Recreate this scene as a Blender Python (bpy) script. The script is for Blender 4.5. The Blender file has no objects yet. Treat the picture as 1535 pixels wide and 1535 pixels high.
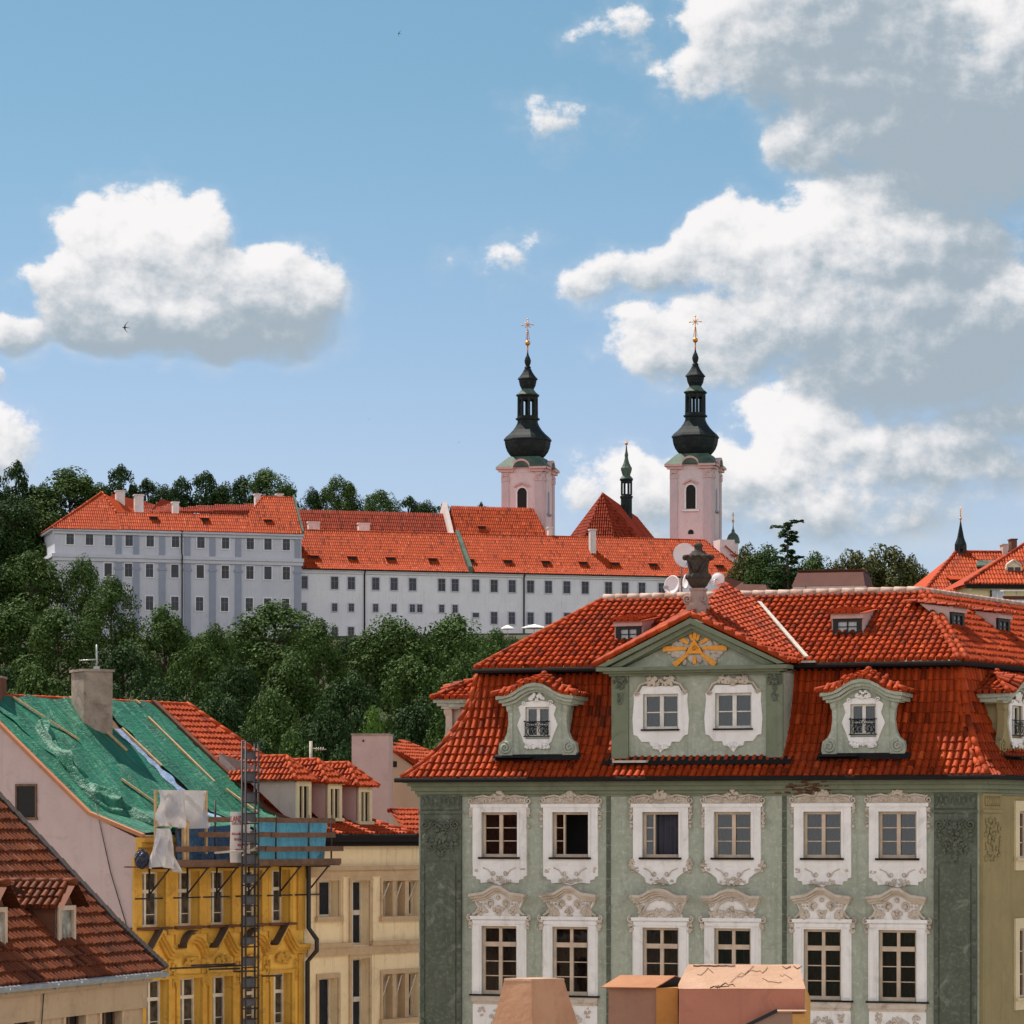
import bpy, math, random
from mathutils import Vector, Matrix
R = math.radians
scene = bpy.context.scene
col = scene.collection
random.seed(7)
# ------------------------------------------------------------------ camera, sky, sun, exposure
F, CX, HY, CZ = 5000.0, 767.5, 1245.0, 16.0      # focal length and horizon of the photograph in its own pixels, eye height in metres
cam_d = bpy.data.cameras.new("camera")
cam = bpy.data.objects.new("camera", cam_d)
col.objects.link(cam)
cam.location = (0, 0, CZ)
cam.rotation_euler = (R(90), 0, 0)
cam_d.sensor_width = 36.0
cam_d.lens = 36.0 * F / 1535.0
cam_d.shift_y = (HY - 767.5) / 1535.0
cam_d.clip_start = 1.0
cam_d.clip_end = 20000.0
scene.camera = cam
scene.view_settings.view_transform = 'Standard'
scene.view_settings.look = 'None'
scene.view_settings.exposure = 1.0
scene.view_settings.gamma = 1.0
EXPO = 2 ** 1.0
SUN = Vector((-0.42, 0.34, 1.0)).normalized()     # towards the sun
sl = bpy.data.lights.new("sun", 'SUN')
sl.energy = 3.5
sl.angle = R(0.5)
sl.color = (1.0, 0.93, 0.83)
so = bpy.data.objects.new("sun", sl)
col.objects.link(so)
so.rotation_euler = SUN.to_track_quat('Z', 'Y').to_euler()

world = bpy.data.worlds.new("World")
scene.world = world
world.use_nodes = True
wn, wl = world.node_tree.nodes, world.node_tree.links
wn.clear()

def W(t, **k):
    n = wn.new(t)
    for a, b in k.items():
        setattr(n, a, b)
    return n

def wire(n, i, v):
    if isinstance(v, bpy.types.NodeSocket):
        wl.new(v, n.inputs[i])
    elif v is not None:
        n.inputs[i].default_value = v

def wm(op, a, b=None, c=None, clamp=False):
    n = W('ShaderNodeMath', operation=op, use_clamp=clamp)
    wire(n, 0, a); wire(n, 1, b); wire(n, 2, c)
    return n.outputs[0]

def wv(op, a, b=None, c=None):
    n = W('ShaderNodeVectorMath', operation=op)
    wire(n, 0, a); wire(n, 1, b)
    if c is not None:
        wire(n, 2, c)
    return n.outputs['Value'] if op in ('DOT_PRODUCT', 'LENGTH') else n.outputs[0]

def wmix(f, a, b):
    n = W('ShaderNodeMix', data_type='RGBA')
    wire(n, 0, f); wire(n, 6, a); wire(n, 7, b)
    return n.outputs[2]

def wrange(v, a, b, c=0.0, d=1.0, smooth=True):
    n = W('ShaderNodeMapRange', interpolation_type='SMOOTHSTEP' if smooth else 'LINEAR')
    wire(n, 0, v); wire(n, 1, a); wire(n, 2, b); wire(n, 3, c); wire(n, 4, d)
    return n.outputs[0]

def wnoise(vec, scale, detail, rough=0.5):
    n = W('ShaderNodeTexNoise', noise_dimensions='3D')
    wire(n, 'Vector', vec); wire(n, 'Scale', scale); wire(n, 'Detail', detail); wire(n, 'Roughness', rough)
    return n

def build_sky():
    sky = W('ShaderNodeTexSky', sky_type='NISHITA')
    sky.sun_disc = False
    sky.sun_elevation = math.asin(SUN.z)
    sky.sun_rotation = math.atan2(SUN.x, SUN.y)
    sky.altitude = 300
    sky.air_density = 1.0
    sky.dust_density = 0.6
    sky.ozone_density = 2.0
    d = W('ShaderNodeTexCoord').outputs['Generated']
    sep = W('ShaderNodeSeparateXYZ'); wl.new(d, sep.inputs[0])
    az = wm('ARCTAN2', sep.outputs[0], sep.outputs[1])
    el = wm('ARCSINE', sep.outputs[2])
    cmb = W('ShaderNodeCombineXYZ'); wl.new(az, cmb.inputs[0]); wl.new(el, cmb.inputs[1])
    q = cmb.outputs[0]
    # cumulus banks: azimuth, elevation, two radii, density and tone, given in the photograph's pixels and turned into angles
    B = [(205, 385, 130, 100, 1.1, .25), (112, 440, 80, 70, 1, .1), (290, 365, 70, 70, 1, .2), (425, 445, 100, 78, 1.1, .15), (330, 492, 175, 62, 1.7, -.35), (325, 435, 90, 60, 1.3, -.05),
         (205, 492, 150, 62, 1.6, -.25), (20, 508, 64, 38, .8, .2), (-10, 572, 24, 22, .8, .2), (4, 668, 60, 62, .7, .2),
         (1125, 50, 100, 100, 1, .25), (1290, 70, 190, 150, 1.6, -.45), (1420, 190, 210, 140, 1.6, -.60), (1500, 40, 110, 100, 1.2, .1), (1050, 110, 70, 55, .6, .2),
         (945, 50, 75, 36, .28, .3), (1225, 205, 80, 70, .9, .1), (1390, 300, 190, 60, 1, -.1),
         (1130, 375, 125, 80, 1.2, .3), (1260, 345, 120, 80, 1.2, .35), (1390, 400, 150, 85, 1.2, .1), (1010, 412, 110, 42, .7, .2), (905, 432, 55, 46, .5, .2), (1190, 470, 170, 85, 1.1, -.35),
         (1065, 520, 150, 70, 1.0, .3), (1380, 520, 230, 100, 1.5, -.42), (1510, 480, 90, 80, .9, .3), (1500, 620, 190, 70, .8, -.2), (1330, 590, 150, 50, .8, -.4),
         (1215, 640, 110, 75, 1, .4), (1110, 710, 130, 60, .9, .35), (955, 735, 120, 66, .8, .35), (1400, 690, 200, 85, .8, .1), (1220, 775, 330, 55, .6, .0),
         (848, 192, 62, 34, .26, .3), (768, 398, 54, 30, .14, .3)]
    par = []
    for px, py, rx, ry, h, tone in B:
        u = (px - CX) / F
        a = math.atan(u)
        e = math.atan((HY - py) / F / math.sqrt(1 + u * u))
        par.append((a, e, rx / F * 1.12, ry / F * 1.12, h, tone))

    def field(vec):
        run = num = den = None
        for a, e, rx, ry, h, tone in par:
            t = wv('MULTIPLY_ADD', vec, (1 / rx, 1 / ry, 0.0), (-a / rx, -e / ry, 0.0))
            v = wm('MULTIPLY_ADD', wv('DOT_PRODUCT', t, t), -h, h)
            g = wv('DOT_PRODUCT', t, (-.32, .85, 0.0))
            w = wm('POWER', wm('MAXIMUM', wm('ADD', v, .25), 0.001), 3.0)
            k = wm('MULTIPLY_ADD', w, wm('ADD', g, tone), 0.0 if num is None else num)
            num = k
            den = wm('ADD', w, 0.0001 if den is None else den)
            run = v if run is None else wm('SMOOTH_MAX', run, v, 0.22)
        return run, wm('DIVIDE', num, den)
    qs = wv('MULTIPLY', q, (1.0, 1.2, 1.0))
    warp = wnoise(qs, 30.0, 3.0, 0.55)
    qw = wv('MULTIPLY_ADD', wv('SUBTRACT', warp.outputs['Color'], (.5, .5, .5)), (.020, .015, 0), q)
    n1 = wm('SUBTRACT', wnoise(qs, 60.0, 9.0, 0.60).outputs[0], 0.5)
    off = wv('ADD', qs, (-0.0028, 0.0046, 0))
    n2 = wm('SUBTRACT', wnoise(off, 60.0, 6.0, 0.58).outputs[0], 0.5)
    f1, shade = field(qw)
    # the rest of the sky carries cumulus too: unseen bank behind the viewpoint, added to fill the shaded fronts
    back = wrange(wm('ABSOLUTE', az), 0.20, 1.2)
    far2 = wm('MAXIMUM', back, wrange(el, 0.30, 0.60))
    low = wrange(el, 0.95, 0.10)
    g = wm('MULTIPLY_ADD', wnoise(d, 3.2, 4.0, 0.5).outputs[0], 5.0, -2.7)
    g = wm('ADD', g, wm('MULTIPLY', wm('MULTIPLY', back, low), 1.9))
    g = wm('ADD', g, wrange(el, 0.35, 1.0, 0.0, -1.3))
    f1 = wm('MAXIMUM', f1, wm('MULTIPLY_ADD', far2, 3.0, wm('ADD', g, -3.0)))
    soft = wrange(shade, -0.7, 0.5, 1.05, 0.40)                # crisp heads, bases that melt into the haze
    dens = wrange(wm('MULTIPLY_ADD', n1, 2.1, f1), 0.0, soft)
    veil = wm('MULTIPLY', wrange(wm('MULTIPLY_ADD', n1, 3.0, f1), -0.5, 0.7), 0.16)
    dens = wm('MAXIMUM', dens, veil)
    relief = wm('MULTIPLY', wm('SUBTRACT', n1, n2), 2.3)
    body = wm('MULTIPLY', wm('SUBTRACT', wnoise(qs, 17.0, 3.0, 0.5).outputs[0], 0.5), 1.7)
    lit = wrange(wm('ADD', wm('ADD', wm('MULTIPLY_ADD', n1, -0.4, shade), relief), body), -0.55, 0.80)
    rim = wrange(f1, 0.55, 0.05)
    lit = wm('MAXIMUM', lit, wm('MULTIPLY', rim, 0.62))
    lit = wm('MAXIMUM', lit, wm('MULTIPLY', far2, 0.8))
    k = 1.0 / EXPO
    cloud = wmix(lit, (0.38 * k, 0.46 * k, 0.54 * k, 1), (0.97 * k, 0.95 * k, 0.97 * k, 1))
    gain = wm('MULTIPLY_ADD', wm('MULTIPLY', back, low), FILL_BANK, 1.0)
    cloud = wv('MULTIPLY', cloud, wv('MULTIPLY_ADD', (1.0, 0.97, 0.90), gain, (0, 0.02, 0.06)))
    # clear sky: Nishita through summer haze
    skyc = wv('MULTIPLY', sky.outputs[0], wmix(wrange(el, 0.08, 0.24), (0.0545, 0.0520, 0.0580, 1), (0.0430, 0.0532, 0.0505, 1)))
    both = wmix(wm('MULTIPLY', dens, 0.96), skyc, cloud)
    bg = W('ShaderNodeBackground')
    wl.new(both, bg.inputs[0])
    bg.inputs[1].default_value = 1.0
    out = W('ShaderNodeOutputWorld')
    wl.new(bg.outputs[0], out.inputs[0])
FILL_BANK = 0.70  # extra brightness of the clouds added behind the viewpoint
build_sky()
world.cycles.sampling_method = 'MANUAL'
world.cycles.sample_map_resolution = 512

# ------------------------------------------------------------------ helpers
def at(px, py, Y):
    return Vector(((px - CX) * Y / F, Y, CZ + (HY - py) * Y / F))

class Frame:
    """A building's own axes: x along the front, y into the depth, z up; turns sight lines into points on its planes."""
    def __init__(s, px, Y, yaw, z=0.0):
        s.o = Vector(((px - CX) * Y / F, Y, z)); s.a = R(yaw)
        s.ex = Vector((math.cos(s.a), math.sin(s.a))); s.ey = Vector((-math.sin(s.a), math.cos(s.a)))
    def fy(s, px, py, c=0.0):                      # point on the plane y = c -> (x, z)
        k = Vector(((px - CX) / F, 1.0)); o = s.o.xy
        t = (c + o.dot(s.ey)) / k.dot(s.ey)
        return (k * t - o).dot(s.ex), CZ + (HY - py) / F * t - s.o.z
    def fx(s, px, py, c=0.0):                      # point on the plane x = c -> (y, z)
        k = Vector(((px - CX) / F, 1.0)); o = s.o.xy
        t = (c + o.dot(s.ex)) / k.dot(s.ex)
        return (k * t - o).dot(s.ey), CZ + (HY - py) / F * t - s.o.z
    def p3(s, px, py, c=0.0):
        x, z = s.fy(px, py, c); return Vector((x, c, z))
    def w(s, p):
        q = s.ex * p[0] + s.ey * p[1]
        return Vector((s.o.x + q.x, s.o.y + q.y, s.o.z + p[2]))
    def empty(s, name, label, cat, group=None):
        o = empty(name, s.o, s.a); tag(o, label, cat, group); return o

def tag(o, label=None, cat=None, group=None, kind=None):
    if label: o['label'] = label
    if cat: o['category'] = cat
    if group: o['group'] = group
    if kind: o['kind'] = kind
    return o

def empty(name, loc, rz=0.0):
    o = bpy.data.objects.new(name, None); col.objects.link(o)
    o.location = loc; o.rotation_euler = (0, 0, rz); o.empty_display_size = 0.5
    return o

def kids(o):
    return [c for c in bpy.data.objects if c.parent == o]

def copy_tree(o, parent=None):
    c = o.copy(); col.objects.link(c); c.parent = parent
    for ch in list(o.children): copy_tree(ch, c)
    return c

class MB:
    def __init__(s): s.v = []; s.f = []; s.sm = []
    def add(s, vs, fs, smooth=False):
        b = len(s.v); s.v.extend([tuple(p) for p in vs])
        s.f.extend([tuple(i + b for i in f) for f in fs]); s.sm.extend([smooth] * len(fs))
        return s
    def poly(s, pts): return s.add(pts, [tuple(range(len(pts)))])
    def box(s, x0, x1, y0, y1, z0, z1):
        return s.add([(x0, y0, z0), (x1, y0, z0), (x1, y1, z0), (x0, y1, z0), (x0, y0, z1), (x1, y0, z1), (x1, y1, z1), (x0, y1, z1)],
                     [(3, 2, 1, 0), (4, 5, 6, 7), (0, 1, 5, 4), (1, 2, 6, 5), (2, 3, 7, 6), (3, 0, 4, 7)])
    def hexa(s, P):                                # eight corners ordered like box
        return s.add(P, [(3, 2, 1, 0), (4, 5, 6, 7), (0, 1, 5, 4), (1, 2, 6, 5), (2, 3, 7, 6), (3, 0, 4, 7)])
    def bar(s, p, q, w, h=None, up=Vector((0, 0, 1))):
        p, q = Vector(p), Vector(q); h = h or w
        d = (q - p).normalized()
        a = d.cross(up)
        if a.length < 1e-4: a = d.cross(Vector((0, 1, 0)))
        a.normalize(); b = a.cross(d)
        a *= w / 2; b *= h / 2
        return s.hexa([p - a - b, p + a - b, q + a - b, q - a - b, p - a + b, p + a + b, q + a + b, q - a + b])
    def prism(s, pts, y0, y1, back=False):         # outline in x,z pushed from y0 (front) to y1
        n = len(pts)
        vs = [(x, y0, z) for x, z in pts] + [(x, y1, z) for x, z in pts]
        fs = [tuple(range(n))] + [(i, (i + 1) % n, n + (i + 1) % n, n + i) for i in range(n)]
        if back: fs.append(tuple(range(2 * n - 1, n - 1, -1)))
        return s.add(vs, fs)
    def prismx(s, pts, x0, x1):                    # outline in y,z pushed along x
        n = len(pts)
        vs = [(x0, y, z) for y, z in pts] + [(x1, y, z) for y, z in pts]
        return s.add(vs, [tuple(range(n)), tuple(range(2 * n - 1, n - 1, -1))] + [(i, (i + 1) % n, n + (i + 1) % n, n + i) for i in range(n)])
    def band(s, pts, h, y0, y1):                   # moulding following a line in x,z, its top on the line
        up = list(pts); lo = [(x, z - h) for x, z in reversed(pts)]
        return s.prism(up + lo, y0, y1)
    def tube(s, pts, r, n=6, smooth=True, r2=None):
        pts = [Vector(p) for p in pts]; m = len(pts); vs = []; ref = None
        for i, p in enumerate(pts):
            d = (pts[min(i + 1, m - 1)] - pts[max(i - 1, 0)])
            if d.length < 1e-9: d = Vector((0, 0, 1))
            d.normalize()
            if ref is None:
                ref = d.cross(Vector((0, 0, 1)))
                if ref.length < .05: ref = d.cross(Vector((1, 0, 0)))
            ref = (ref - d * ref.dot(d)).normalized(); b = d.cross(ref)
            rr = r if r2 is None else r + (r2 - r) * i / (m - 1)
            if isinstance(r, (list, tuple)): rr = r[i]
            for k in range(n):
                a = 2 * math.pi * k / n
                vs.append(p + ref * (rr * math.cos(a)) + b * (rr * math.sin(a)))
        fs = [(i * n + k, i * n + (k + 1) % n, (i + 1) * n + (k + 1) % n, (i + 1) * n + k) for i in range(m - 1) for k in range(n)]
        fs += [tuple(range(n - 1, -1, -1)), tuple(range((m - 1) * n, m * n))]
        return s.add(vs, fs, smooth)
    def lathe(s, prof, n=8, c=(0, 0, 0), smooth=False, ph=0.0, sx=1.0, sy=1.0):
        vs = []
        for r, z in prof:
            for k in range(n):
                a = ph + 2 * math.pi * k / n
                vs.append((c[0] + sx * r * math.cos(a), c[1] + sy * r * math.sin(a), c[2] + z))
        m = len(prof)
        fs = [(i * n + k, i * n + (k + 1) % n, (i + 1) * n + (k + 1) % n, (i + 1) * n + k) for i in range(m - 1) for k in range(n)]
        fs += [tuple(range(n - 1, -1, -1)), tuple(range((m - 1) * n, m * n))]
        return s.add(vs, fs, smooth)
    def sph(s, c, rx, ry=None, rz=None, seg=8, ring=5):
        ry = ry or rx; rz = rz or rx
        vs = [(c[0], c[1], c[2] - rz)]
        for j in range(1, ring):
            t = math.pi * j / ring
            for k in range(seg):
                a = 2 * math.pi * k / seg
                vs.append((c[0] + rx * math.sin(t) * math.cos(a), c[1] + ry * math.sin(t) * math.sin(a), c[2] - rz * math.cos(t)))
        vs.append((c[0], c[1], c[2] + rz)); L = len(vs) - 1
        fs = [(0, 1 + (k + 1) % seg, 1 + k) for k in range(seg)]
        for j in range(ring - 2):
            b = 1 + j * seg
            fs += [(b + k, b + (k + 1) % seg, b + seg + (k + 1) % seg, b + seg + k) for k in range(seg)]
        b = 1 + (ring - 2) * seg
        fs += [(b + k, b + (k + 1) % seg, L) for k in range(seg)]
        return s.add(vs, fs, True)
    def scroll(s, cx, cz, y, r, turns=1.6, d=1, th=.03, a0=0.0):
        n = int(14 * turns); pts = []
        for i in range(n + 1):
            t = i / n
            a = a0 + d * 2 * math.pi * turns * t
            rr = r * (1 - .85 * t)
            pts.append((cx + rr * math.cos(a), y, cz + rr * math.sin(a)))
        return s.tube(pts, th, 5)
    def holes(s, x0, x1, z0, z1, y, hs, depth):    # wall sheet on y with real openings and their reveals
        xs = sorted(set([x0, x1] + [h[0] for h in hs] + [h[1] for h in hs]))
        zs = sorted(set([z0, z1] + [h[2] for h in hs] + [h[3] for h in hs]))
        for i in range(len(xs) - 1):
            for j in range(len(zs) - 1):
                mx, mz = (xs[i] + xs[i + 1]) / 2, (zs[j] + zs[j + 1]) / 2
                if any(h[0] < mx < h[1] and h[2] < mz < h[3] for h in hs): continue
                s.add([(xs[i], y, zs[j]), (xs[i + 1], y, zs[j]), (xs[i + 1], y, zs[j + 1]), (xs[i], y, zs[j + 1])], [(0, 1, 2, 3)])
        for a, b, c, d in hs:
            Y = y + depth
            s.add([(a, y, c), (b, y, c), (b, y, d), (a, y, d), (a, Y, c), (b, Y, c), (b, Y, d), (a, Y, d)],
                  [(0, 4, 5, 1), (1, 5, 6, 2), (2, 6, 7, 3), (3, 7, 4, 0)])
        return s
    def build(s, name, m, parent=None, loc=None, rz=0.0, label=None):
        me = bpy.data.meshes.new(name)
        me.from_pydata(s.v, [], s.f)
        me.polygons.foreach_set('use_smooth', s.sm)
        me.materials.append(m)
        me.update()
        o = bpy.data.objects.new(name, me); col.objects.link(o)
        if parent: o.parent = parent
        if loc is not None: o.location = loc
        if rz: o.rotation_euler = (0, 0, rz)
        if label: o['label'] = label
        return o

def grid(fn, nu, nv):
    vs = [fn(i / nu, j / nv) for j in range(nv + 1) for i in range(nu + 1)]
    fs = [(j * (nu + 1) + i, j * (nu + 1) + i + 1, (j + 1) * (nu + 1) + i + 1, (j + 1) * (nu + 1) + i) for j in range(nv) for i in range(nu)]
    return vs, fs

def inpoly(x, y, P):
    r = False; j = len(P) - 1
    for i in range(len(P)):
        if (P[i][1] > y) != (P[j][1] > y) and x < (P[j][0] - P[i][0]) * (y - P[i][1]) / (P[j][1] - P[i][1]) + P[i][0]: r = not r
        j = i
    return r

def tiles(mb, fn, inside, u0, u1, s0, s1, du=.2, dv=.34, r=.08, seg=5, lift=.055, jit=.011, lo=0.0):
    """Rows of half-round cover tiles on a surface fn(u, s); every row laps over the one below."""
    rnd = random.Random(int(u0 * 100) + int(s1 * 37) + 5)
    nv = max(1, int(round((s1 - s0) / dv))); dv = (s1 - s0) / nv
    nu = int((u1 - u0) / du)
    ang = [math.pi * k / seg for k in range(seg + 1)]
    for j in range(nv):
        a = s0 + j * dv
        for i in range(nu):
            u = u0 + (i + .5) * du
            if not inside(u, a + dv * .5): continue
            u += rnd.uniform(-jit, jit)
            sa = a + rnd.uniform(-jit, jit) * 2
            p = fn(u, sa); q = fn(u, sa + dv * 1.12)
            U = (fn(u + .05, sa) - p).normalized(); S = (q - p).normalized(); N = U.cross(S)
            if N.z < 0: N = -N
            h0 = lift + rnd.uniform(-.3, .6) * jit; h1 = .006
            vs = []
            for (b, rr, hh) in ((p, r, h0), (q, r * .84, h1)):
                for t in ang:
                    vs.append(b + U * (rr * math.cos(t)) + N * (hh + rr * .9 * math.sin(t) + lo))
            n = seg + 1
            fs = [(k, k + 1, n + k + 1, n + k) for k in range(seg)]
            b = len(mb.v)
            mb.add(vs, fs, True)
            mb.add(vs[:n] + [p + U * (r * .97) - N * .02, p - U * (r * .97) - N * .02], [tuple(range(n)) + (n + 1, n)])

def plane_tiles(mb, P, base=True, **k):
    """Tiles over a flat polygon given by its corners."""
    P = [Vector(p) for p in P]
    N = Vector((0, 0, 0))
    for i in range(len(P)):
        N += P[i].cross(P[(i + 1) % len(P)])
    N.normalize()
    if N.z < 0: N = -N
    U = Vector((0, 0, 1)).cross(N).normalized(); S = N.cross(U)
    if S.z < 0: S = -S
    o = P[0]
    Q = [((p - o).dot(U), (p - o).dot(S)) for p in P]
    us = [q[0] for q in Q]; ss = [q[1] for q in Q]
    tiles(mb, lambda u, s: o + U * u + S * s, lambda u, s: inpoly(u, s, Q), min(us), max(us), min(ss), max(ss), **k)
    if base: mb.add([p + N * .004 for p in P], [tuple(range(len(P)))])

def ridge(mb, p, q, r=.11, step=.36, n=8, up=.02):
    p, q = Vector(p), Vector(q); L = (q - p).length; m = max(1, int(L / step)); d = (q - p) / m
    off = Vector((0, 0, up))
    for i in range(m):
        a = p + d * i + off; b = p + d * (i + 1.12) + off
        mb.tube([a, b], [r, r * .84], n)

def ridgeline(mb, pts, **k):
    for a, b in zip(pts[:-1], pts[1:]): ridge(mb, a, b, **k)

# ------------------------------------------------------------------ materials
def newmat(name):
    m = bpy.data.materials.new(name); m.use_nodes = True
    nt = m.node_tree; b = nt.nodes['Principled BSDF']
    return m, nt, b

class NT:
    def __init__(s, nt): s.n, s.l = nt.nodes, nt.links
    def set(s, n, i, v):
        if isinstance(v, bpy.types.NodeSocket): s.l.new(v, n.inputs[i])
        elif v is not None: n.inputs[i].default_value = v
    def coord(s, scale=(1, 1, 1), kind='Object'):
        t = s.n.new('ShaderNodeTexCoord'); m = s.n.new('ShaderNodeVectorMath'); m.operation = 'MULTIPLY'
        s.l.new(t.outputs[kind], m.inputs[0]); m.inputs[1].default_value = scale
        return m.outputs[0]
    def noise(s, vec, sc, det=4, ro=.55, dist=0.0):
        t = s.n.new('ShaderNodeTexNoise'); s.set(t, 'Vector', vec); s.set(t, 'Scale', sc); s.set(t, 'Detail', det)
        s.set(t, 'Roughness', ro); s.set(t, 'Distortion', dist); return t.outputs[0]
    def rng(s, v, a, b, c=0.0, d=1.0):
        t = s.n.new('ShaderNodeMapRange'); s.set(t, 0, v); s.set(t, 1, a); s.set(t, 2, b); s.set(t, 3, c); s.set(t, 4, d); return t.outputs[0]
    def mix(s, f, a, b, mode='MIX'):
        t = s.n.new('ShaderNodeMix'); t.data_type = 'RGBA'; t.blend_type = mode
        s.set(t, 0, f)
        for i, v in ((6, a), (7, b)):
            s.set(t, i, v if isinstance(v, bpy.types.NodeSocket) else tuple(v[:3]) + (1,))
        return t.outputs[2]
    def math(s, op, a, b=None):
        t = s.n.new('ShaderNodeMath'); t.operation = op; s.set(t, 0, a); s.set(t, 1, b); return t.outputs[0]
    def bump(s, h, st, dist):
        t = s.n.new('ShaderNodeBump'); s.set(t, 'Height', h); t.inputs['Strength'].default_value = st; t.inputs['Distance'].default_value = dist
        return t.outputs[0]
    def island(s):
        return s.n.new('ShaderNodeNewGeometry').outputs['Random Per Island']

def plaster(name, c, c2=None, sc=.8, stain=None, amt=.5, streak=None, bump=.35, rough=.88, spots=0.0, grain=14.0, spec=.2):
    """Rendered wall: patchy tone, fine grain, weather stains of their own shape."""
    m, nt, b = newmat(name); t = NT(nt)
    v = t.coord()
    c2 = c2 or tuple(x * .82 for x in c)
    n = t.noise(v, sc, 6, .62, .6)
    k = t.mix(t.rng(n, .34, .66), c, c2)
    g = t.noise(v, grain, 4, .6)
    k = t.mix(t.rng(g, .2, .8, .0, .16), k, tuple(min(1, x * 1.5) for x in c))
    if spots:
        sp = t.rng(t.noise(v, sc * 6, 8, .72, .15), .50, .72)
        k = t.mix(t.math('MULTIPLY', sp, spots), k, tuple(min(.85, x * 1.7 + .05) for x in c))
    if stain:
        a = t.rng(t.noise(v, 1.3, 7, .68, 1.2), .55, .72)
        k = t.mix(t.math('MULTIPLY', a, amt), k, stain)
    if streak:
        a = t.rng(t.noise(t.coord((2.6, 2.6, .16)), 1.6, 5, .6), .54, .74)
        k = t.mix(t.math('MULTIPLY', a, .55), k, streak)
    nt.links.new(k, b.inputs['Base Color'])
    b.inputs['Roughness'].default_value = rough; b.inputs['Specular IOR Level'].default_value = spec
    h = t.math('ADD', t.noise(v, grain * 1.6, 5, .65), t.noise(v, 2.2, 3, .5))
    nt.links.new(t.bump(h, bump, .02), b.inputs['Normal'])
    return m

def flat(name, c, rough=.6, metal=0.0, var=.18, sc=6.0, bump=0.0, spec=None):
    m, nt, b = newmat(name); t = NT(nt)
    n = t.noise(t.coord(), sc, 5, .6)
    nt.links.new(t.mix(t.rng(n, .3, .7), tuple(x * (1 - var) for x in c), tuple(min(1, x * (1 + var)) for x in c)), b.inputs['Base Color'])
    b.inputs['Roughness'].default_value = rough; b.inputs['Metallic'].default_value = metal
    if spec is not None: b.inputs['Specular IOR Level'].default_value = spec
    if bump: nt.links.new(t.bump(n, bump, .03), b.inputs['Normal'])
    return m

def tilemat(name, a, b_, dirt=(.09, .045, .03), damt=.5, rough=.62):
    """Fired clay tiles: every tile its own firing, weathered patches across the roof."""
    m, nt, b = newmat(name); t = NT(nt)
    isl = t.island(); k = t.mix(isl, a, b_)
    k = t.mix(t.rng(isl, .93, .94), k, tuple(x * .55 for x in b_)); k = t.mix(t.rng(isl, .05, .04), k, (a[0] * 1.15, a[1] * 1.5, a[2] * 2.2))
    v = t.coord()
    k = t.mix(t.math('MULTIPLY', t.rng(t.noise(v, .45, 5, .6, .5), .5, .75), damt * .55), k, dirt)
    k = t.mix(t.math('MULTIPLY', t.rng(t.noise(v, 7.0, 5, .7), .56, .72), damt), k, dirt)
    k = t.mix(t.math('MULTIPLY', t.rng(t.noise(v, 11.0, 4, .7), .62, .74), damt * .4), k, (.42, .22, .13))
    nt.links.new(k, b.inputs['Base Color']); b.inputs['Roughness'].default_value = rough; b.inputs['Specular IOR Level'].default_value = .10
    nt.links.new(t.bump(t.noise(v, 30, 4, .6), .25, .01), b.inputs['Normal'])
    return m

def leafmat(name, a, b_):
    m, nt, b = newmat(name); t = NT(nt)
    k = t.mix(t.island(), a, b_)
    oi = nt.nodes.new('ShaderNodeObjectInfo')
    k = t.mix(t.math('MULTIPLY', oi.outputs['Random'], .45), k, (a[0] * 1.5, a[1] * 1.15, a[2] * .8))
    nt.links.new(k, b.inputs['Base Color']); b.inputs['Roughness'].default_value = .7; b.inputs['Specular IOR Level'].default_value = .12
    tr = nt.nodes.new('ShaderNodeBsdfTranslucent'); nt.links.new(k, tr.inputs[0])
    mx = nt.nodes.new('ShaderNodeMixShader'); mx.inputs[0].default_value = .14
    nt.links.new(b.outputs[0], mx.inputs[1]); nt.links.new(tr.outputs[0], mx.inputs[2])
    nt.links.new(mx.outputs[0], nt.nodes['Material Output'].inputs[0])
    return m

def glassmat(name, tint=(.6, .65, .68)):
    """Window pane: clear, with the mirror share of real glass."""
    m, nt, b = newmat(name)
    tr = nt.nodes.new('ShaderNodeBsdfTransparent'); tr.inputs[0].default_value = tint + (1,)
    gl = nt.nodes.new('ShaderNodeBsdfGlossy'); gl.inputs['Roughness'].default_value = .03
    fr = nt.nodes.new('ShaderNodeFresnel'); fr.inputs[0].default_value = 1.6
    t = NT(nt)
    mx = nt.nodes.new('ShaderNodeMixShader')
    nt.links.new(fr.outputs[0], mx.inputs[0]); nt.links.new(tr.outputs[0], mx.inputs[1]); nt.links.new(gl.outputs[0], mx.inputs[2])
    nt.links.new(t.bump(t.noise(t.coord(), 1.5, 2), .06, .05), gl.inputs['Normal'])
    nt.links.new(mx.outputs[0], nt.nodes['Material Output'].inputs[0])
    return m

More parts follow.
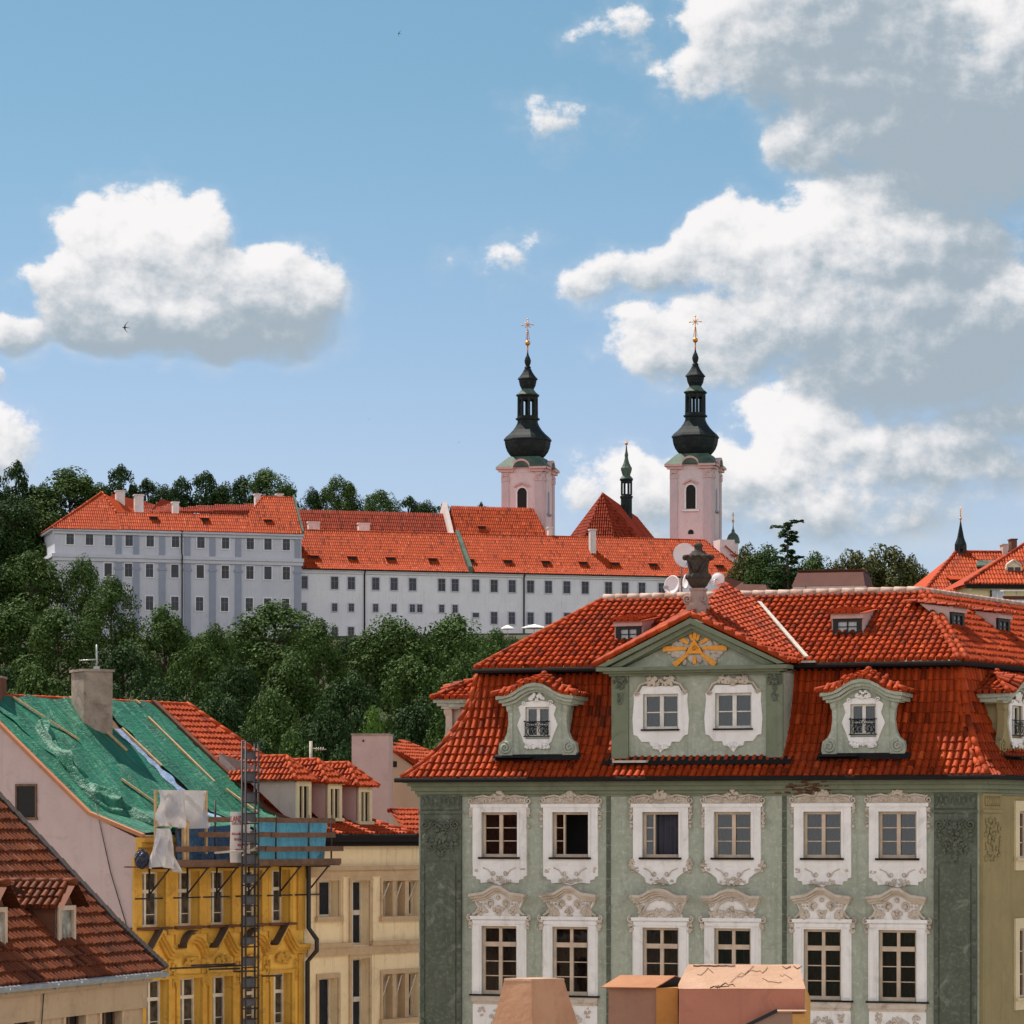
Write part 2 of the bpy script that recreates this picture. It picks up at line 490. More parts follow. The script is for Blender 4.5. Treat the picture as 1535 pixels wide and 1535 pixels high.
M = {}
M['tile'] = tilemat('clay_tile', (.39, .050, .008), (.235, .028, .006), damt=.6)
M['tile_new'] = tilemat('new_clay_tile', (.42, .062, .013), (.30, .040, .010), damt=.25)
M['tile_old'] = tilemat('old_clay_tile', (.185, .048, .017), (.105, .028, .012), damt=.65)
M['tile_far'] = tilemat('orange_clay_tile', (.43, .060, .011), (.30, .040, .009), damt=.3)
M['tile_deep'] = tilemat('deep_red_clay_tile', (.28, .032, .008), (.19, .022, .007), damt=.4)
M['mortar'] = plaster('ridge_mortar', (.50, .38, .32), (.30, .16, .11), sc=3)
M['green'] = plaster('sage_render', (.292, .308, .245), (.375, .39, .325), sc=1.3, spots=.75, stain=(.16, .17, .12), amt=.6, streak=(.19, .20, .145))
M['green_dark'] = plaster('sooty_green_render', (.075, .085, .062), (.105, .112, .085), sc=1.6, spots=1.0, stain=(.30, .31, .26), amt=.6, streak=(.05, .055, .042))
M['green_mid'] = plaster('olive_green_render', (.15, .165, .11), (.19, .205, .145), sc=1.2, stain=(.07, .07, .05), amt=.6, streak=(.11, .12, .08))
M['olive'] = plaster('ochre_olive_render', (.30, .235, .115), (.24, .195, .10), sc=1.0, stain=(.15, .12, .06), amt=.4, streak=(.2, .16, .085))
M['trim'] = plaster('white_stucco', (.80, .755, .74), (.70, .655, .635), sc=1.8, stain=(.36, .31, .27), amt=.45, streak=(.5, .45, .42), bump=.25)
M['trim_old'] = plaster('weathered_stucco', (.56, .48, .41), (.43, .35, .28), sc=3.0, stain=(.20, .14, .10), amt=.75, bump=.5)
M['trim_warm'] = plaster('cream_stucco', (.66, .55, .36), (.56, .46, .30), sc=1.6, stain=(.3, .22, .14), amt=.4)
M['wood'] = flat('painted_window_wood', (.52, .39, .29), .55, sc=3)
M['wood_white'] = flat('white_window_wood', (.66, .61, .55), .5, sc=3)
M['glass'] = glassmat('window_glass')
M['pane_dark'] = flat('dark_window_glass', (.010, .011, .015), .06, sc=.8, var=.5, spec=.3)
M['pane_blue'] = flat('blue_window_glass', (.015, .021, .036), .08, sc=.7, var=.5, spec=.3)
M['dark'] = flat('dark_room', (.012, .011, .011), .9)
M['curtain'] = flat('grey_net_curtain', (.05, .05, .068), .9, sc=2)
M['curtain_red'] = flat('red_brown_curtain', (.13, .045, .032), .9, sc=2)
M['iron'] = flat('black_iron', (.018, .017, .018), .5, .6)
M['copper'] = None
M['gold'] = flat('gilding', (.62, .25, .03), .42, .6, sc=8, bump=.3)
M['gutter'] = flat('dark_gutter_metal', (.014, .011, .011), .8, spec=.15)
M['zinc'] = flat('zinc_sheet', (.36, .37, .38), .45, .6)
M['lead'] = flat('pale_lead_flashing', (.46, .40, .34), .8)
# ------------------------------------------------------------------ ground and hill
M['hill'] = plaster('hill_earth', (.022, .03, .012), (.06, .05, .022), sc=.08, bump=.6, grain=1.5)
HP = [(-400, 0), (150, 0), (200, 4), (300, 16), (400, 30), (500, 44), (560, 50), (640, 64), (800, 74), (1500, 80), (6000, 40)]
def hill(y):
    for (a, p), (b, q) in zip(HP[:-1], HP[1:]):
        if y <= b: return p + (q - p) * (y - a) / (b - a)
    return HP[-1][1]
def build_ground():
    ys = list(range(-400, 150, 50)) + list(range(150, 820, 10)) + [900, 1000, 1200, 1500, 2000, 3000, 4500, 6000]
    xs = [-4000, -2500, -1500, -900, -600] + list(range(-450, 451, 15)) + [600, 900, 1500, 2500, 4000]
    rnd = random.Random(3); vs = []
    for y in ys:
        for x in xs:
            vs.append((x, y, hill(y) + (rnd.uniform(-.5, .5) if y > 160 else 0)))
    n = len(xs)
    fs = [(j * n + i, j * n + i + 1, (j + 1) * n + i + 1, (j + 1) * n + i) for j in range(len(ys) - 1) for i in range(n - 1)]
    tag(MB().add(vs, fs, True).build('hillside_ground', M['hill']), kind='structure')
    M['cobble'] = plaster('cobbles', (.34, .30, .25), (.28, .25, .21), sc=.5, bump=.8, grain=9)
    tag(MB().add(*[[(-60, -60, .004), (60, -60, .004), (60, 140, .004), (-60, 140, .004)], [(0, 1, 2, 3)]]).build('square_pavement', M['cobble']), kind='structure')
build_ground()

# ------------------------------------------------------------------ trees
M['leaf'] = leafmat('leaf_mid_green', (.024, .056, .012), (.075, .125, .024))
M['leaf_dark'] = leafmat('leaf_dark_green', (.013, .034, .010), (.040, .078, .018))
M['leaf_light'] = leafmat('leaf_light_green', (.06, .13, .02), (.11, .20, .035))
M['leaf_olive'] = leafmat('leaf_olive_green', (.052, .060, .018), (.10, .105, .030))
M['bark'] = plaster('bark', (.07, .05, .035), (.04, .03, .022), sc=2, bump=.8)

def crown_mesh(seed, clumps=64, leaves=230, ls=.023, cr=(.17, .32), lo=.14):
    """Foliage of a tree one metre high and one metre in radius: leaf sprays on clumps spread through the crown."""
    rnd = random.Random(seed); mb = MB(); cl = []
    while len(cl) < clumps:
        a = rnd.uniform(0, 2 * math.pi); h = rnd.random()
        prof = math.sin(math.pi * min(1, (h * .86 + .14))) ** .6
        rr = prof * (.72 + .20 * math.sin(a * 3 + seed) * rnd.random()) * math.sqrt(rnd.uniform(.3, 1))
        cl.append((rr * math.cos(a), rr * math.sin(a), lo + .06 + (1 - lo - .14) * h, rnd.uniform(*cr)))
    for cx, cy, cz, r in cl:
        for _ in range(leaves):
            v = Vector((rnd.gauss(0, 1), rnd.gauss(0, 1), rnd.gauss(0, 1)))
            if v.length < 1e-3: continue
            v.normalize()
            if v.z < -.45 and rnd.random() < .7: continue
            k = r * rnd.uniform(.55, 1.0) ** .5
            p = Vector((cx + v.x * k, cy + v.y * k, cz + v.z * k * .46))
            nrm = (v + Vector((rnd.uniform(-.7, .7), rnd.uniform(-.7, .7), rnd.uniform(-.2, .9)))).normalized()
            t = nrm.cross(Vector((rnd.uniform(-1, 1), rnd.uniform(-1, 1), rnd.uniform(-1, 1)))).normalized(); b = nrm.cross(t)
            s = ls * rnd.uniform(.6, 1.5)
            t = t * s; b = b * (s * .62)
            t = Vector((t.x * 1.25, t.y * 1.25, t.z * .55)); b = Vector((b.x * 1.25, b.y * 1.25, b.z * .55))
            mb.add([p - t, p - t * .1 - b, p + t, p - t * .1 + b], [(0, 1, 2, 3)])
    return mb, cl

def trunk_mesh(seed, cl, lo=.22):
    rnd = random.Random(seed); mb = MB()
    mb.tube([(0, 0, -.12), (.01, .01, .1), (-.01, .02, .35), (.02, 0, .62), (.0, .01, .85)], [.045, .038, .03, .02, .006], 7)
    for cx, cy, cz, r in cl[:18]:
        z0 = max(.12, min(.7, cz - .22)); m = Vector((cx * .5, cy * .5, (z0 + cz) / 2 - .01))
        mb.tube([(0, .01, z0), m, (cx, cy, cz)], [.017, .011, .004], 5)
    return mb

PROTO = {}
def proto(kind):
    if kind in PROTO: return PROTO[kind]
    seed, leaf, kw = KINDS_T[kind]
    c, cl = crown_mesh(seed, **kw)
    t = trunk_mesh(seed, cl)
    co = c.build('crown', M[leaf]); to = t.build('trunk', M['bark'])
    PROTO[kind] = (co.data, to.data)
    for o in (co, to): bpy.data.objects.remove(o)
    return PROTO[kind]
KINDS_T = {'broad': (11, 'leaf', {}), 'round': (23, 'leaf', dict(clumps=72)), 'dark': (31, 'leaf_dark', dict(clumps=66)), 'broad2': (47, 'leaf', dict(clumps=56, cr=(.2, .36))),
           'airy': (59, 'leaf_dark', dict(clumps=60, leaves=120, cr=(.12, .23), ls=.028)), 'light': (61, 'leaf_light', dict(clumps=46)), 'olive': (71, 'leaf_olive', dict(clumps=74, cr=(.16, .26)))}

def tree(x, Y, zb, rx, h, kind, label, group, rz=0.0):
    cm, tm = proto(kind)
    r = empty('leafy_tree', (x, Y, zb), rz)
    tag(r, label, 'tree', group)
    for n, me in (('crown', cm), ('trunk', tm)):
        o = bpy.data.objects.new(n, me); col.objects.link(o); o.parent = r
        o.scale = (rx, rx, h)
    return r

ORD = ['first', 'second', 'third', 'fourth', 'fifth', 'sixth', 'seventh', 'eighth', 'ninth', 'tenth', 'eleventh', 'twelfth', 'thirteenth', 'fourteenth', 'fifteenth', 'sixteenth',
       'seventeenth', 'eighteenth', 'nineteenth', 'twentieth', 'twenty-first', 'twenty-second', 'twenty-third', 'twenty-fourth', 'twenty-fifth', 'twenty-sixth']
def row(lst, H, text, group, ymax=478.0):
    rnd = random.Random(len(lst) * 7 + int(H))
    for i, t in enumerate(sorted(lst)):
        px, T, w = t[:3]
        kind = t[3] if len(t) > 3 else rnd.choice(['broad', 'round', 'dark', 'broad2'])
        hh = t[4] if len(t) > 4 else H
        Y = 230.0
        while CZ + (HY - T) * Y / F - hill(Y) > hh and Y < ymax: Y += 1
        zt = CZ + (HY - T) * Y / F; x = (px - CX) * Y / F
        zb = hill(Y) - .4
        tree(x, Y, zb, w * Y / F * .62, (zt - zb) * 1.0, kind, text % ORD[i], group, rnd.uniform(0, 6.28))
G1 = 'trees on the wooded hillside'
row([(20, 858, 80), (300, 948, 70, 'dark'), (362, 945, 76, 'broad2'), (450, 950, 80, 'dark'), (528, 950, 70), (556, 962, 60, 'dark'), (634, 955, 76, 'broad2'), (652, 942, 60, 'dark'), (716, 950, 76), (770, 952, 60, 'dark'), (815, 965, 60), (738, 972, 70, 'dark'), (600, 965, 76), (845, 975, 60, 'dark')],
    7.5, 'low bushy tree at the foot of the white monastery wall, %s from the left', G1, 492.0)
row([(-14, 838, 90), (45, 830, 125, 'broad'), (122, 836, 70, 'broad2'), (166, 866, 90), (246, 908, 100, 'round'), (322, 938, 80), (412, 905, 160, 'broad'), (478, 930, 90), (585, 924, 130, 'round'),
     (682, 924, 125, 'broad'), (742, 946, 80), (790, 962, 70)], 12.5, 'leafy tree of the top row under the white monastery wall, %s from the left', G1)
row([(12, 905, 140), (88, 912, 120, 'broad'), (185, 955, 110, 'dark'), (296, 962, 100), (352, 985, 90, 'dark'), (440, 978, 125), (526, 1002, 100, 'dark'), (618, 985, 120), (702, 982, 100, 'broad2'), (765, 1000, 90)],
    13.5, 'leafy tree of the second row down the wooded slope, %s from the left', G1)
row([(-10, 985, 120, 'dark'), (52, 1000, 120), (150, 1010, 110, 'dark'), (235, 1012, 120), (330, 1030, 110, 'dark'), (405, 1040, 120, 'broad'), (486, 1050, 110, 'dark'), (560, 1064, 84, 'light'), (628, 1040, 110, 'dark'), (690, 1046, 110, 'broad')],
    14.5, 'leafy tree of the third row above the house roofs, %s from the left', G1)
row([(285, 1075, 110, 'dark'), (370, 1090, 110, 'dark'), (440, 1098, 100, 'broad'), (520, 1108, 100, 'dark'), (600, 1092, 100, 'dark'), (668, 1100, 90)], 14.0,
    'shaded tree of the lowest row just behind the tiled roofs, %s from the left', G1)
def sky_row(lst, Y, text, group):
    rnd = random.Random(int(Y))
    for i, t in enumerate(sorted(lst)):
        px, T, w, kind = t[:4]; H = t[4] if len(t) > 4 else 15
        zt = CZ + (HY - T) * Y / F
        tree((px - CX) * Y / F, Y, zt - H, w * Y / F * .66, H, kind, text % ORD[i], group, rnd.uniform(0, 6.28))
sky_row([(-8, 702, 50, 'airy', 17), (24, 688, 56, 'airy', 18), (62, 722, 60, 'dark', 15), (104, 702, 120, 'round', 15), (150, 722, 60, 'dark', 14), (182, 695, 60, 'airy', 15), (222, 715, 56, 'airy', 14), (250, 724, 60, 'dark', 14), (272, 712, 50, 'airy', 15), (308, 705, 66, 'airy', 15), (336, 720, 60, 'dark', 14), (362, 712, 50, 'airy', 15), (400, 705, 86, 'broad', 14), (432, 724, 40, 'airy', 14),
         (468, 728, 36, 'dark', 14), (508, 714, 66, 'round', 14), (570, 736, 66, 'broad', 12), (612, 742, 50, 'airy', 11), (638, 748, 50, 'dark', 11), (664, 752, 34, 'airy', 10), (722, 752, 26, 'airy', 10)], 640,
        'dark tree on the skyline behind the monastery roofs, %s from the left', 'trees on the skyline')
sky_row([(22, 740, 100, 'dark', 16), (66, 772, 100, 'broad', 16), (-12, 762, 80, 'dark', 18), (62, 800, 90, 'dark', 14), (8, 795, 80, 'dark', 14)], 522, 'dense tree beside the left end of the grey monastery wing, %s from the left', 'trees by the monastery wing')
sky_row([(1122, 812, 70, 'olive', 14), (1150, 820, 90, 'broad', 14), (1222, 830, 70, 'broad', 13), (1275, 820, 90, 'olive', 13), (1325, 812, 110, 'olive', 14), (1368, 828, 60, 'olive', 14), (1250, 850, 90, 'dark', 13), (1330, 850, 110, 'olive', 13), (1180, 842, 100, 'dark', 13)],
        430, 'bushy tree right of the church beyond the green house roof, %s from the left', 'trees right of the church')

def conifer():
    Y = 425.0; T = 778; H = 17.0; zt = CZ + (HY - T) * Y / F
    r = empty('spruce_tree', ((1180 - CX) * Y / F, Y, zt - H)); tag(r, 'dark ragged conifer with tiered boughs, its tip above the other trees', 'tree')
    rnd = random.Random(5); t = MB(); c = MB()
    t.tube([(0, 0, -1), (.1, 0, H * .5), (0, 0, H * .97)], [.3, .2, .04], 7)
    for i in range(64):
        z = H * (.18 + .80 * i / 64); L = (.7 + 6.4 * (1 - z / H)) * rnd.uniform(.6, 1.15)
        if z > H * .86: L = rnd.uniform(1.2, 2.4)
        a = rnd.uniform(0, 6.28); d = Vector((math.cos(a), math.sin(a), 0)); e = Vector((-d.y, d.x, 0))
        p = [Vector((0, 0, z)), d * (L * .5) + Vector((0, 0, z + .25)), d * L + Vector((0, 0, z + .1))]
        t.tube(p, [.07, .04, .015], 5)
        for k in range(int(70 * L / 2.2)):
            f = rnd.uniform(.2, 1.02); q = d * (L * f) + e * rnd.uniform(-.5, .5) * L * .32 * (1.1 - f * .6) + Vector((0, 0, z + .25 * math.sin(f * 2.4) + rnd.uniform(-.22, .16)))
            s = rnd.uniform(.16, .34); g = (d * rnd.uniform(.3, 1) + e * rnd.uniform(-1, 1)).normalized() * s; h = Vector((rnd.uniform(-.1, .1), rnd.uniform(-.1, .1), rnd.uniform(.03, .12))) + g.cross(Vector((0, 0, 1))) * .3
            c.add([q - g, q - h, q + g, q + h], [(0, 1, 2, 3)])
    t.build('trunk', M['bark'], r); c.build('crown', M['leaf_dark'], r)
conifer()
# ------------------------------------------------------------------ monastery and church on the hill
M['wall_white'] = plaster('white_limewash', (.70, .69, .72), (.62, .61, .64), sc=.25, stain=(.40, .40, .42), amt=.35, streak=(.46, .46, .48), grain=4)
M['wall_grey'] = plaster('pale_grey_limewash', (.52, .52, .57), (.46, .46, .51), sc=.25, stain=(.33, .33, .37), amt=.4, streak=(.37, .37, .41), grain=4)
M['wall_blue'] = plaster('blue_grey_pilaster', (.28, .30, .37), (.25, .27, .33), sc=.4, grain=4)
M['pink'] = plaster('pale_pink_limewash', (.66, .55, .55), (.60, .49, .49), sc=.35, stain=(.40, .29, .28), amt=.5, streak=(.45, .33, .33), grain=4)
M['pink_grey'] = plaster('greyed_pink_limewash', (.54, .44, .45), (.48, .39, .40), sc=.5, grain=4)
M['pink_trim'] = plaster('rose_stucco', (.60, .40, .37), (.54, .36, .33), sc=.6, grain=4)
M['copper_dark'] = plaster('dark_copper_sheet', (.011, .015, .017), (.02, .026, .026), sc=.5, stain=(.08, .12, .09), amt=.4, bump=.2, rough=.6, grain=3, spec=.12)
M['verdigris'] = plaster('green_copper_sheet', (.10, .15, .11), (.045, .07, .055), sc=.6, stain=(.05, .06, .05), amt=.6, rough=.6, grain=3)
M['chimney_white'] = plaster('white_chimney_render', (.66, .58, .55), (.54, .46, .43), sc=.8, streak=(.36, .30, .28), grain=5)
FAR = dict(du=.33, dv=.80, r=.142, seg=3, lift=.035, jit=.012)

def win_far(parent, name, x, z, w, h, y, fr, mats, cross=True, lite=.16):
    """A casement on a far facade: surround and glazing bars in one frame, the pane behind."""
    f = MB()
    f.box(x - w / 2 - lite, x - w / 2, y - .10, y + .02, z - h / 2 - lite, z + h / 2 + lite); f.box(x + w / 2, x + w / 2 + lite, y - .10, y + .02, z - h / 2 - lite, z + h / 2 + lite)
    f.box(x - w / 2, x + w / 2, y - .10, y + .02, z + h / 2, z + h / 2 + lite); f.box(x - w / 2, x + w / 2, y - .14, y + .02, z - h / 2 - lite, z - h / 2)
    o = f.build('window', fr, parent)
    p = MB().box(x - w / 2, x + w / 2, y - .03, y + .02, z - h / 2, z + h / 2).build('pane', mats, o)
    if cross:
        b = MB(); b.box(x - .05, x + .05, y - .06, y - .031, z - h / 2, z + h / 2); b.box(x - w / 2, x - .05, y - .06, y - .031, z + h * .12, z + h * .12 + .1); b.box(x + .05, x + w / 2, y - .06, y - .031, z + h * .12, z + h * .12 + .1)
        b.build('glazing_bar', M['bar_far'], o)
    return o
M['bar_far'] = flat('dark_casement_wood', (.10, .10, .12), .6)

def eye_dormer(parent, p, S, tm, w=1.15):
    """A small shed dormer on a far roof; p its foot on the slope, S the up-slope direction."""
    p = Vector(p); up = Vector((0, 0, 1)); d = Vector((0, 1, 0))
    h = .62
    r = MB(); k = S.y / S.z
    L = h / max(.2, (S.z / S.y) - .18)
    a = p + up * h
    t0 = a + d * -.18 + Vector((0, 0, -.04)); t1 = p + d * (L + .1) + up * (h + L * .18)
    W2 = w / 2 + .12
    r.hexa([t0 + Vector((-W2, 0, 0)), t0 + Vector((W2, 0, 0)), t1 + Vector((W2, 0, 0)), t1 + Vector((-W2, 0, 0)),
            t0 + Vector((-W2, 0, .1)), t0 + Vector((W2, 0, .1)), t1 + Vector((W2, 0, .1)), t1 + Vector((-W2, 0, .1))])
    o = r.build('dormer', tm, parent)
    c = MB()
    for sx in (-1, 1):
        x = sx * (w / 2 - .05)
        c.add([p + Vector((x, 0, 0)), p + Vector((x, 0, h)), p + Vector((x, L, h + L * .18))], [(0, 1, 2)])
    c.build('cheek', M['tile_deep'], o)
    MB().box(p.x - w / 2 + .06, p.x + w / 2 - .06, p.y, p.y + .06, p.z + .05, p.z + h).build('pane', M['dark'], o)
    return o

def chimney(name, label, p, w, d, h, rz, m, cap=True, parent=None):
    r = MB(); r.box(-w / 2, w / 2, -d / 2, d / 2, 0, h)
    root = empty(name, p, rz) if parent is None else None
    if root: tag(root, label, 'chimney')
    b = r.build('stack', m, root)
    if cap:
        MB().box(-w / 2 - .1, w / 2 + .1, -d / 2 - .1, d / 2 + .1, h, h + .16).build('cap', m, root)
    return root

def left_wing():
    fr = Frame(82, 509, 16); e = fr.empty('monastery_wing', 'pale grey three storey monastery wing with pilasters and a hipped orange roof', 'building')
    Wd = fr.fy(452, 800)[0]; zb = 38.0
    zc = (fr.fy(85, 792)[1] + fr.fy(452, 801)[1]) / 2
    zk = (fr.fy(85, 829)[1] + fr.fy(452, 838)[1]) / 2
    w = MB(); w.box(0, Wd, 0, 16, zb, zc); w.build('wall', M['wall_grey'], e)
    c = MB(); c.box(-.5, Wd + .3, -.5, 0, zk - .55, zk); c.box(-.35, Wd + .2, -.3, 0, zk - 1.1, zk - .55); c.box(-.5, 0, 0, 16, zk - .55, zk)
    c.build('string_course', M['wall_grey'], e)
    c = MB(); c.box(-.6, Wd + .3, -.6, 0, zc - .35, zc); c.box(-.35, Wd + .15, -.3, 0, zc - .8, zc - .35); c.box(-.6, 0, 0, 16, zc - .35, zc); c.build('cornice', M['wall_grey'], e)
    top = [105, 134, 163, 193.5, 225, 263, 301, 338, 375, 401.5, 429]
    mid = [132.5, 162, 192.5, 224, 262, 300, 337.5, 374.5, 401.5, 429]
    low = [132.5, 162, 192.5, 224, 262, 299, 336.5, 373.5, 401, 428]
    rnd = random.Random(2)
    for i, px in enumerate(top):
        x, z = fr.fy(px, 807 + (px - 105) * .028); win_far(e, 'window', x, z, 1.15, 1.85, 0, M['wall_white'], M['pane_blue'])
    for px in mid:
        x, z = fr.fy(px, 853.5 + (px - 132) * .02); win_far(e, 'window', x, z, 1.15, 2.0, 0, M['wall_white'], rnd.choice([M['pane_blue'], M['pane_dark']]), rnd.random() < .8)
    for px in low:
        x, z = fr.fy(px, 904 + (px - 224) * .018); win_far(e, 'window', x, z, 1.15, 2.1, 0, M['wall_white'], rnd.choice([M['pane_blue'], M['pane_dark']]))
    p = MB()
    for px in (178, 204, 243, 281, 318.5, 357, 446):
        x = fr.fy(px, 850)[0]; p.box(x - .5, x + .5, -.16, 0, zb, zk - 1.1); p.box(x - .66, x + .66, -.24, 0, zk - 2.3, zk - 1.9); p.box(x - .45, x + .45, -.12, 0, zk, zc - .8)
    p.build('pilaster', M['wall_blue'], e)
    x = fr.fy(272, 850)[0]; MB().tube([(x, -.55, zb), (x, -.55, zk - 1.2), (x, -.75, zk), (x, -.3, zk + .4), (x, -.3, zc - .4), (x, -.75, zc)], .11).build('downpipe', M['gutter'], e)
    # roof: hipped block left, low front slope, gabled block right
    ov = .7; x0, x1 = -ov, Wd + .1
    E0, E1 = Vector((x0, -ov, zc)), Vector((x1, -ov, zc))
    ax, az_ = fr.fy(153, 738, 6.0); A = Vector((ax, 6.0, az_))
    bx, bz = fr.fy(175, 768, 2.6); B = Vector((bx, 2.6, bz))
    cx, cz = fr.fy(372, 774, 2.6); C_ = Vector((cx, 2.6, (bz + cz) / 2)); B.z = C_.z
    dx, dz = fr.fy(394, 745, 6.2); D = Vector((dx, 6.2, dz)); Ex = Vector((x1 - .2, 6.2, dz))
    t = MB()
    plane_tiles(t, [E0, Vector((B.x, -ov, zc)), B, A], **FAR)
    plane_tiles(t, [Vector((B.x, -ov, zc)), Vector((C_.x, -ov, zc)), C_, B], **FAR)
    plane_tiles(t, [Vector((C_.x, -ov, zc)), E1, Ex, D, C_], **FAR)
    plane_tiles(t, [Vector((x0, 15, zc)), E0, A, Vector((ax, 9, az_))], **FAR)
    t.add([A, B, Vector((bx + 6, 9, bz)), Vector((ax, 9, az_))], [(0, 1, 2, 3)])
    t.add([D, Ex, Vector((x1 - .2, 13, zc)), Vector((dx, 13, zc))], [(0, 1, 2, 3)])
    t.add([C_, D, Vector((dx, 13, zc)), Vector((cx - 1, 9, zc))], [(0, 1, 2, 3)])
    t.build('roof', M['tile_far'], e)
    rd = MB()
    ridgeline(rd, [E0, A, B], r=.2, step=.7, n=6); ridge(rd, B, C_, r=.16, step=.7, n=6); ridgeline(rd, [C_, D, Ex], r=.2, step=.7, n=6); rd.build('ridge_tiles', M['tile_far'], e)
    # courtyard roofs behind
    t = MB()
    P = [fr.p3(182, 742, 8.5), fr.p3(246, 768, 8.5)]
    bz0 = P[1].z - 1.0
    plane_tiles(t, [Vector((P[0].x - 2, 8.5, bz0)), Vector((P[1].x, 8.5, bz0)), Vector((P[1].x - .2, 12.0, P[1].z + 1.4)), Vector((P[0].x - 1.0, 12.0, P[0].z + .5))], **FAR)
    a, b = fr.p3(232, 768, 9.0), fr.p3(398, 771, 9.0); c, d = fr.p3(390, 756, 13.0), fr.p3(300, 764, 13.0)
    plane_tiles(t, [a, b, c, d], **FAR)
    a, b = fr.p3(224, 768, 10), fr.p3(280, 768, 10); c = fr.p3(241, 748, 13); d = fr.p3(262, 753, 14)
    plane_tiles(t, [a, b, d, c], **FAR)
    t.build('courtyard_roof', M['tile_deep'], e)
    g = MB(); X = x1
    g.prismx([(-ov, zc), (-ov, zc + .45), (6.2, dz + .5), (13, zc + .4), (13, zc)], X - .14, X + .14); g.build('parapet', M['verdigris'], e)
    S = (B - Vector((B.x, -ov, zc))).normalized()
    for px, py in ((232, 786), (309, 789), (404, 788)):
        k = (fr.fy(px, py, 0)[1] - zc); eye_dormer(e, (fr.fy(px, py, 0.3)[0], -ov + 1.9, zc + 1.9 * S.z / S.y), S, M['tile_far'])
    for px, py, h, w in ((180, 768, 31, 13), (208, 774, 31, 13), (263, 768, 14, 9), (386, 752, 10, 8), (419, 750, 8, 9)):
        c = fr.p3(px, py, 7.5); s = fr.fy(px + w / 2, py, 7.5)[0] - fr.fy(px - w / 2, py, 7.5)[0]
        b = MB(); b.box(c.x - s / 2, c.x + s / 2, 7.0, 8.2, c.z - 1.5, c.z + h * .103); b.box(c.x - s / 2 - .12, c.x + s / 2 + .12, 6.88, 8.32, c.z + h * .103, c.z + h * .103 + .2)
        b.build('chimney', M['chimney_white'], e)
left_wing()

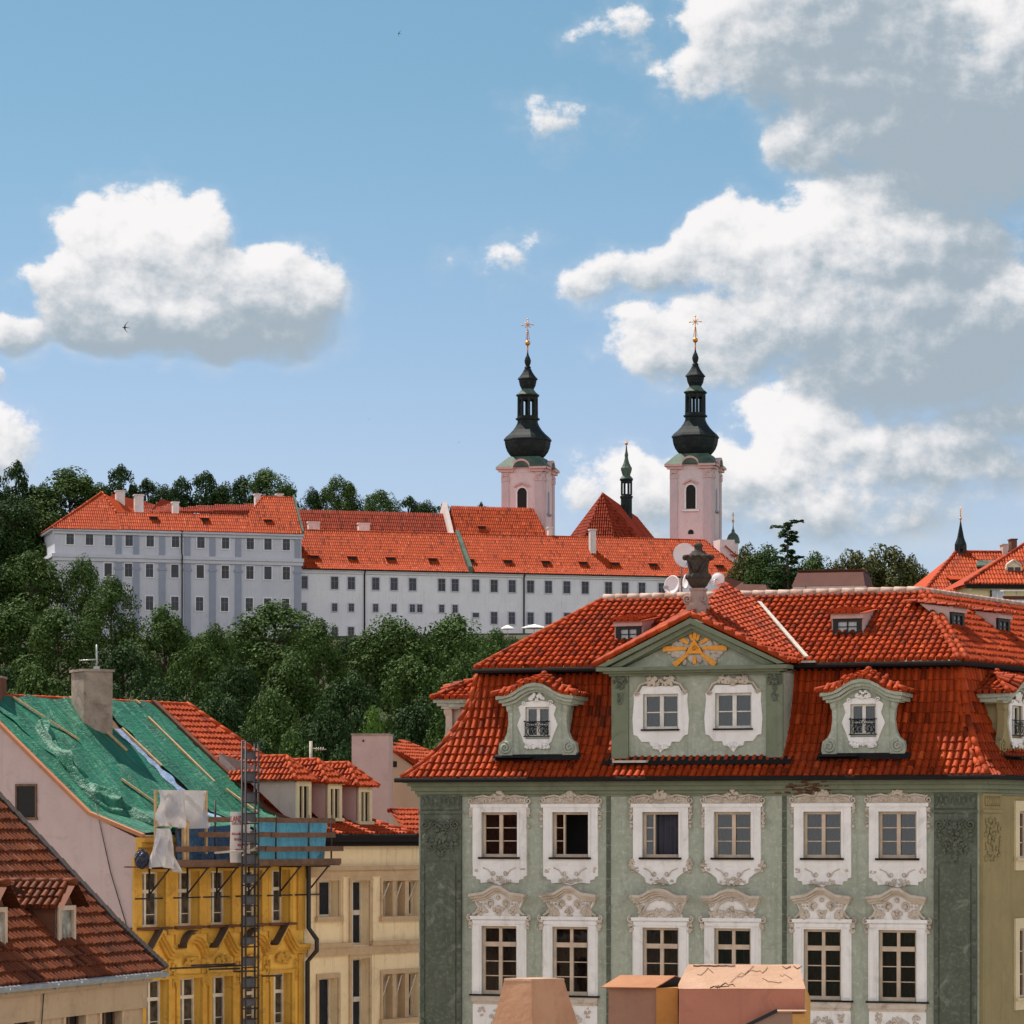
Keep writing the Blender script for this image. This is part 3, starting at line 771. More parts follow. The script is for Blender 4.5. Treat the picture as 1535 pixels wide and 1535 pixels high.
def main_wing():
    fr = Frame(452, 523, 16); e = fr.empty('monastery_main_range', 'long white monastery range with two window rows under a long orange tiled roof', 'building')
    X1 = fr.fy(1118, 867)[0]; zb = 36.0
    zc = (fr.fy(460, 853)[1] + fr.fy(1100, 867)[1]) / 2
    yr = 7.2; zr = (fr.fy(460, 797, yr)[1] + fr.fy(1050, 808, yr)[1]) / 2; xr = fr.fy(1056, 808, yr)[0]
    MB().box(0, X1, 0, 14, zb, zc).build('wall', M['wall_white'], e)
    c = MB(); c.box(0, X1 + .5, -.55, 0, zc - .3, zc); c.box(0, X1 + .3, -.28, 0, zc - .6, zc - .3); c.build('cornice', M['wall_white'], e)
    MB().box(0, X1 + .6, -.85, -.7, zc - .12, zc + .06).build('gutter', M['gutter'], e)
    ov = .8
    E0, E1 = Vector((0, -ov, zc)), Vector((X1 + ov, -ov, zc)); R0, R1 = Vector((0, yr, zr)), Vector((xr, yr, zr))
    yk = .9; zk = zc + (yk + ov) * .62                                   # the bell-cast foot of the slope
    K0 = Vector((0, yk, zk)); f = (yk + ov) / (yr + ov); K1 = E1.lerp(R1, f); K1.z = zk; K1.y = yk
    t = MB(); plane_tiles(t, [E0, E1, K1, K0], **FAR); plane_tiles(t, [K0, K1, R1, R0], **FAR)
    B1 = Vector((X1 + ov, 14.5, zc)); plane_tiles(t, [E1, B1, R1], **FAR)
    t.add([R0, R1, B1, Vector((0, 14.5, zc))], [(0, 1, 2, 3)]); t.build('roof', M['tile_far'], e)
    rd = MB(); ridgeline(rd, [R0, R1], r=.2, step=.7, n=6); ridgeline(rd, [E1, K1, R1], r=.2, step=.7, n=6); rd.build('ridge_tiles', M['tile_far'], e)
    S = (R0 - K0).normalized()
    for px in (473, 529, 587, 650, 706, 763, 820, 876, 924, 981, 1081):
        x = fr.fy(px, 842 + (px - 530) * .02, 1.0)[0]; eye_dormer(e, (x, 1.55, zk + (1.55 - yk) * S.z / S.y), S, M['tile_far'], 1.35)
    P = MB(); x = fr.fy(696, 830, 3)[0]
    P.hexa([(x - .3, -ov - .1, zc - .1), (x + .3, -ov - .1, zc - .1), (x + .3, yr + .2, zr - .2), (x - .3, yr + .2, zr - .2),
            (x - .3, -ov - .1, zc + .9), (x + .3, -ov - .1, zc + .9), (x + .3, yr + .2, zr + .7), (x - .3, yr + .2, zr + .7)])
    P.build('fire_wall', M['verdigris'], e)
    upp = [455.5, 501.5, 526.5, 563, 590.5, 618.5, 662, 682, 713, 740.5, 767.5, 795, 822, 849.5, 877, 912, 937, 962, 992]
    low = [(455.5, 1), (501.5, 1), (526.5, 1), (563, 1), (590.5, 1), (618, 1), (629, 1), (662, 1), (682, 1), (713, 3), (740.5, 2), (767, 2), (795, 2), (822, 2), (850, 2), (878, 2), (912, 2), (937, 2), (962, 2)]
    rnd = random.Random(9)
    for px in upp:
        x, z = fr.fy(px, 873 + (px - 455) * .019); win_far(e, 'window', x, z, 1.15, 1.95, 0, M['wall_grey'], rnd.choice([M['pane_blue'], M['pane_blue'], M['pane_dark']]))
    for px, k in low:
        x, z = fr.fy(px, {1: 910, 2: 923, 3: 919}[k] + (px - 455) * .012); win_far(e, 'window', x, z, [0, .85, 1.05, 1.05][k], [0, 1.25, 1.9, .7][k], 0, M['wall_grey'], M['pane_blue'], k < 3)
    for px in (501.5, 526):
        x, z = fr.fy(px, 948); win_far(e, 'window', x, z, .95, 1.7, 0, M['wall_grey'], M['pane_dark'])
    for px in (546, 785):
        x = fr.fy(px, 900)[0]; MB().tube([(x, -.2, zb), (x, -.2, zc - .7), (x, -.75, zc - .05)], .12).build('downpipe', M['gutter'], e)
    def stack(px, py, w, h, y, m=M['chimney_white'], roof=False):
        c = fr.p3(px, py, y); s = w * .107; b = MB(); b.box(c.x - s / 2, c.x + s / 2, y - .5, y + .5, c.z - 1.6, c.z + h * .107); b.box(c.x - s / 2 - .1, c.x + s / 2 + .1, y - .6, y + .6, c.z + h * .107, c.z + h * .107 + .22)
        b.build('chimney', m, e)
    stack(888, 824, 9, 29, 4.4); stack(824, 806, 6, 14, 8.2)
    # the higher range behind
    y2 = 15.0; t = MB()
    a = fr.p3(440, 800, y2); b = fr.p3(672, 806, y2); c = fr.p3(672, 768, 20.0); d = fr.p3(440, 767, 20.0); d.z = c.z = (c.z + d.z) / 2; a.z = b.z = zr - 1.2
    plane_tiles(t, [a, b, c, d], **FAR); t.add([d, c, Vector((c.x, 27, a.z)), Vector((d.x, 27, a.z))], [(0, 1, 2, 3)]); t.build('back_roof', M['tile_deep'], e)
    w = MB(); w.box(a.x, b.x, y2 + .6, 26, zb, a.z + .2); w.build('back_wall', M['wall_white'], e)
    t = MB(); a = fr.p3(680, 806, y2); b = fr.p3(830, 808, y2); a.z = b.z = zr - 1.0; c = fr.p3(752, 761, 20.5); d = fr.p3(676, 759, 20.5); d.z = c.z = (c.z + d.z) / 2
    c.x = fr.fy(800, 760, 20.5)[0]
    plane_tiles(t, [a, b, c, d], **FAR); t.add([d, c, Vector((c.x, 28, a.z)), Vector((d.x, 28, a.z))], [(0, 1, 2, 3)]); t.build('back_roof', M['tile_far'], e)
    P = MB(); x = fr.fy(674, 790, 17)[0]; P.prismx([(14.6, zr - 1), (14.6, zr - .2), (20.2, c.z + .7), (27, zr - .2), (27, zr - 1)], x - .35, x + .35); P.build('fire_wall', M['chimney_white'], e)
    S2 = Vector((0, 5.5, c.z - a.z)).normalized(); x = fr.fy(723, 791, 17)[0]; eye_dormer(e, (x, 17.2, a.z + 2.2 * S2.z / S2.y), S2, M['tile_far'], 1.3)
    stack(470, 797, 17, 13, 13.0); stack(545, 797, 17, 11, 13.0)
    # low tiled annexe behind the right-hand hip
    t = MB(); a = fr.p3(1086, 812, 9); b = fr.p3(1102, 832, 9)
    t.box(a.x - 1, a.x + 1.6, 8.4, 12, zc, a.z + .3); t.build('stair_turret', M['pink'], e)
    for (q0, q1, q2, q3) in (((1087, 819), (1104, 832), (1098, 822), (1088, 811)), ((1096, 832), (1122, 846), (1112, 836), (1100, 830))):
        t = MB(); plane_tiles(t, [fr.p3(*q0, 8.0), fr.p3(*q1, 8.0), fr.p3(*q2, 11.0), fr.p3(*q3, 11.0)], **FAR); t.build('annexe_roof', M['tile_far'], e)
main_wing()

def church_tower(px, py0, which):
    """Twin church tower; py0 shifts the whole elevation. Sizes read in the photograph's pixels at its distance."""
    Y = 560.0; u = Y / F
    fr = Frame(px - 32, Y, -15); e = fr.empty('church_tower', which, 'church tower', 'twin church towers')
    Z = lambda py: CZ + (HY - py - py0) * u
    hw = 7.25; zb = Z(830)
    zt = Z(706)
    def face_holes():
        return None
    w = MB()
    cx = hw / 2
    # front wall with an arched opening, the sides plain boxes with niches
    def arch(x, wd, z0, z1, n=8):
        r = wd / 2
        return [(x + r, z0), (x + r, z1 - r)] + [(x + r * math.cos(math.pi * k / n), z1 - r + r * math.sin(math.pi * k / n)) for k in range(1, n)] + [(x - r, z1 - r), (x - r, z0)]
    w.box(0, hw, 0, hw, zb - 12, zt); w.build('shaft', M['pink'], e)
    p = MB()
    for a, b in ((.15, 1.35), (hw - 1.35, hw - .15)):
        p.box(a, b, -.22, 0, zb, zt - .2); p.box(hw, hw + .22, a, b, zb, zt - .2); p.box(a - .1, b + .1, -.34, 0, Z(722), Z(716)); p.box(hw, hw + .34, a - .1, b + .1, Z(722), Z(716))
    p.build('pilaster', M['pink_grey'], e)
    cpt = MB(); rnd = random.Random(4)
    for a in (.75, hw - .75):
        for k in range(10):
            cpt.sph((a + rnd.uniform(-.5, .5), -.3, Z(rnd.uniform(712, 721))), .2, .12, .18, 6, 4); cpt.sph((hw + .3, a + rnd.uniform(-.5, .5), Z(rnd.uniform(712, 721))), .12, .2, .18, 6, 4)
    cpt.build('capital', M['pink_trim'], e)
    # belfry opening
    o = MB(); o.prism(arch(cx, 1.65, Z(768), Z(732)), -.05, .02); ob = o.build('belfry_window', M['dark'], e)
    s = MB()
    for k, wd in ((.0, 2.15),):
        A = arch(cx, wd, Z(768), Z(730)); I = arch(cx, 1.65, Z(768), Z(732))
        for i in range(len(A) - 1):
            s.add([(A[i][0], -.16, A[i][1]), (A[i + 1][0], -.16, A[i + 1][1]), (I[i + 1][0], -.16, I[i + 1][1]), (I[i][0], -.16, I[i][1])], [(0, 1, 2, 3)])
            s.add([(A[i][0], -.16, A[i][1]), (A[i + 1][0], -.16, A[i + 1][1]), (A[i + 1][0], 0, A[i + 1][1]), (A[i][0], 0, A[i][1])], [(0, 1, 2, 3)])
            s.add([(I[i][0], -.16, I[i][1]), (I[i + 1][0], -.16, I[i + 1][1]), (I[i + 1][0], 0, I[i + 1][1]), (I[i][0], 0, I[i][1])], [(0, 1, 2, 3)])
    s.box(cx - 1.4, cx + 1.4, -.4, 0, Z(772), Z(769)); s.build('surround', M['trim'], ob)
    h = MB(); h.band([(cx - 1.25, Z(729)), (cx - .8, Z(726)), (cx, Z(723)), (cx + .8, Z(726)), (cx + 1.25, Z(729))], .3, -.4, 0); h.build('hood', M['pink_trim'], ob)
    o = MB()
    A = arch(cx, 1.3, Z(768), Z(735)); o.add([(hw + .03, x, z) for x, z in A], [tuple(range(len(A)))]); o.box(hw, hw + .35, cx - 1.1, cx + 1.1, Z(772), Z(769)); o.build('side_window', M['wall_blue'], e)
    o = MB(); o.prism(arch(cx, .95, Z(806), Z(799)), -.04, 0); o.build('vent', M['dark'], e)
    # cornice swept up over the middle of each side
    c = MB(); n = 8; r = 1.45
    line = [(-.75, zt)] + [(cx - r, zt)] + [(cx - r * math.cos(math.pi * k / n), zt + 1.35 * math.sin(math.pi * k / n)) for k in range(1, n)] + [(cx + r, zt)] + [(hw + .75, zt)]
    c.band([(x, z + .55) for x, z in line], .35, -.85, 0); c.band([(max(-.4, min(hw + .4, x)), z + .2) for x, z in line], .45, -.5, 0)
    fill = [(cx - r, zt - .3)] + [(cx - r * math.cos(math.pi * k / n), zt + .12 + 1.35 * math.sin(math.pi * k / n)) for k in range(0, n + 1)] + [(cx + r, zt - .3)]
    tw = MB(); tw.prism(fill, -.06, 1.0); tw.prismx(fill, hw - 1.0, hw + .06); tw.build('gable_field', M['pink'], e)
    m = len(line)
    for off, top, hh in ((.85, .55, .35), (.5, .2, .45)):
        vs = [(hw + off, y, z + top) for y, z in line] + [(hw + off, y, z + top - hh) for y, z in line] + [(hw, y, z + top) for y, z in line] + [(hw, y, z + top - hh) for y, z in line]
        fs = []
        for i in range(m - 1):
            fs += [(i, i + 1, m + i + 1, m + i), (i, i + 1, 2 * m + i + 1, 2 * m + i), (m + i, m + i + 1, 3 * m + i + 1, 3 * m + i)]
        c.add(vs, fs)
    c.box(-.85, 0, -.4, hw + .8, zt + .2, zt + .55); c.box(-.4, hw, hw, hw + .4, zt - .2, zt + .55)
    c.build('cornice', M['pink_trim'], e)
    # copper helmet
    C = (cx, cx, 0); P8 = math.pi / 8
    a = MB(); a.hexa([(-.8, -.8, zt + .57), (hw + .8, -.8, zt + .57), (hw + .8, hw + .8, zt + .57), (-.8, hw + .8, zt + .57)] + [(cx + sx * 2.6, cx + sy * 2.6, Z(684)) for sx, sy in ((-1, -1), (1, -1), (1, 1), (-1, 1))])
    for dx, dy in ((0, -1), (1, 0)):
        for k in range(1):
            pts = [(cx - r * 0.98 * math.cos(math.pi * k2 / n), zt + .56 + 1.25 * math.sin(math.pi * k2 / n)) for k2 in range(n + 1)]
            if dx == 0: a.prism(pts, -.7, cx - 2)
            else:
                a.prismx([(x, z) for x, z in pts], cx + 2, hw + .7)
    roof = a.build('skirt_roof', M['verdigris'], e)
    L = lambda q: [(rr * u, Z(py)) for rr, py in q]
    b = MB(); b.lathe(L([(23, 688), (23, 684.5), (27, 680.5), (31, 675), (33.6, 668.5), (34.8, 662), (35, 659.5), (36.5, 658.3), (36.3, 656.5), (33, 652.5), (27, 647.5), (21.8, 642), (17.8, 636), (15.6, 631), (15.4, 626)]), 8, C, ph=P8)
    b.build('onion_dome', M['copper_dark'], e)
    b = MB(); b.lathe(L([(18, 627), (18.5, 624.5), (16, 624), (16, 621)]), 8, C, ph=P8)
    for k in range(8):
        t = 2 * math.pi * k / 8 + P8
        b.lathe([(.26, Z(622)), (.24, Z(593))], 6, (cx + 13.5 * u * math.cos(t), cx + 13.5 * u * math.sin(t), 0))
        t2 = t + P8
    b.lathe(L([(14.5, 596), (14.8, 593), (17.5, 591), (17.8, 589)]), 8, C, ph=P8)
    for k in range(8):                                                       # arch heads between the posts
        t0, t1 = 2 * math.pi * k / 8 + P8, 2 * math.pi * (k + 1) / 8 + P8
        p0 = Vector((cx + 13.6 * u * math.cos(t0), cx + 13.6 * u * math.sin(t0), 0)); p1 = Vector((cx + 13.6 * u * math.cos(t1), cx + 13.6 * u * math.sin(t1), 0))
        for i in range(6):
            f0, f1 = i / 6, (i + 1) / 6
            g = lambda f: Z(602) + (Z(597) - Z(602)) * math.sin(math.pi * f) ** .6
            q0, q1 = p0.lerp(p1, f0), p0.lerp(p1, f1)
            b.add([(q0.x, q0.y, g(f0)), (q1.x, q1.y, g(f1)), (q1.x, q1.y, Z(594)), (q0.x, q0.y, Z(594))], [(0, 1, 2, 3)])
    b.build('lantern', M['copper_dark'], e)
    b = MB(); b.lathe(L([(17.6, 589), (13, 585.5), (10, 582), (9, 580)]), 8, C, ph=P8); b.build('lantern_roof', M['verdigris'], e)
    b = MB(); b.lathe(L([(9, 581), (12, 575), (13.3, 569), (13.5, 567), (15.5, 566), (15, 564.5), (11, 560), (7.5, 555), (5.2, 550), (4.2, 549), (5.4, 548), (4, 546.5), (3, 545), (4.6, 541), (5, 537.5), (3.6, 533), (1.6, 529), (1.2, 526)]), 8, C, ph=P8)
    b.build('spire', M['copper_dark'], e)
    g = MB(); g.tube([(cx, cx, Z(527)), (cx, cx, Z(514))], .12); g.sph((cx, cx, Z(511)), 4 * u, seg=12, ring=8)
    g.tube([(cx, cx, Z(508)), (cx, cx, Z(474))], .075)
    for a_, q in ((1, 1), (-1, 1)):
        g.tube([(cx + a_ * .28, cx, Z(506)), (cx + a_ * .22, cx, Z(500)), (cx + a_ * .06, cx, Z(492))], .05, 5)
    for k in range(8):
        t = math.pi * k / 4; Ln = (8.5 if k % 2 == 0 else 6) * u
        g.tube([(cx, cx, Z(483.5)), (cx + Ln * math.cos(t), cx, Z(483.5) + Ln * math.sin(t))], .06, 5)
        if k % 2 == 0: g.sph((cx + Ln * math.cos(t), cx, Z(483.5) + Ln * math.sin(t)), .14, seg=6, ring=4)
    g.build('gilded_cross', M['gold'], e)
church_tower(783.5, 0, 'pink church tower with a dark onion spire standing clear of the nave on the left')
church_tower(1036, -4.5, 'pink church tower with a dark onion spire adjoining the nave end on the right')

def nave():
    Y = 590.0; u = Y / F
    A = at(903, 740, Y); o = A.copy()
    d = Vector((.17, 1.0, 0)).normalized(); s = Vector((d.y, -d.x, 0))       # along the ridge, and to its right
    e = empty('church_nave', (A.x, A.y, 0)); tag(e, 'church nave with a steep deep red tiled roof and polygonal end', 'church')
    zr = A.z; ze = CZ + (HY - 826) * u; H = zr - ze
    L = lambda a, b, z: d * a + s * b + Vector((0, 0, z))
    t = MB(); K = dict(du=.4, dv=.7, r=.17, seg=3, lift=.07, jit=.01)
    hw = 8.2
    p0, p1, p2, p3 = L(-5.5, -3.2, ze), L(-5.5, 3.4, ze), L(2.5, hw, ze), L(2.5, -hw, ze)
    top = L(0, 0, zr); end = L(48, 0, zr)
    plane_tiles(t, [p0, p1, top], **K); plane_tiles(t, [p1, p2, top], **K); plane_tiles(t, [p3, p0, top], **K)
    plane_tiles(t, [p2, L(48, hw, ze), end, top], **K); t.add([p3, top, end, L(48, -hw, ze)], [(0, 1, 2, 3)])
    t.build('roof', M['tile_deep'], e)
    r = MB(); ridge(r, top, end, r=.22, step=.8, n=6)
    for p in (p0, p1): ridge(r, p, top, r=.2, step=.8, n=6)
    r.build('ridge_tiles', M['tile_deep'], e)
    w = MB(); q = [p0 * .96, p1 * .96, p2 * .96, L(48, hw - .3, ze), L(48, -hw + .3, ze), p3 * .96]
    w.add([Vector((v.x, v.y, 30)) for v in q] + [Vector((v.x, v.y, ze)) for v in q], [(i, (i + 1) % 6, 6 + (i + 1) % 6, 6 + i) for i in range(6)]); w.build('wall', M['pink'], e)
    # low dormer slits on the hip
    b = MB(); b.hexa([L(-3.6, -2.4, ze + 2.2), L(-3.6, -.9, ze + 2.2), L(-1.9, -.9, ze + 3.3), L(-1.9, -2.4, ze + 3.3), L(-4.4, -2.4, ze + 2.9), L(-4.4, -.9, ze + 2.9), L(-1.9, -.9, ze + 3.6), L(-1.9, -2.4, ze + 3.6)]); b.build('dormer', M['tile_deep'], e)
    # choir turret on the ridge
    T = at(939, 750, Y + 22); c = (T.x - A.x, T.y - A.y, 0); k = (Y + 22) / F; Z = lambda py: CZ + (HY - py) * k
    q = empty('choir_turret', (A.x, A.y, 0)); tag(q, 'small green copper turret riding the red nave ridge', 'turret')
    S = lambda l: [(r_ * k, Z(py)) for r_, py in l]
    b = MB(); b.lathe(S([(9, 780), (9, 748), (10.2, 746), (10.2, 744), (8, 743), (8, 741)]), 8, c, ph=.39)
    for i in range(8):
        a = 2 * math.pi * i / 8 + .39; b.lathe([(.2, Z(742)), (.2, Z(721))], 5, (c[0] + 7.6 * k * math.cos(a), c[1] + 7.6 * k * math.sin(a), 0))
    b.lathe(S([(8.4, 724), (8.6, 721), (10.6, 720), (10.6, 718)]), 8, c, ph=.39)
    b.build('lantern', M['copper_dark'], q)
    b = MB(); b.lathe(S([(10.6, 718), (8, 715), (6, 713), (7, 710), (8.6, 705), (9, 702), (7, 699), (4.6, 694), (3, 688), (2.6, 685), (3, 682), (1.6, 676), (.8, 668)]), 8, c, ph=.39); b.build('spire', M['verdigris'], q)
    b = MB(); b.sph((c[0], c[1], Z(665)), 2.4 * k, seg=10, ring=6); b.tube([(c[0], c[1], Z(668)), (c[0], c[1], Z(659))], .06); b.build('gilded_ball', M['gold'], q)
    # the little domed turret right of the church
    Y2 = 560; T = at(1099, 814, Y2); k2 = Y2 / F; Z2 = lambda py: CZ + (HY - py) * k2
    q = empty('dome_turret', (T.x, T.y, 0)); tag(q, 'small round turret with a bright green copper dome and gilded finial', 'turret')
    b = MB(); b.lathe([(7.5 * k2, Z2(870)), (7.5 * k2, Z2(816)), (8.8 * k2, Z2(815)), (8.8 * k2, Z2(813))], 12); b.build('drum', M['chimney_white'], q)
    b = MB(); b.lathe([(10 * k2, Z2(814)), (10 * k2, Z2(812)), (9.2 * k2, Z2(807)), (7 * k2, Z2(802)), (3.6 * k2, Z2(799)), (2.4 * k2, Z2(798)), (2.4 * k2, Z2(795)), (1.2 * k2, Z2(793)), (.6 * k2, Z2(788))], 12, smooth=True); b.build('dome', M['verdigris'], q)
    b = MB(); b.tube([(0, 0, Z2(789)), (0, 0, Z2(768))], .07); b.sph((0, 0, Z2(781)), 1.7 * k2, rz=2.6 * k2); b.tube([(-.22, 0, Z2(772)), (.22, 0, Z2(772))], .05); b.build('gilded_finial', M['gold'], q)
nave()

def parasol(px, py, w, Y, label):
    p = at(px, py, Y); k = Y / F
    e = empty('parasol', (p.x, p.y, p.z - 2.6)); tag(e, label, 'parasol', 'white parasols on the monastery terrace')
    M.setdefault('canvas', flat('white_canvas', (.78, .74, .68), .8))
    b = MB(); b.lathe([(w / 2 * k, 2.0), (w / 2 * k * 1.0, 2.12), (w / 4 * k, 2.4), (.05, 2.62)], 8, ph=.2); b.build('canopy', M['canvas'], e)
    b = MB(); b.tube([(0, 0, -3), (0, 0, 2.5)], .05); b.build('pole', M['wood'], e)
parasol(761, 937, 21, 486, 'white parasol partly behind the tree tops, furthest from the red roof')
parasol(801, 936, 40, 482, 'widest white parasol on the terrace under the monastery windows')
parasol(828, 938, 24, 488, 'white parasol half hidden behind the red tiled hip')
# ------------------------------------------------------------------ the sage green palace
GF = Frame(628, 100.9, -20)
GE = GF.empty('green_palace', 'sage green baroque palace with white stucco window frames and a red tiled mansard roof', 'building')
GW = GF.fy(1468, 1300)[0]                                   # width of the front
gz = lambda py, px=1040, c=0.0: GF.fy(px, py, c)[1]
gx = lambda px, py=1300, c=0.0: GF.fy(px, py, c)[0]
SD = Vector((math.sin(R(12)), math.cos(R(12)), 0))          # the side front runs back along this line
SN = Vector((SD.y, -SD.x, 0))                               # its outward normal
Z_EAVE = gz(1166)

# windows of the front: centre and half width in the photograph, then metres
UP = [(749.8, 27), (856, 27.3), (991.2, 27.5), (1099, 28), (1233.5, 28.5), (1346.3, 28.7)]
LOW = [(749, 26.5), (855.5, 26.8), (991, 27.2), (1098.7, 27.6), (1233.5, 28.2), (1346, 28.5)]
zu0, zu1 = gz(1285.5, 1040), gz(1217, 1040)
zl0, zl1 = gz(1494.5, 1040), gz(1391, 1040)
GH = []
for px, h in UP: GH.append((gx(px - h), gx(px + h), zu0, zu1))
for px, h in LOW: GH.append((gx(px - h), gx(px + h), zl0, zl1))

def green_wall():
    w = MB(); w.holes(0, GW, 0, Z_EAVE + .1, 0, GH, .24)
    w.build('wall', M['green'], GE)
    s = MB(); s.add([(0, 0, 0), (0, 13, 0), (0, 13, Z_EAVE), (0, 0, Z_EAVE)], [(0, 1, 2, 3)]); s.build('bounce_side_wall', plaster('pale_bounce_render', (.76, .66, .50), (.68, .58, .43)), GE)  # unseen left wall, coloured pale to bounce sun onto the cream house
    # side front
    s = MB(); o = Vector((GW, 0, 0)); L = 22
    hs = []
    for k in range(3):
        a = 2.75 + k * 3.3; hs += [(a, a + 1.15, zu0 - .02, zu1 + .02), (a, a + 1.15, zl0, zl1)]
    xs = sorted({0, L} | {h[0] for h in hs} | {h[1] for h in hs}); zs = sorted({0, Z_EAVE} | {h[2] for h in hs} | {h[3] for h in hs})
    P = lambda u, z, d=0.0: o + SD * u - SN * d + Vector((0, 0, z))
    for i in range(len(xs) - 1):
        for j in range(len(zs) - 1):
            mx, mz = (xs[i] + xs[i + 1]) / 2, (zs[j] + zs[j + 1]) / 2
            if any(h[0] < mx < h[1] and h[2] < mz < h[3] for h in hs): continue
            s.add([P(xs[i], zs[j]), P(xs[i + 1], zs[j]), P(xs[i + 1], zs[j + 1]), P(xs[i], zs[j + 1])], [(0, 1, 2, 3)])
    for a, b, c, d in hs:
        q = [P(a, c), P(b, c), P(b, d), P(a, d), P(a, c, .24), P(b, c, .24), P(b, d, .24), P(a, d, .24)]
        s.add(q, [(0, 4, 5, 1), (1, 5, 6, 2), (2, 6, 7, 3), (3, 7, 4, 0)])
    s.build('side_wall', M['olive'], GE)
    rz = math.atan2(SD.y, SD.x)
    for a, b, c, d in hs:
        p = P(a, c, .10); W_, H_ = b - a, d - c
        f = MB(); f.box(-.02, .07, -.03, .05, 0, H_); f.box(W_ - .07, W_ + .02, -.03, .05, 0, H_); f.box(.07, W_ - .07, -.03, .05, H_ - .07, H_); f.box(.07, W_ - .07, -.03, .05, 0, .07); f.box(W_ / 2 - .04, W_ / 2 + .04, -.04, .05, .07, H_ - .07)
        for k in (1, 2): f.box(.07, W_ / 2 - .04, -.01, .03, H_ * k / 3 - .015, H_ * k / 3 + .015); f.box(W_ / 2 + .04, W_ - .07, -.01, .03, H_ * k / 3 - .015, H_ * k / 3 + .015)
        o_ = f.build('window', M['wood'], GE, p, rz)
        MB().box(0.03, W_ - .03, .02, .03, 0.03, H_ - .03).build('pane', M['pane_dark'], o_)
        t = MB(); e = .30
        t.box(-e, 0, -.16, -.10, -.35, H_ + e); t.box(W_, W_ + e, -.16, -.10, -.35, H_ + e); t.box(0, W_, -.16, -.10, H_, H_ + e); t.box(0, W_, -.16, -.10, -.35, -.05); t.box(-e - .05, W_ + e + .05, -.24, -.16, -.06, 0.0)
        t.build('surround', M['trim_warm'], o_)
        # shadow line under the sill
green_wall()

def sash(cx, hw, z0, z1, rows, curtain, transom=None, opened=False, group=None):
    """A two-leaf casement in its reveal: frame, bars, panes, curtain and dark room."""
    y = .13; x0, x1 = cx - hw, cx + hw; H_ = z1 - z0
    f = MB(); t = .075
    f.box(x0, x0 + t, y - .03, y + .06, z0, z1); f.box(x1 - t, x1, y - .03, y + .06, z0, z1); f.box(x0 + t, x1 - t, y - .03, y + .06, z1 - t, z1); f.box(x0 + t, x1 - t, y - .05, y + .06, z0, z0 + .09)
    ztop = z1 - t
    if transom:
        f.box(x0 + t, x1 - t, y - .06, y + .06, transom - .07, transom + .07); f.box(cx - .045, cx + .045, y - .05, y + .05, transom + .07, z1 - t)
        ztop = transom - .07
    zb_ = z0 + .09
    if not opened:
        f.box(cx - .055, cx + .055, y - .05, y + .05, zb_, ztop)
        for k in range(1, rows):
            z = zb_ + (ztop - zb_) * k / rows
            f.box(x0 + t, cx - .055, y - .01, y + .03, z - .014, z + .014); f.box(cx + .055, x1 - t, y - .01, y + .03, z - .014, z + .014)
    else:
        xm = x0 + t + (hw - t) * .52
        f.box(xm - .025, xm + .025, y - .05, y + .05, zb_, ztop)
        for k in range(1, rows):
            z = zb_ + (ztop - zb_) * k / rows; f.box(x0 + t, xm - .025, y - .01, y + .03, z - .014, z + .014)
    o = f.build('window', M['wood'], GE)
    g = MB()
    if opened: g.box(x0 + t, x0 + t + (hw - t) * .52, y + .008, y + .014, zb_, ztop)
    else: g.box(x0 + t, x1 - t, y + .008, y + .014, zb_, ztop)
    if transom: g.box(x0 + t, x1 - t, y + .008, y + .014, transom + .07, z1 - t)
    g.build('pane', M['glass'], o)
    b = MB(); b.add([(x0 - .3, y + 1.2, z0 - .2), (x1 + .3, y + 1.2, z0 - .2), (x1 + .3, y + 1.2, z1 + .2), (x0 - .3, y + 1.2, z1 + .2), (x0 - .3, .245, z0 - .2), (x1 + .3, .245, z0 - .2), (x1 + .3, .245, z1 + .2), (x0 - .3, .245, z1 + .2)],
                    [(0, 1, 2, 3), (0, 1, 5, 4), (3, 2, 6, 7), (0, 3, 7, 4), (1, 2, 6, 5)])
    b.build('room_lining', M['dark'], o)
    if curtain:
        rnd = random.Random(int(cx * 10)); c = MB(); ph = rnd.uniform(0, 6)
        def drape(a, b_):
            n = 26
            vs, fs = grid(lambda u, v: (a + (b_ - a) * u, .42 + .05 * math.sin(u * (b_ - a) * 38 + ph) + .02 * math.sin(v * 5 + u * 9), z0 - .05 + (z1 - z0 + .1) * v), n, 4)
            c.add(vs, fs, True)
        if curtain == 2: drape(x0, cx - hw * .25); drape(cx + hw * .3, x1)
        else: drape(x0, x1)
        c.build('curtain', M['curtain_red'] if rnd.random() < .4 and curtain != 3 else M['curtain'], o)
    return o

def leafy(mb, cx, cz, y, w, h, n, seed, s=.055):
    """A cluster of carved leaf and shell work in low relief."""
    rnd = random.Random(seed)
    for _ in range(n):
        a, b = rnd.uniform(-1, 1), rnd.uniform(-1, 1)
        if abs(a) + abs(b) > 1.35: continue
        r = s * rnd.uniform(.55, 1.25)
        mb.sph((cx + a * w, y, cz + b * h), r * rnd.uniform(.7, 1.5), r * .8, r * rnd.uniform(.6, 1.3), 6, 4)
        if rnd.random() < .5: mb.sph((cx - a * w, y, cz + b * h), r, r * .8, r, 6, 4)

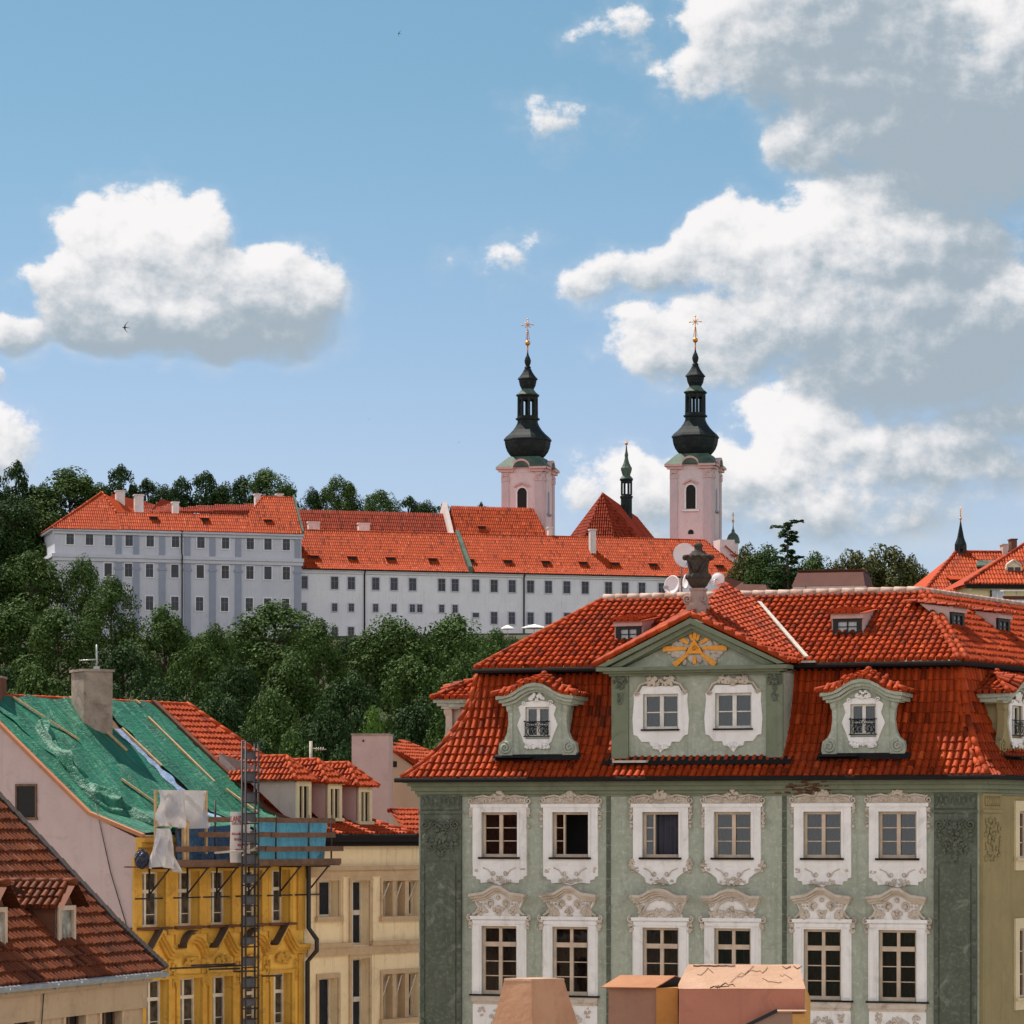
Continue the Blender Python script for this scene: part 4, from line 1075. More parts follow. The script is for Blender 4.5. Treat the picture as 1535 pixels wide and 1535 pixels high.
def stucco_up(o, cx, hw, z0, z1, mid, seed):
    """White ear-cornered surround, scrolled crest and shaped apron of an upper window."""
    e = .285; sw = hw + e; zb_ = z0 - .26; zt = z1 + .24
    t = MB()
    t.box(cx - sw, cx - hw - .0, -.07, 0, zb_, zt); t.box(cx + hw, cx + sw, -.07, 0, zb_, zt); t.box(cx - hw, cx + hw, -.07, 0, z1, zt); t.box(cx - hw, cx + hw, -.07, 0, zb_, z0 - .06)
    t.box(cx - sw - .06, cx + sw + .06, -.11, -.07, zt - .10, zt)
    t.box(cx - hw - .06, cx - hw, -.10, -.07, z0, z1 + .06); t.box(cx + hw, cx + hw + .06, -.10, -.07, z0, z1 + .06); t.box(cx - hw, cx + hw, -.10, -.07, z1, z1 + .06)
    t.build('surround', M['trim'], o)
    s = MB(); s.box(cx - hw - .08, cx + hw + .08, -.16, .1, z0 - .06, z0); s.build('sill', M['gutter'], o)
    a = MB(); za = zb_; d = .54
    if mid: pts = [(-sw - .02, 0), (sw + .02, 0), (sw - .02, -.12), (sw - .18, -.20), (sw - .36, -.34), (.46, -.48), (.30, -d), (0, -d + .04), (-.30, -d), (-.46, -.48), (-sw + .36, -.34), (-sw + .18, -.20), (-sw + .02, -.12)]
    else: pts = [(-sw, 0), (sw, 0), (sw, -.30), (sw - .10, -.33), (sw - .12, -.40), (sw - .24, -.42), (sw - .26, -d + .02), (.3, -d + .05), (0, -d - .04), (-.3, -d + .05), (-sw + .26, -d + .02), (-sw + .24, -.42), (-sw + .12, -.40), (-sw + .10, -.33), (-sw, -.30)]
    a.prism([(cx + x, za + z) for x, z in pts], -.055, 0)
    a.build('apron', M['trim'], o)
    r = MB()
    leafy(r, cx, za - d + .1, -.07, .36, .11, 26, seed, .042); leafy(r, cx - sw + .12, za - .12, -.06, .07, .07, 6, seed + 1, .03); leafy(r, cx + sw - .12, za - .12, -.06, .07, .07, 6, seed + 2, .03)
    for sx in (-1, 1):
        r.scroll(cx + sx * .2, za - .22, -.07, .09, 1.2, -sx, .016, 0 if sx > 0 else math.pi)
        r.tube([(cx + sx * .52, -.065, za - .06), (cx + sx * .35, -.075, za - .13), (cx + sx * .2, -.07, za - .3)], .016, 5)
        if mid:
            leafy(r, cx + sx * (sw + .03), za + .06, -.05, .08, .22, 16, seed + 5, .05)
    r.build('apron_relief', M['trim_old'], o)
    c = MB()
    c.prism([(cx + x, zt + z) for x, z in ((-sw - .02, 0), (sw + .02, 0), (sw - .02, .14), (sw - .3, .22), (.3, .26), (.16, .36), (-.16, .36), (-.3, .26), (-sw + .3, .22), (-sw + .02, .14))], -.06, 0)
    for sx in (-1, 1):
        c.scroll(cx + sx * (sw + .05), zt + .10, -.08, .12, 1.5, sx, .028, math.pi / 2)
        c.tube([(cx + sx * (sw - .02), -.08, zt + .2), (cx + sx * .5, -.09, zt + .26), (cx + sx * .25, -.1, zt + .20), (cx + sx * .12, -.1, zt + .32)], .032, 6)
        leafy(c, cx + sx * .42, zt + .12, -.07, .26, .07, 15, seed + 7, .04)
        leafy(c, cx + sx * (sw + .06), z1 - .05, -.06, .045, .30, 13, seed + 9, .04)
        c.sph((cx + sx * (sw + .06), -.06, z1 - .42), .06)
    leafy(c, cx, zt + .26, -.12, .17, .14, 24, seed + 3, .055)
    c.build('crest', M['trim_old'], o)

def stucco_low(o, cx, hw, z0, z1, mid, seed):
    """Tall window: jambs, moulded head, sill, and a swept hood over a shell panel."""
    e = .30; sw = hw + e; zt = z1 + .30
    t = MB()
    t.box(cx - sw, cx - hw, -.07, 0, z0 - .02, zt); t.box(cx + hw, cx + sw, -.07, 0, z0 - .02, zt); t.box(cx - hw, cx + hw, -.07, 0, z1, zt)
    t.box(cx - sw + .05, cx - hw - .06, -.10, -.07, z0 + .05, z1 + .02); t.box(cx + hw + .06, cx + sw - .05, -.10, -.07, z0 + .05, z1 + .02)
    t.box(cx - sw - .03, cx + sw + .03, -.13, -.07, zt - .1, zt); t.box(cx - sw + .04, cx + sw - .04, -.10, -.07, z1 + .06, zt - .14)
    t.build('surround', M['trim'], o)
    s = MB(); s.box(cx - sw - .05, cx + sw + .05, -.17, .08, z0 - .07, z0 - .02); s.build('sill', M['gutter'], o)
    s = MB(); s.box(cx - sw, cx + sw, -.12, 0, z0 - .24, z0 - .07); s.box(cx - sw + .04, cx + sw - .04, -.08, 0, z0 - .32, z0 - .24); s.build('sill_moulding', M['trim_old'], o)
    a = MB(); a.box(cx - sw + .02, cx + sw - .02, -.05, 0, z0 - 1.2, z0 - .32); a.build('apron', M['trim'], o)
    r = MB(); leafy(r, cx, z0 - .75, -.07, .3, .26, 46, seed, .05); leafy(r, cx - .55, z0 - .52, -.06, .1, .14, 14, seed + 1, .04); leafy(r, cx + .55, z0 - .52, -.06, .1, .14, 14, seed + 2, .04); r.build('apron_relief', M['trim_old'], o)
    # hood
    zh = zt + .02; top = zt + .86; b = sw + .0
    if mid: line = [(-b - .02, .60), (-b + .28, .60), (-.46, .64), (-.30, .74), (-.1, .80), (.1, .80), (.30, .74), (.46, .64), (b - .28, .60), (b + .02, .60)]
    else: line = [(-b - .02, .60), (-b + .24, .64), (-.44, .66), (-.26, .76), (-.1, .86), (.1, .86), (.26, .76), (.44, .66), (b - .24, .64), (b + .02, .60)]
    h = MB()
    h.band([(cx + x, zt + z + .06) for x, z in line], .09, -.34, 0); h.band([(cx + x * .96, zt + z - .03) for x, z in line], .07, -.26, 0); h.band([(cx + x * .92, zt + z - .10) for x, z in line], .07, -.17, 0)
    h.build('hood', M['trim_old'], o)
    p = MB(); g = [(x * .86, z - .16) for x, z in line]
    p.prism([(cx - b * .80, zt), (cx + b * .80, zt), (cx + b * .72, zt + .15)] + [(cx + x, zt + z) for x, z in reversed(g)] + [(cx - b * .72, zt + .15)], -.09, 0)
    p.build('hood_panel', M['trim'], o)
    r = MB()
    for sx in (-1, 1):
        if mid:
            r.tube([(cx + sx * .62, -.12, zt + .04), (cx + sx * .5, -.14, zt + .2), (cx + sx * .36, -.14, zt + .42), (cx + sx * .15, -.14, zt + .54), (cx, -.14, zt + .56)], .035, 6)
            leafy(r, cx + sx * .3, zt + .10, -.12, .28, .09, 26, seed + 4, .05); leafy(r, cx + sx * .62, zt + .3, -.12, .10, .2, 14, seed + 6, .05)
        else:
            r.scroll(cx + sx * .24, zt + .38, -.13, .13, 1.5, sx, .032, -math.pi / 2); r.sph((cx + sx * .24, -.11, zt + .38), .07)
            for k in range(3): r.sph((cx + sx * (.44 + .1 * k), -.11, zt + .47), .038); r.sph((cx + sx * (.44 + .1 * k), -.11, zt + .37), .032)
            leafy(r, cx + sx * .52, zt + .14, -.12, .16, .12, 24, seed + 4, .055)
            r.tube([(cx + sx * .68, -.1, zt + .45), (cx + sx * .60, -.12, zt + .28), (cx + sx * .72, -.12, zt + .1), (cx + sx * .82, -.12, zt + .03)], .04, 6)
        r.scroll(cx + sx * (sw + .06), zt - .05, -.1, .1, 1.3, -sx, .03, math.pi / 2); leafy(r, cx + sx * (sw + .05), zt - .26, -.08, .05, .16, 10, seed + 8, .045)
    leafy(r, cx, zt + .16, -.12, .14, .13, 16, seed + 2, .05); r.sph((cx, -.13, zt + .55), .07)
    r.build('hood_relief', M['trim_old'], o)
    return o

for i, (px, h) in enumerate(UP):
    x0, x1 = GH[i][0], GH[i][1]; cx, hw = (x0 + x1) / 2, (x1 - x0) / 2
    o = sash(cx, hw, zu0, zu1, 3, [1, 0, 3, 2, 3, 1][i], opened=(i in (1, 2)))
    stucco_up(o, cx, hw, zu0, zu1, i in (2, 3), 100 + i * 13)
for i, (px, h) in enumerate(LOW):
    x0, x1 = GH[6 + i][0], GH[6 + i][1]; cx, hw = (x0 + x1) / 2, (x1 - x0) / 2
    o = sash(cx, hw, zl0, zl1, 3, [1, 1, 2, 2, 1, 1][i], transom=gz(1419))
    stucco_low(o, cx, hw, zl0, zl1, i in (2, 3), 300 + i * 13)

def green_orders():
    zt = gz(1191); c = MB()
    # moulded main cornice along both fronts
    o = Vector((GW, 0, 0))
    for y, za, zb_ in ((-.42, gz(1172), gz(1167.5)), (-.30, gz(1177), gz(1172)), (-.20, gz(1184), gz(1177)), (-.10, gz(1189.5), gz(1184)), (-.05, gz(1193), gz(1189.5))):
        k = SN * (-y); c.hexa([(y * .9, y, za), Vector((GW, y, za)) + Vector((k.x * .9, 0, 0)), o + SD * 20 + k + Vector((0, 0, za)), Vector((y * .9, 13, za)),
                               (y * .9, y, zb_), Vector((GW, y, zb_)) + Vector((k.x * .9, 0, 0)), o + SD * 20 + k + Vector((0, 0, zb_)), Vector((y * .9, 13, zb_))])
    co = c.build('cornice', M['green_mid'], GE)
    b = MB(); rnd = random.Random(21)                          # a patch where the render has come off the brick
    for k in range(60):
        x = gx(rnd.gauss(1212, 18)); z = gz(rnd.uniform(1169, 1190)); y = -.43 if z > gz(1172) else (-.31 if z > gz(1177) else (-.21 if z > gz(1184) else -.11))
        b.box(x - rnd.uniform(.04, .12), x + rnd.uniform(.04, .12), y, y + .02, z - .02, z + .02)
    b.build('bare_brick', plaster('bare_brick', (.16, .06, .035), (.06, .04, .025), sc=6), co)
    g = MB(); y = -.56
    g.tube([(y, y, Z_EAVE - .03), (GW - y * .85, y, Z_EAVE - .03), o + SD * 20 + SN * .56 + Vector((0, 0, Z_EAVE - .03))], .07, 8, False)
    g.build('gutter', M['gutter'], GE)
    def pil(x0, x1, m, seed, cap=True):
        p = MB(); p.box(x0, x1, -.10, 0, 0, zt); n = int((zt - 8) / .5)
        p.box(x0 + .18, x1 - .18, -.13, -.10, 0, zt - 2.0)
        b = p.build('pilaster', m, GE)
        # rusticated edge blocks
        q = MB()
        for k in range(14):
            z = zt - 2.1 - k * .52
            for a in (x0, x1 - .13): q.box(a, a + .13, -.135, -.10, z - .46, z)
        q.build('edge_rustication', m, b)
        r = MB(); w = (x1 - x0) / 2; cx = (x0 + x1) / 2
        r.box(x0 - .05, x1 + .05, -.16, -.13, zt - .55, zt - .46); r.box(x0 + .05, x1 - .05, -.135, -.101, zt - .43, zt)
        for k in range(9): r.sph((x0 + .1 + k * (x1 - x0 - .2) / 8, -.14, zt - .2 + .05 * (k % 2)), .05, .05, .14, 6, 4)
        for sx in (-1, 1):
            r.scroll(cx + sx * w * .72, zt - .88, -.16, .15, 1.7, sx, .034, math.pi / 2); r.scroll(cx + sx * w * .30, zt - .88, -.15, .12, 1.6, -sx, .03, math.pi / 2)
            leafy(r, cx + sx * w * .72, zt - 1.22, -.13, .07, .26, 16, seed, .05); leafy(r, cx + sx * w * .4, zt - 1.55, -.13, .16, .16, 20, seed + 2, .05)
        leafy(r, cx, zt - 1.15, -.14, .2, .32, 40, seed + 4, .06); leafy(r, cx, zt - 1.75, -.13, .08, .16, 14, seed + 5, .05)
        r.build('capital', m, b)
    pil(gx(632), gx(693), M['green_dark'], 11); pil(gx(1401), gx(1465), M['green_dark'], 22)
    # recessed dark strips between the bays, drawn by their joints
    for px in (912.5, 1176):
        x = gx(px); s = MB()
        for k in range(20): s.box(x - .065, x + .065, -.03, 0, zt - (k + 1) * .5 + .02, zt - k * .5)
        s.build('lesene', M['green_dark'], GE)
    p = MB(); P = lambda u, d, z: o + SD * u + SN * d + Vector((0, 0, z))
    p.hexa([P(.05, 0, 0), P(.05, .1, 0), P(1.35, .1, 0), P(1.35, 0, 0), P(.05, 0, zt), P(.05, .1, zt), P(1.35, .1, zt), P(1.35, 0, zt)])
    b = p.build('side_pilaster', M['olive'], GE)
    r = MB(); rnd = random.Random(8)
    for k in range(60):
        q = P(rnd.uniform(.15, 1.25), .12, zt - rnd.uniform(.75, 1.9)); r.sph(q, .05, .05, rnd.uniform(.05, .1), 6, 4)
    for k in range(8): q = P(.2 + k * .14, .12, zt - .22); r.sph(q, .05, .05, .15, 6, 4)
    r.hexa([P(0, .1, zt - .55), P(0, .15, zt - .55), P(1.4, .15, zt - .55), P(1.4, .1, zt - .55), P(0, .1, zt - .46), P(0, .15, zt - .46), P(1.4, .15, zt - .46), P(1.4, .1, zt - .46)])
    r.build('capital', M['olive'], b)
green_orders()

# ---- mansard: a concave lower slope, an eave, and the upper roof
PROF = [(-.50, 0), (.05, .46), (.52, 1.0), (.92, 1.62), (1.22, 2.32), (1.42, 3.15)]
def prof(s):
    """(run, rise) at arc length s up the concave slope"""
    for (a, b), (c, d) in zip(PROF[:-1], PROF[1:]):
        L = math.hypot(c - a, d - b)
        if s <= L or (c, d) == PROF[-1]: return a + (c - a) * s / L, b + (d - b) * s / L
        s -= L
SL = sum(math.hypot(c - a, d - b) for (a, b), (c, d) in zip(PROF[:-1], PROF[1:]))
RUN = PROF[-1][0] + .5
lx0 = gx(602, 1166, -.5); lx1 = gx(716, 1012, PROF[-1][0]); rx0 = gx(1481, 1166, -.5); rx1 = gx(1441, 1010, PROF[-1][0])
Lc = lambda run: Vector((lx0 + (lx1 - lx0) * (run + .5) / RUN, run, 0))
Rc = lambda run: Vector((rx0 + (rx1 - rx0) * (run + .5) / RUN, run, 0))
ZT = Z_EAVE + PROF[-1][1]
def mansard():
    t = MB(); K = dict(du=.215, dv=.345, r=.083, seg=5, lift=.05)
    def front(u, s):
        a, b = prof(s); return Vector((u, a, Z_EAVE + b))
    def inside(u, s):
        a, b = prof(s)
        if not (Lc(a).x + .02 < u < Rc(a).x - .02): return False
        return True
    tiles(t, front, inside, lx0, rx0, 0, SL, **K)
    right = lambda u, s: Rc(prof(s)[0]) + SD * u + Vector((0, 0, Z_EAVE + prof(s)[1]))
    tiles(t, right, lambda u, s: u > .05, 0, 14, 0, SL, **K)
    left = lambda u, s: Lc(prof(s)[0]) + Vector((0, u, Z_EAVE + prof(s)[1]))
    tiles(t, left, lambda u, s: u > .05, 0, 5, 0, SL, **K)
    ns = 14
    for fn in (lambda u, v: (Lc(prof(v * SL)[0]).lerp(Rc(prof(v * SL)[0]), u)) + Vector((0, 0, Z_EAVE + prof(v * SL)[1])),
               lambda u, v: right(u * 16, v * SL), lambda u, v: left(u * 11, v * SL)):
        vs, fs = grid(fn, 2, ns); t.add(vs, fs)
    t.build('mansard_roof', M['tile'], GE)
    rd = MB()
    for c in (Lc, Rc):
        pts = [c(prof(SL * k / 10)[0]) + Vector((0, 0, Z_EAVE + prof(SL * k / 10)[1] + .03)) for k in range(11)]
        ridgeline(rd, pts, r=.10, step=.33)
        sh = .16 if c is Lc else -.16
        ridgeline(rd, [p + Vector((sh, -.02, -.03)) for p in pts], r=.085, step=.33)
    rd.build('ridge_tiles', M['tile'], GE)
mansard()

YE = PROF[-1][0] - .42; YR = 5.6
U0 = GF.p3(713, 1001, YE); U1 = GF.p3(1438, 990, YE); ZU = (U0.z + U1.z) / 2; U0.z = U1.z = ZU
RL = GF.p3(905, 899, YR); RR = GF.p3(1380, 888, YR); ZR = (RL.z + RR.z) / 2; RL.z = RR.z = ZR
def upper_roof():
    t = MB(); K = dict(du=.215, dv=.345, r=.083, seg=5, lift=.05)
    plane_tiles(t, [U0, U1, RR, RL], **K)
    EB = U1 + SD * 13; RB = RR + SD * 13
    plane_tiles(t, [U1, EB, RB, RR], **K)
    t.add([U0, RL, Vector((RL.x, YR + .5, ZR)), Vector((U0.x, YR + 6, ZU))], [(0, 1, 2, 3)])
    t.add([RL, RR, Vector((RR.x - 2, 11, ZU)), Vector((U0.x, 11, ZU))], [(0, 1, 2, 3)])
    t.build('upper_roof', M['tile'], GE)
    f = MB()                                                  # eave board, gutter and soffit
    f.add([U0 + Vector((0, 0, -.1)), U1 + Vector((0, 0, -.1)), Vector((rx1, PROF[-1][0] + .1, ZU - .12)), Vector((lx1, PROF[-1][0] + .1, ZU - .12))], [(0, 1, 2, 3)])
    f.add([U1 + Vector((0, 0, -.1)), EB + Vector((0, 0, -.1)), Rc(PROF[-1][0]) + SD * 13 + Vector((0, 0, ZU - .12)), Rc(PROF[-1][0]) + Vector((0, 0, ZU - .12))], [(0, 1, 2, 3)])
    f.add([Lc(PROF[-1][0]) + Vector((0, .05, ZT - .1)), Rc(PROF[-1][0]) + Vector((0, .05, ZT - .1)), Vector((rx1, PROF[-1][0] + .05, ZU)), Vector((lx1, PROF[-1][0] + .05, ZU))], [(0, 1, 2, 3)])
    top = PROF[-1][0]; z0_, z1_ = ZT - .15, ZU + .05
    for P_, D_ in ((Rc(top), SD * 13), (Lc(top), Vector((0, 9, 0)))):
        q_ = [P_ + Vector((0, .03, z0_)), P_ + D_ + Vector((0, .03, z0_)), P_ + D_ + Vector((0, .03, z1_)), P_ + Vector((0, .03, z1_))]; f.add(q_, [(0, 1, 2, 3)])
    f.tube([U0 + Vector((-.05, -.06, -.09)), U1 + Vector((.05, -.06, -.09)), EB + SN * .06 + Vector((0, 0, -.09))], .075, 8, False)
    f.build('eave', M['gutter'], GE)
    rd = MB(); ridge(rd, U0, RL, r=.11, step=.36); ridge(rd, U1, RR, r=.105, step=.36); ridge(rd, U1 + Vector((.2, .1, 0)), RR + Vector((.2, .1, 0)), r=.09, step=.36)
    rd.build('hip_tiles', M['tile'], GE)
    rd = MB(); ridge(rd, RL, RR, r=.14, step=.4, up=.05); ridge(rd, RR, RB, r=.13, step=.4, up=.04); rd.build('ridge_tiles', M['mortar'], GE)
upper_roof()

def central_gable():
    yg = .12; q = lambda px, py: GF.p3(px, py, yg)
    XL, XR = q(919, 1080).x, q(1174.5, 1080).x; zb_ = q(1040, 1140).z; zc = q(1040, 1010).z
    wn_ = []
    for a, b in ((964.5, 1017.5), (1072.5, 1127.5)):
        wn_.append((q(a, 1060).x, q(b, 1060).x, q(1040, 1092.5).z, q(1040, 1039.5).z))
    g = MB(); g.holes(XL, XR, zb_, zc, yg, wn_, .22)
    D = 3.2
    g.add([(XR, yg, zb_), (XR, D, zb_ + 2.9), (XR, D, zc), (XR, yg, zc)], [(0, 1, 2, 3)]); g.add([(XL, yg, zb_), (XL, D, zb_ + 2.9), (XL, D, zc), (XL, yg, zc)], [(0, 1, 2, 3)])
    go = g.build('gable', M['green'], GE)
    p = MB()
    for a, b in ((XL, q(943, 1080).x), (q(1150.5, 1080).x, XR)):
        p.box(a - .02, b, yg - .09, yg, zb_, zc)
    p.build('pilaster', M['green_mid'], go)
    r = MB()
    for a in (931, 1163): leafy(r, q(a, 1020).x, q(1040, 1021).z, yg - .11, .2, .2, 40, a, .05); leafy(r, q(a, 1020).x, q(1040, 1040).z, yg - .1, .07, .3, 20, a + 1, .04)
    r.build('capital', M['green_dark'], go)
    for i, (a, b, c, d) in enumerate(wn_):
        cx, hw = (a + b) / 2, (b - a) / 2; f = MB(); y = yg + .12; t = .07
        f.box(a, a + t, y - .03, y + .06, c, d); f.box(b - t, b, y - .03, y + .06, c, d); f.box(a + t, b - t, y - .03, y + .06, d - t, d); f.box(a + t, b - t, y - .05, y + .06, c, c + .08); f.box(cx - .06, cx + .06, y - .04, y + .05, c + .08, d - t)
        z = (c + d) / 2 - .02; f.box(a + t, cx - .06, y - .01, y + .03, z - .015, z + .015); f.box(cx + .06, b - t, y - .01, y + .03, z - .015, z + .015)
        o = f.build('gable_window', M['wood_white'], GE)
        MB().box(a + t, b - t, y + .008, y + .014, c + .08, d - t).build('pane', M['glass'], o)
        cu = MB(); vs, fs = grid(lambda u, v: (a + (b - a) * u, y + .16 + .04 * math.sin(u * 34), c + (d - c) * v), 24, 3); cu.add(vs, fs, True); cu.build('curtain', M['curtain'], o)
        s = MB(); s.box(a - .04, b + .04, yg - .14, yg + .1, c - .05, c); s.build('sill', M['gutter'], o)
        e = .29; t = MB()
        O = [(-1, -.70), (-.86, -.74), (-.70, -.93), (.70, -.93), (.86, -.74), (1, -.70), (1.04, -.2), (.98, .4), (1.0, .62), (.78, .68), (.66, .86), (-.66, .86), (-.78, .68), (-1.0, .62), (-.98, .4), (-1.04, -.2)]
        W2, H2 = hw + e, (d - c) / 2 + .40; zc2 = (c + d) / 2 - .04
        O = [(cx + x * W2, zc2 + z * H2) for x, z in O]
        # ring between outline and opening
        for (ax, az, bx, bz) in ((O[0][0], O[0][1], 0, 0),): pass
        t.prism([O[12], O[13], O[14], O[15], O[0], O[1], O[2], (cx - .66 * W2, c - .05), (a, c - .05), (a, d), (cx - .66 * W2, d)], yg - .06, yg)
        t.prism([O[9], (cx + .66 * W2, d), (b, d), (b, c - .05), (cx + .66 * W2, c - .05), O[3], O[4], O[5], O[6], O[7], O[8]], yg - .06, yg)
        t.prism([O[11], (cx - .66 * W2, d), (cx + .66 * W2, d), O[10]], yg - .06, yg); t.prism([O[11], O[12], (cx - .66 * W2, d)], yg - .06, yg); t.prism([O[10], (cx + .66 * W2, d), O[9]], yg - .06, yg)
        t.prism([(cx - .66 * W2, c - .05), O[2], O[3], (cx + .66 * W2, c - .05)], yg - .06, yg)
        t.build('surround', M['trim'], o)
        r = MB(); zt = O[10][1]
        for sx in (-1, 1):
            r.tube([(cx + sx * .78, yg - .08, zt - .22), (cx + sx * .62, yg - .09, zt + .05), (cx + sx * .4, yg - .1, zt + .12), (cx + sx * .3, yg - .1, zt + .3)], .035, 6); leafy(r, cx + sx * .26, zt + .14, yg - .1, .2, .12, 24, 50 + i, .055); r.scroll(cx + sx * .74, zt - .2, yg - .08, .09, 1.3, sx, .022)
        leafy(r, cx, zt + .1, yg - .1, .12, .1, 10, 60 + i, .05); r.build('crest', M['trim_old'], o)
        r = MB(); zb2 = O[2][1]; r.prism([(cx - .34, zb2), (cx - .3, zb2 - .12), (cx - .12, zb2 - .16), (cx, zb2 - .32), (cx + .12, zb2 - .16), (cx + .3, zb2 - .12), (cx + .34, zb2)], yg - .06, yg); leafy(r, cx, zb2 - .14, yg - .07, .22, .1, 22, 70 + i, .045)
        r.build('apron_relief', M['trim'], o)
    # pediment
    A = q(1040, 928); BL = q(903, 998); BR = q(1184, 998.5); zb2 = (BL.z + BR.z) / 2
    ax = (BL.x + BR.x) / 2
    c = MB()
    c.box(BL.x - .05, BR.x + .05, yg - .46, yg + .2, zb2 - .13, zb2 - .02); c.box(BL.x + .12, BR.x - .12, yg - .32, yg + .2, zb2 - .20, zb2 - .13); c.box(BL.x + .26, BR.x - .26, yg - .18, yg, zb2 - .27, zb2 - .20)
    for sx, E in ((-1, BL), (1, BR)):
        for y0, up, th in ((-.5, .0, .16), (-.36, -.16, .13), (-.22, -.29, .1)):
            P = [(E.x - sx * .02, zb2 + up * .6 + .02), (ax, A.z + up), (ax, A.z + up - th), (E.x - sx * .25, zb2 + up * .6 - .0)]
            if up: P = [(E.x - sx * .35, zb2), (ax, A.z + up), (ax, A.z + up - th), (E.x - sx * .7, zb2)]
            c.prism(P, yg + y0, yg + .2)
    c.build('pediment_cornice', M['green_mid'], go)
    t = MB(); t.prism([(BL.x + .7, zb2 - .02), (BR.x - .7, zb2 - .02), (ax, A.z - .38)], yg - .03, yg + .1); t.build('tympanum', M['green'], go)
    # gilded eye in a triangle, rays and clouds
    m = q(1043, 972); g = MB(); yy = yg - .12
    g.prism([(m.x - .27, m.z - .16), (m.x + .27, m.z - .16), (m.x, m.z + .28)], yy - .05, yy + .06)
    for a, L in ((90, .64), (36, .76), (144, .8), (-38, .8), (218, .8), (270, .46), (180, .98), (0, .98), (72, .56), (108, .56)):
        a_ = a; a = R(a); d = Vector((math.cos(a), 0, math.sin(a))); n = Vector((-d.z, 0, d.x)); o_ = Vector((m.x, yy - .01, m.z))
        p0 = o_ + d * .24; p1 = o_ + d * L; w0, w1 = .04, (.085 if L > .6 else .055)
        g.add([p0 - n * w0, p1 - n * w1, p1 + n * w1, p0 + n * w0, p0 - n * w0 + Vector((0, .08, 0)), p1 - n * w1 + Vector((0, .08, 0)), p1 + n * w1 + Vector((0, .08, 0)), p0 + n * w0 + Vector((0, .08, 0))],
              [(0, 1, 2, 3), (0, 4, 5, 1), (1, 5, 6, 2), (2, 6, 7, 3)])
    g.scroll(m.x, m.z - .02, yy - .06, .10, 1.0, 1, .02); g.sph((m.x, yy - .06, m.z - .02), .045)
    em = g.build('gilded_emblem', M['gold'], go)
    cl = MB(); rnd = random.Random(77)
    for k in range(80):
        a = rnd.uniform(0, 6.28); rr = rnd.uniform(.3, .82)
        cl.sph((m.x + rr * 1.1 * math.cos(a), yy + .07, m.z - .08 + rr * .5 * math.sin(a)), rnd.uniform(.07, .15), .05, rnd.uniform(.06, .12), 7, 5)
    cl.build('cloud_relief', M['trim_old'], em)
    # roof of the gable: raking tiles, right slope rising to the main ridge
    t = MB(); K = dict(du=.215, dv=.345, r=.083, seg=5, lift=.05)
    PA = GF.p3(1047, 926, yg - .45); PB = GF.p3(1076, 890, YR - .2); PC = GF.p3(1136, 905, YR - .6); PD = GF.p3(1204, 989, YE + .1)
    PE = Vector((BR.x + .1, yg - .45, zb2 + .05))
    def quad(A_, B_, C_, D_):
        L1 = ((B_ - A_).length + (C_ - D_).length) / 2; L2 = ((D_ - A_).length + (C_ - B_).length) / 2
        fn = lambda u, s: (D_.lerp(C_, u / L1)).lerp(A_.lerp(B_, u / L1), s / L2)
        tiles(t, fn, lambda u, s: 0 < u < L1, 0, L1, 0, L2, **K)
        vs, fs = grid(lambda a, b: fn(a * L1, b * L2), 8, 8); t.add(vs, fs)
    e1 = (PD - PA).normalized(); e2 = (PC - PD).normalized()
    def aff(p):                                               # coordinates along the rake and along the valley
        r_ = p - PA; c_ = e1.dot(e2); a1, a2 = r_.dot(e1), r_.dot(e2); return ((a1 - c_ * a2) / (1 - c_ * c_), (a2 - c_ * a1) / (1 - c_ * c_))
    Q = [aff(p) for p in (PA, PD, PC, PB)]
    su = 1 / abs(e1.cross(e2).length)
    tiles(t, lambda u, s: PA + e1 * u + e2 * s, lambda u, s: inpoly(u, s, Q), min(q_[0] for q_ in Q), max(q_[0] for q_ in Q), min(q_[1] for q_ in Q), max(q_[1] for q_ in Q), **dict(K, du=.215 * su))
    t.add([PA, PD, PC, PB], [(0, 1, 2), (0, 2, 3)])
    t.add([PA, PE, PD, PD.lerp(PA, .5)], [(0, 1, 2, 3)])
    plane_tiles(t, [PE, PD, PA], base=True, **K)
    PL = Vector((BL.x - .1, yg - .45, zb2 + .05)); PAl = Vector((ax, yg - .45, A.z + .1)); PLb = GF.p3(905, 992, YE)
    quad(PB + Vector((-.1, 0, -.05)), PAl, PL, Vector((PL.x, 2.2, ZU + .6)))
    for sx, E in ((-1, PL), (1, PE)):                          # verge tiles along the rake
        ridge(t, E + Vector((0, -.02, 0)), PAl + Vector((0, -.02, 0)), r=.085, step=.34, up=.03)
    ridge(t, PB, PC, r=.11, step=.36, up=.06)
    t.build('gable_roof', M['tile'], go)
    v = MB(); v.bar(PC + Vector((.05, -.05, .06)), PD + Vector((.12, -.05, .08)), .12, .05); v.box(PD.x - .05, PD.x + .42, PD.y - .25, PD.y + .1, PD.z - .1, PD.z - .04); v.build('valley_flashing', M['lead'], go)
    s = MB(); s.box(XL + .1, q(975, 1140).x, yg - .4, yg - .1, zb_ - .06, zb_ + .01); s.build('foot_flashing', M['lead'], go)
    s = MB(); s.add([(XL - .25, yg - .35, zb_ - .12), (XR + .3, yg - .35, zb_ - .12), (XR + .3, yg - .02, zb_ + .12), (XL - .25, yg - .02, zb_ + .12)], [(0, 1, 2, 3)]); s.build('apron_flashing', M['gutter'], go)
central_gable()

